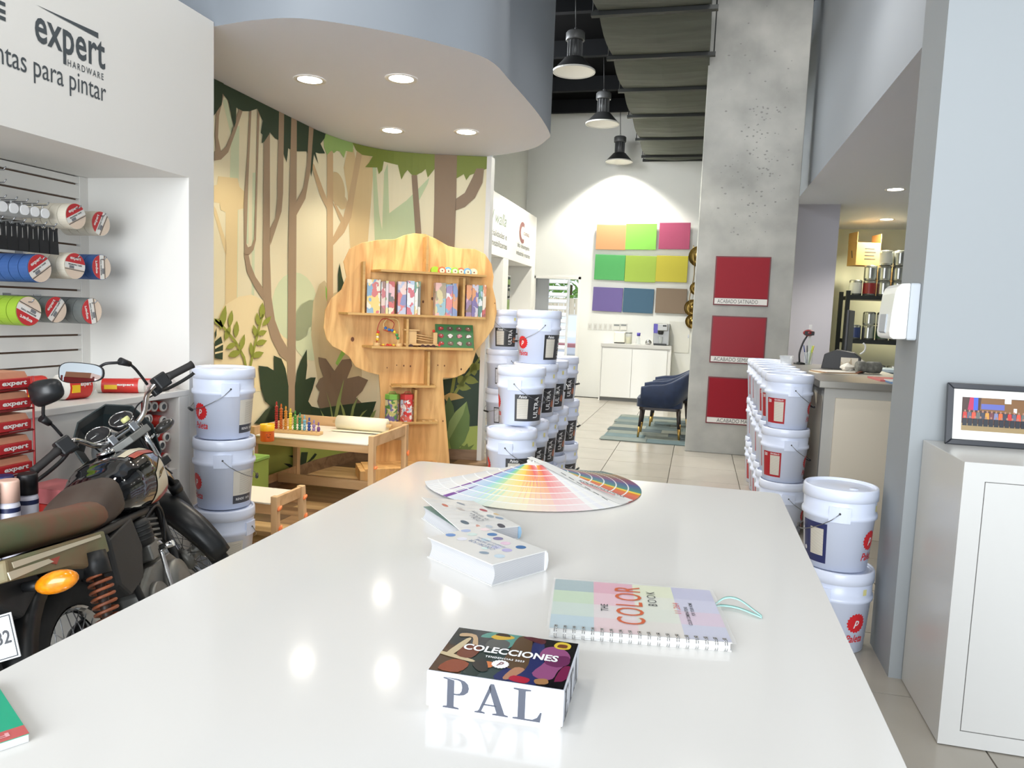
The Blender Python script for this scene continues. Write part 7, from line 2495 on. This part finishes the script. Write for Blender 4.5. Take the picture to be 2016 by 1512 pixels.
# forks and steering head
for s in (-1, 1):
    part(MB().cyl((0.945, s*0.082, 0.96), (1.13, s*0.082, 0.60), 0.0165, n=14), 'fork_tube', M_chrome, True)
    part(MB().cyl((1.105, s*0.082, 0.645), (1.125, s*0.082, 0.605), 0.030, n=14), 'fork_dust_cover', M_black, True)
    part(MB().cyl((1.12, s*0.082, 0.61), (1.285, s*0.082, 0.285), 0.026, n=14), 'fork_lower', M_engd, True)
part(MB().prism([(0.90, -0.10), (0.97, -0.105), (0.98, 0), (0.97, 0.105), (0.90, 0.10), (0.87, 0)], -0.016, 0.016, Matrix.Translation((0, 0, 0.93))), 'top_yoke', M_eng, True, bevel=0.004)
part(MB().prism([(0.99, -0.11), (1.07, -0.11), (1.08, 0), (1.07, 0.11), (0.99, 0.11), (0.97, 0)], -0.016, 0.016, Matrix.Translation((0, 0, 0.76))), 'lower_yoke', M_engd, True, bevel=0.004)
# handlebar
hb = [(0.785, 0.37, 1.048), (0.80, 0.25, 1.062), (0.825, 0.20, 1.062), (0.865, 0.165, 1.045), (0.90, 0.125, 0.995), (0.918, 0.085, 0.975), (0.92, 0.045, 0.972)]
hb = hb+[(x, -y, z) for x, y, z in hb[::-1]]
part(MB().tube(catmull(hb, 5), 0.0115, 12), 'handlebar', M_chrome, True)
for s in (-1, 1):
    part(MB().box(0.90, 0.945, s*0.052-0.016, s*0.052+0.016, 0.945, 0.992), 'bar_clamp', M_steel, True, bevel=0.006)
    g = catmull([(0.783, s*0.382, 1.047), (0.79, s*0.32, 1.054), (0.80, s*0.262, 1.061)], 4)
    part(MB().tube(g, [0.0185, 0.0165, 0.0165, 0.0165, 0.0165, 0.0165, 0.0165, 0.018, 0.020], 14), 'grip', M_rubber, True)
    part(MB().box(0.782, 0.842, s*0.232-0.030, s*0.232+0.030, 1.028, 1.094, ), 'switch_housing', M_black, True, bevel=0.008)
    part(MB().box(0.835, 0.875, s*0.205-0.018, s*0.205+0.018, 1.020, 1.070), 'lever_perch', M_black, True, bevel=0.006)
    lv = catmull([(0.865, s*0.215, 1.035), (0.885, s*0.26, 1.020), (0.878, s*0.32, 1.012), (0.862, s*0.375, 1.010), (0.855, s*0.392, 1.012)], 4)
    o = part(MB().tube(lv, [0.008]*(len(lv)-3)+[0.0065, 0.008, 0.010], 8), 'lever', M_engd, True)
    # cables
    part(MB().tube(catmull([(0.87, s*0.20, 1.03), (0.95, s*0.13, 1.03), (1.03, s*0.09, 0.96), (1.04, s*0.07, 0.82), (0.95, s*0.06, 0.70)], 6), 0.0035, 6), 'control_cable', M_black, True)
part(MB().lathe([(0.016, 0), (0.018, 0.006), (0.018, 0.018), (0.014, 0.022)], 16, Matrix.Translation((0.915, -0.045, 1.0))), 'reservoir_cap', mat('cap_pale_yellow', rgb(206, 206, 140), 0.4), True)
# dials
for s in (-1, 1):
    Mq = Matrix.Translation((1.01, s*0.058, 1.01)) @ Matrix.Rotation(math.radians(-38), 4, 'Y')
    o = part(MB().lathe([(0.034, -0.035), (0.050, -0.01), (0.053, 0.012), (0.046, 0.016)], 26, Mq), 'dial_housing', M_black, True)
    part(MB().lathe([(0.0001, 0.0168), (0.045, 0.0168)], 26, Mq, close=False), 'dial_face', mat('dial_face', rgb(46, 46, 48), 0.2, coat=0.6), True, o, fix=False)
    part(MB().box(-0.002, 0.002, -0.004, 0.034, 0.0172, 0.0178, Mq), 'needle', M_lt, True, o)
    part(MB().lathe([(0.007, 0.017), (0.007, 0.021)], 10, Mq), 'dial_boss', M_steel, True, o)
    part(MB().lathe([(0.047, 0.0155), (0.053, 0.0155), (0.053, 0.019), (0.047, 0.019), (0.047, 0.0155)], 26, Mq, close=False), 'dial_bezel', M_chrome, True, o)
part(MB().lathe([(0.018, 0), (0.018, 0.03), (0.012, 0.034)], 16, Matrix.Translation((0.965, 0.0, 0.95))), 'ignition_lock', M_chrome, True)
# headlamp cowl: open shell seen from the rider's side
rim = [(-0.07, 1.115), (-0.155, 1.045), (-0.17, 0.92), (-0.12, 0.80), (-0.06, 0.755), (0.06, 0.755), (0.12, 0.80), (0.17, 0.92), (0.155, 1.045), (0.07, 1.115)]
r0 = [(1.045+0.06*(z-0.75), y, z) for y, z in rim]
r1 = [(1.15, y*0.88, 0.925+(z-0.925)*0.86) for y, z in rim]
r2_ = [(1.225, y*0.60, 0.92+(z-0.925)*0.60) for y, z in rim]
o = part(MB().loft([r0, r1, r2_], caps=False, smooth=False), 'headlamp_cowl', M_cowl, True, fix=False)
q = o.modifiers.new('thickness', 'SOLIDIFY')
q.thickness = 0.006
part(MB().prism([(y*0.93, z) for y, z in rim if z < 1.0], 1.08, 1.085, Matrix(((0, 0, 1, 0), (1, 0, 0, 0), (0, 1, 0, -0.005), (0, 0, 0, 1)))), 'cowl_inner', M_black, True)
part(MB().lathe([(0.0001, 0.0), (0.085, 0.0), (0.09, -0.03)], 28, Matrix.Translation((1.228, 0, 0.92)) @ Matrix.Rotation(PI/2, 4, 'Y'), close=False), 'headlamp_glass', mat('lamp_glass', rgb(220, 224, 226), 0.08, coat=0.6), True)
for s in (-1, 1):
    part(MB().cyl((1.07, s*0.11, 0.875), (1.06, s*0.16, 0.88), 0.010, n=10), 'front_signal_stalk', M_chrome, True)
    part(MB().sphere((1.055, s*0.205, 0.885), (0.034, 0.052, 0.026), 16, 10), 'front_signal', mat('smoked_lens', rgb(60, 58, 56), 0.2, coat=0.4), True)


# mirrors: placed in the room, then brought into the bike's own coordinates
def mirror(cx, cy, dist, wpx, hpx, tilt, faces, stalk, jpx):
    d = ray(cx, cy)
    c = CAM+d*dist
    right, up = _r.copy(), _u.copy()
    W_, H_ = wpx/FPX*dist/2, hpx/FPX*dist/2
    X = right*math.cos(tilt)+up*math.sin(tilt)
    Yv = -right*math.sin(tilt)+up*math.cos(tilt)
    Z = -_w*faces
    n = 28

    def outline(k, dz):
        pts = []
        for i in range(n):
            a = 2*PI*i/n
            ca, sa = math.cos(a), math.sin(a)
            e = 0.62
            x = W_*k*math.copysign(abs(ca)**e, ca)
            y = H_*k*math.copysign(abs(sa)**e, sa)*(1-0.16*x/W_)
            pts.append(MMI @ (c+X*x+Yv*y+Z*dz))
        return pts
    rings = [outline(0.30, -0.042), outline(0.66, -0.034), outline(0.90, -0.018), outline(1.0, 0.0), outline(0.985, 0.006), outline(0.94, 0.007)]
    o = MB().loft(rings).build('mirror_shell', M_fend, moto)
    MB().add(outline(0.93, 0.0078), [tuple(range(n))]).build('mirror_glass', mat('mirror_glass', rgb(215, 220, 222), 0.03, 1.0), o, fix=False)
    pts = [MMI @ (CAM+ray(x, y)*(dd)) for x, y, dd in stalk]
    MB().tube(catmull(pts, 4), 0.0062, 8).build('mirror_stalk', M_black, o)
    j = [MMI @ (CAM+ray(x, y)*dd) for x, y, dd in jpx]
    MB().cyl(j[0], j[1], 0.012, 0.017, 12).build('mirror_joint', M_black, o)


mirror(161, 734, 2.95, 90, 40, -0.02, 1, [(194, 724, 2.955), (208, 716, 2.95), (232, 714, 2.97), (246, 712, 3.0), (262, 722, 3.02), (276, 738, 3.05), (290, 757, 3.08)], [(256, 717, 3.01), (236, 711, 2.97)])
mirror(92, 771, 2.74, 66, 50, 0.28, -1, [(86, 792, 2.74), (85, 812, 2.75), (88, 824, 2.76), (104, 838, 2.79), (122, 858, 2.82)], [(98, 834, 2.78), (82, 823, 2.75)])

# tank
TK = [(0.37, 0.06, 0.79, 0.73), (0.40, 0.095, 0.825, 0.705), (0.47, 0.13, 0.868, 0.675), (0.57, 0.152, 0.903, 0.655), (0.68, 0.160, 0.915, 0.640), (0.78, 0.150, 0.905, 0.645), (0.85, 0.118, 0.885, 0.67), (0.895, 0.075, 0.86, 0.70), (0.91, 0.035, 0.83, 0.74)]


def tank_pt(x, th, off=0.0):
    x = min(max(x, TK[0][0]), TK[-1][0])
    for a, c in zip(TK, TK[1:]):
        if x <= c[0]:
            k = (x-a[0])/(c[0]-a[0])
            k = k*k*(3-2*k)*0.5+k*0.5
            w, zt, zb = (a[i]+(c[i]-a[i])*k for i in (1, 2, 3))
            break
    ca, sa = math.cos(th), math.sin(th)
    e = 0.78
    y = (w+off)*math.copysign(abs(ca)**e, ca)
    zc, hz = (zt+zb)/2, (zt-zb)/2+off
    return (x, y, zc+hz*math.copysign(abs(sa)**e, sa))


xs = [TK[0][0]+(TK[-1][0]-TK[0][0])*i/26 for i in range(27)]
part(MB().loft([[tank_pt(x, 2*PI*j/32) for j in range(32)] for x in xs]), 'fuel_tank', M_gb)


def tank_decal(c4, m, nm, off=0.0022, n=10):
    """four corners (x, angle) in degrees of the tank section; 180 = right side, 90 = top"""
    v, f = [], []
    for i in range(n+1):
        for j in range(n+1):
            u, w = i/n, j/n
            x = (c4[0][0]*(1-u)+c4[1][0]*u)*(1-w)+(c4[3][0]*(1-u)+c4[2][0]*u)*w
            t = (c4[0][1]*(1-u)+c4[1][1]*u)*(1-w)+(c4[3][1]*(1-u)+c4[2][1]*u)*w
            v.append(tank_pt(x, math.radians(t), off))
    k = n+1
    for i in range(n):
        for j in range(n):
            f.append((i*k+j, (i+1)*k+j, (i+1)*k+j+1, i*k+j+1))
    part(MB().add(v, f, None, True), nm, m, fix=False)


for mir in (0, 1):
    A = (lambda t: t) if not mir else (lambda t: 180-t)
    tank_decal([(0.66, A(178)), (0.84, A(150)), (0.86, A(196)), (0.62, A(224))], M_crme, 'tank_decal_cream')
    tank_decal([(0.60, A(126)), (0.85, A(136)), (0.85, A(146)), (0.60, A(138))], M_dred, 'tank_decal_red', 0.0026)
    tank_decal([(0.58, A(112)), (0.86, A(118)), (0.86, A(134)), (0.58, A(124))], M_crme, 'tank_decal_cream', 0.0024)
    tank_decal([(0.70, A(178)), (0.84, A(172)), (0.84, A(174)), (0.66, A(184))], M_gb, 'tank_decal_line', 0.0032)
    tank_decal([(0.66, A(212)), (0.80, A(200)), (0.82, A(214)), (0.62, A(226))], M_dred, 'tank_decal_red', 0.0030)
part(MB().lathe([(0.034, 0), (0.036, 0.008), (0.030, 0.016)], 22, Matrix.Translation((0.66, 0, 0.914))), 'fuel_cap', M_chrome)
# seat
def seat_ring(x, w, zt, zb):
    out = []
    for j in range(20):
        a = 2*PI*j/20
        ca, sa = math.cos(a), math.sin(a)
        y = w*math.copysign(abs(ca)**0.6, ca)
        z = (zt+zb)/2+(zt-zb)/2*math.copysign(abs(sa)**0.7, sa)
        out.append((x, y, z))
    return out


part(MB().loft([seat_ring(*q) for q in ((0.50, 0.05, 0.82, 0.76), (0.48, 0.095, 0.850, 0.72), (0.42, 0.120, 0.855, 0.69), (0.33, 0.125, 0.835, 0.685), (0.24, 0.118, 0.80, 0.69), (0.20, 0.10, 0.775, 0.70))]), 'rider_seat', mat('seat_grey_brown', rgb(86, 76, 68), 0.6, c2=rgb(70, 56, 48), nscale=7, bump=0.1))
part(MB().loft([seat_ring(*q) for q in ((0.30, 0.11, 0.775, 0.70), (0.22, 0.135, 0.81, 0.70), (0.10, 0.145, 0.825, 0.715), (-0.05, 0.145, 0.85, 0.74), (-0.20, 0.135, 0.875, 0.765), (-0.34, 0.115, 0.895, 0.80), (-0.42, 0.08, 0.895, 0.83), (-0.45, 0.04, 0.89, 0.85))]), 'pillion_seat', M_seat)
for s in (-1, 1):
    P4 = [(-0.40, 0.79), (0.14, 0.705), (0.13, 0.635), (-0.02, 0.630), (-0.14, 0.675), (-0.42, 0.735)]
    y0, y1 = sorted((s*0.118, s*0.152))
    part(MB().prism(P4, -y1, -y0, frame_m((0, 0, 0), (1, 0, 0), (0, 0, 1))), 'side_cover', M_rust, bevel=0.008)
    y0, y1 = sorted((s*0.151, s*0.1545))
    part(MB().prism([(-0.38, 0.775), (0.10, 0.702), (0.10, 0.692), (-0.38, 0.758)], -y1, -y0, frame_m((0, 0, 0), (1, 0, 0), (0, 0, 1))), 'side_stripe', M_crme)
    part(MB().prism([(-0.41, 0.757), (-0.22, 0.728), (-0.20, 0.712), (-0.41, 0.735)], -y1, -y0, frame_m((0, 0, 0), (1, 0, 0), (0, 0, 1))), 'side_stripe', M_crme)
    part(MB().prism([(-0.24, 0.728), (-0.16, 0.716), (-0.19, 0.700)], -y1-0.0004, -y0-0.0004, frame_m((0, 0, 0), (1, 0, 0), (0, 0, 1))), 'side_flash', M_dred)
    # rear shock
    a, c = Vector((0.02, s*0.155, 0.665)), Vector((-0.075, s*0.162, 0.33))
    d = (c-a).normalized()
    part(MB().cyl(a, a+d*0.075, 0.036, 0.040, 16), 'shock_cover', M_black)
    part(MB().cyl(a+d*0.07, a+d*0.30, 0.016, n=12), 'shock_damper', mat('shock_dark', rgb(50, 36, 30), 0.5))
    nx = d.orthogonal().normalized()
    ny = d.cross(nx)
    pts = []
    N = 150
    for i in range(N+1):
        t_ = i/N
        an = 2*PI*9.5*t_
        pts.append(a+d*(0.075+0.22*t_)+nx*(0.033*math.cos(an))+ny*(0.033*math.sin(an)))
    part(MB().tube(pts, 0.0055, 6), 'shock_spring', mat('spring_orange', rgb(190, 104, 62), 0.45, c2=rgb(84, 52, 40), nscale=9))
    part(MB().cyl(c-d*0.06, c, 0.030, 0.022, 14), 'shock_lower_mount', M_engd)
    # rear signals
    part(MB().cyl((-0.245, s*0.06, 0.675), (-0.285, s*0.150, 0.675), 0.013, 0.017, 10), 'signal_stalk', M_black)
    part(MB().sphere((-0.31, s*0.205, 0.675), (0.030, 0.060, 0.032), 18, 10), 'rear_signal', M_amber)
    # swing arm, pegs
    part(MB().bar((0.42, s*0.10, 0.33), (-0.03, s*0.105, 0.30), 0.030, 0.042), 'swing_arm', M_engd, bevel=0.006)
    part(MB().cyl((0.34, s*0.14, 0.27), (0.34, s*0.26, 0.275), 0.013, n=10), 'foot_peg', M_rubber)
    part(MB().tube([(0.88, s*0.03, 0.74), (0.60, s*0.10, 0.66), (0.20, s*0.115, 0.69), (-0.25, s*0.10, 0.73)], 0.014, 8), 'frame_rail', M_engd)
    part(MB().tube([(0.20, s*0.11, 0.69), (0.30, s*0.11, 0.45), (0.36, s*0.10, 0.28)], 0.013, 8), 'frame_post', M_engd)
    part(MB().tube([(0.90, s*0.02, 0.70), (0.80, s*0.07, 0.42), (0.72, s*0.09, 0.24), (0.38, s*0.10, 0.22)], 0.014, 8), 'frame_down_tube', M_engd)
# tail
part(MB().prism([(-0.46, 0.83), (-0.40, 0.80), (-0.20, 0.74), (-0.16, 0.66), (-0.30, 0.60), (-0.44, 0.72)], -0.085, 0.085, frame_m((0, 0, 0), (1, 0, 0), (0, 0, 1))), 'tail_fairing', M_engd, bevel=0.01)
part(MB().box(-0.49, -0.44, -0.07, 0.07, 0.70, 0.78), 'tail_light', mat('tail_red', rgb(150, 24, 24), 0.2, coat=0.5), bevel=0.012)
part(MB().box(-0.40, -0.37, -0.03, 0.03, 0.46, 0.70), 'plate_bracket', M_black)
Mp = Matrix.Translation((-0.405, -0.030, 0.590)) @ Matrix.Rotation(math.radians(12), 4, 'Y')
pl = part(MB().box(-0.002, 0.002, -0.085, 0.085, -0.06, 0.06, Mp), 'licence_plate', mat('plate_white', rgb(226, 230, 234), 0.35), bevel=0.001)
b = MB()
for y0, y1, z0, z1 in ((-0.081, 0.081, 0.053, 0.056), (-0.081, 0.081, -0.056, -0.053), (-0.081, -0.078, -0.053, 0.053), (0.078, 0.081, -0.053, 0.053)):
    b.box(-0.0030, -0.0022, y0, y1, z0, z1, Mp)
part(b, 'plate_border', M_ink, par=pl)
v, f = fit_text('32', 0.038, 0.036, bold=0.02)
Tp = Mp @ Matrix(((0, 0, -1, -0.0034), (-1, 0, 0, -0.053), (0, 1, 0, 0.0), (0, 0, 0, 1)))
part(MB().add([Tp @ Vector(p) for p in v], f), 'plate_number', mat('plate_ink', rgb(34, 36, 44), 0.4), par=pl, fix=False)
# engine
part(MB().prism([(0.30, 0.30), (0.36, 0.23), (0.66, 0.21), (0.74, 0.28), (0.73, 0.40), (0.66, 0.46), (0.44, 0.47), (0.32, 0.42)], -0.115, 0.115, frame_m((0, 0, 0), (1, 0, 0), (0, 0, 1))), 'crankcase', M_eng, bevel=0.015)
for s in (-1, 1):
    part(MB().lathe([(0.105, 0.115), (0.10, 0.145), (0.06, 0.158)], 28, Matrix.Translation((0.60, 0, 0.335)) @ Matrix.Rotation(s*PI/2, 4, 'X')), 'side_case', M_eng)
    part(MB().lathe([(0.075, 0.115), (0.07, 0.135)], 24, Matrix.Translation((0.42, 0, 0.34)) @ Matrix.Rotation(s*PI/2, 4, 'X')), 'clutch_case', M_eng)
Mc = Matrix.Translation((0.60, 0, 0.45)) @ Matrix.Rotation(math.radians(14), 4, 'Y')
part(MB().box(-0.055, 0.055, -0.06, 0.06, 0, 0.20, Mc), 'cylinder', M_eng, bevel=0.01)
for i in range(8):
    part(MB().box(-0.078, 0.078, -0.085, 0.085, 0.015+0.022*i, 0.023+0.022*i, Mc), 'cooling_fin', M_eng)
part(MB().box(-0.06, 0.06, -0.07, 0.07, 0.195, 0.235, Mc), 'cylinder_head', M_engd, bevel=0.012)
part(MB().prism([(0.17, 0.50), (0.20, 0.66), (0.42, 0.68), (0.43, 0.56), (0.36, 0.46), (0.22, 0.44)], -0.125, 0.125, frame_m((0, 0, 0), (1, 0, 0), (0, 0, 1))), 'air_box', mat('airbox_black', rgb(46, 46, 46), 0.55), bevel=0.012)
part(MB().lathe([(0.045, 0), (0.05, 0.02), (0.05, 0.085), (0.04, 0.10)], 20, Matrix.Translation((0.50, -0.09, 0.55))), 'carburettor_top', M_engd)
part(MB().box(0.465, 0.545, -0.13, -0.05, 0.485, 0.55), 'carburettor_body', M_eng, bevel=0.008)
for i in range(4):
    part(MB().lathe([(0.052, 0.57+0.018*i), (0.052, 0.576+0.018*i)], 20, Matrix.Translation((0.50, -0.09, 0))), 'carburettor_rib', M_black)
part(MB().tube(catmull([(0.55, -0.10, 0.63), (0.66, -0.12, 0.66), (0.74, -0.10, 0.60), (0.70, -0.09, 0.50)], 6), 0.006, 6), 'fuel_hose', M_black)
part(MB().tube(catmull([(0.375, -0.14, 0.34), (0.375, -0.19, 0.345), (0.37, -0.20, 0.40), (0.372, -0.205, 0.545)], 5), 0.0085, 8), 'kick_starter', M_chrome)
part(MB().cyl((0.372, -0.205, 0.545), (0.372, -0.255, 0.550), 0.012, n=10), 'kick_pedal', M_chrome)
part(MB().tube(catmull([(0.69, -0.02, 0.55), (0.77, -0.03, 0.48), (0.79, -0.06, 0.34), (0.70, -0.13, 0.19), (0.45, -0.18, 0.17), (0.10, -0.195, 0.21)], 8), 0.020, 12), 'exhaust_pipe', M_chrome)
part(MB().cyl((0.12, -0.195, 0.225), (-0.42, -0.20, 0.33), 0.034, 0.046, 18), 'muffler', M_chrome)
part(MB().bar((0.44, 0.14, 0.24), (0.47, 0.28, -0.01), 0.022, 0.022), 'side_stand', M_engd)
part(MB().tube(catmull([(0.10, 0.09, 0.30), (0.25, 0.12, 0.36), (0.42, 0.12, 0.36)], 5), 0.018, 8), 'chain_guard', M_fend)
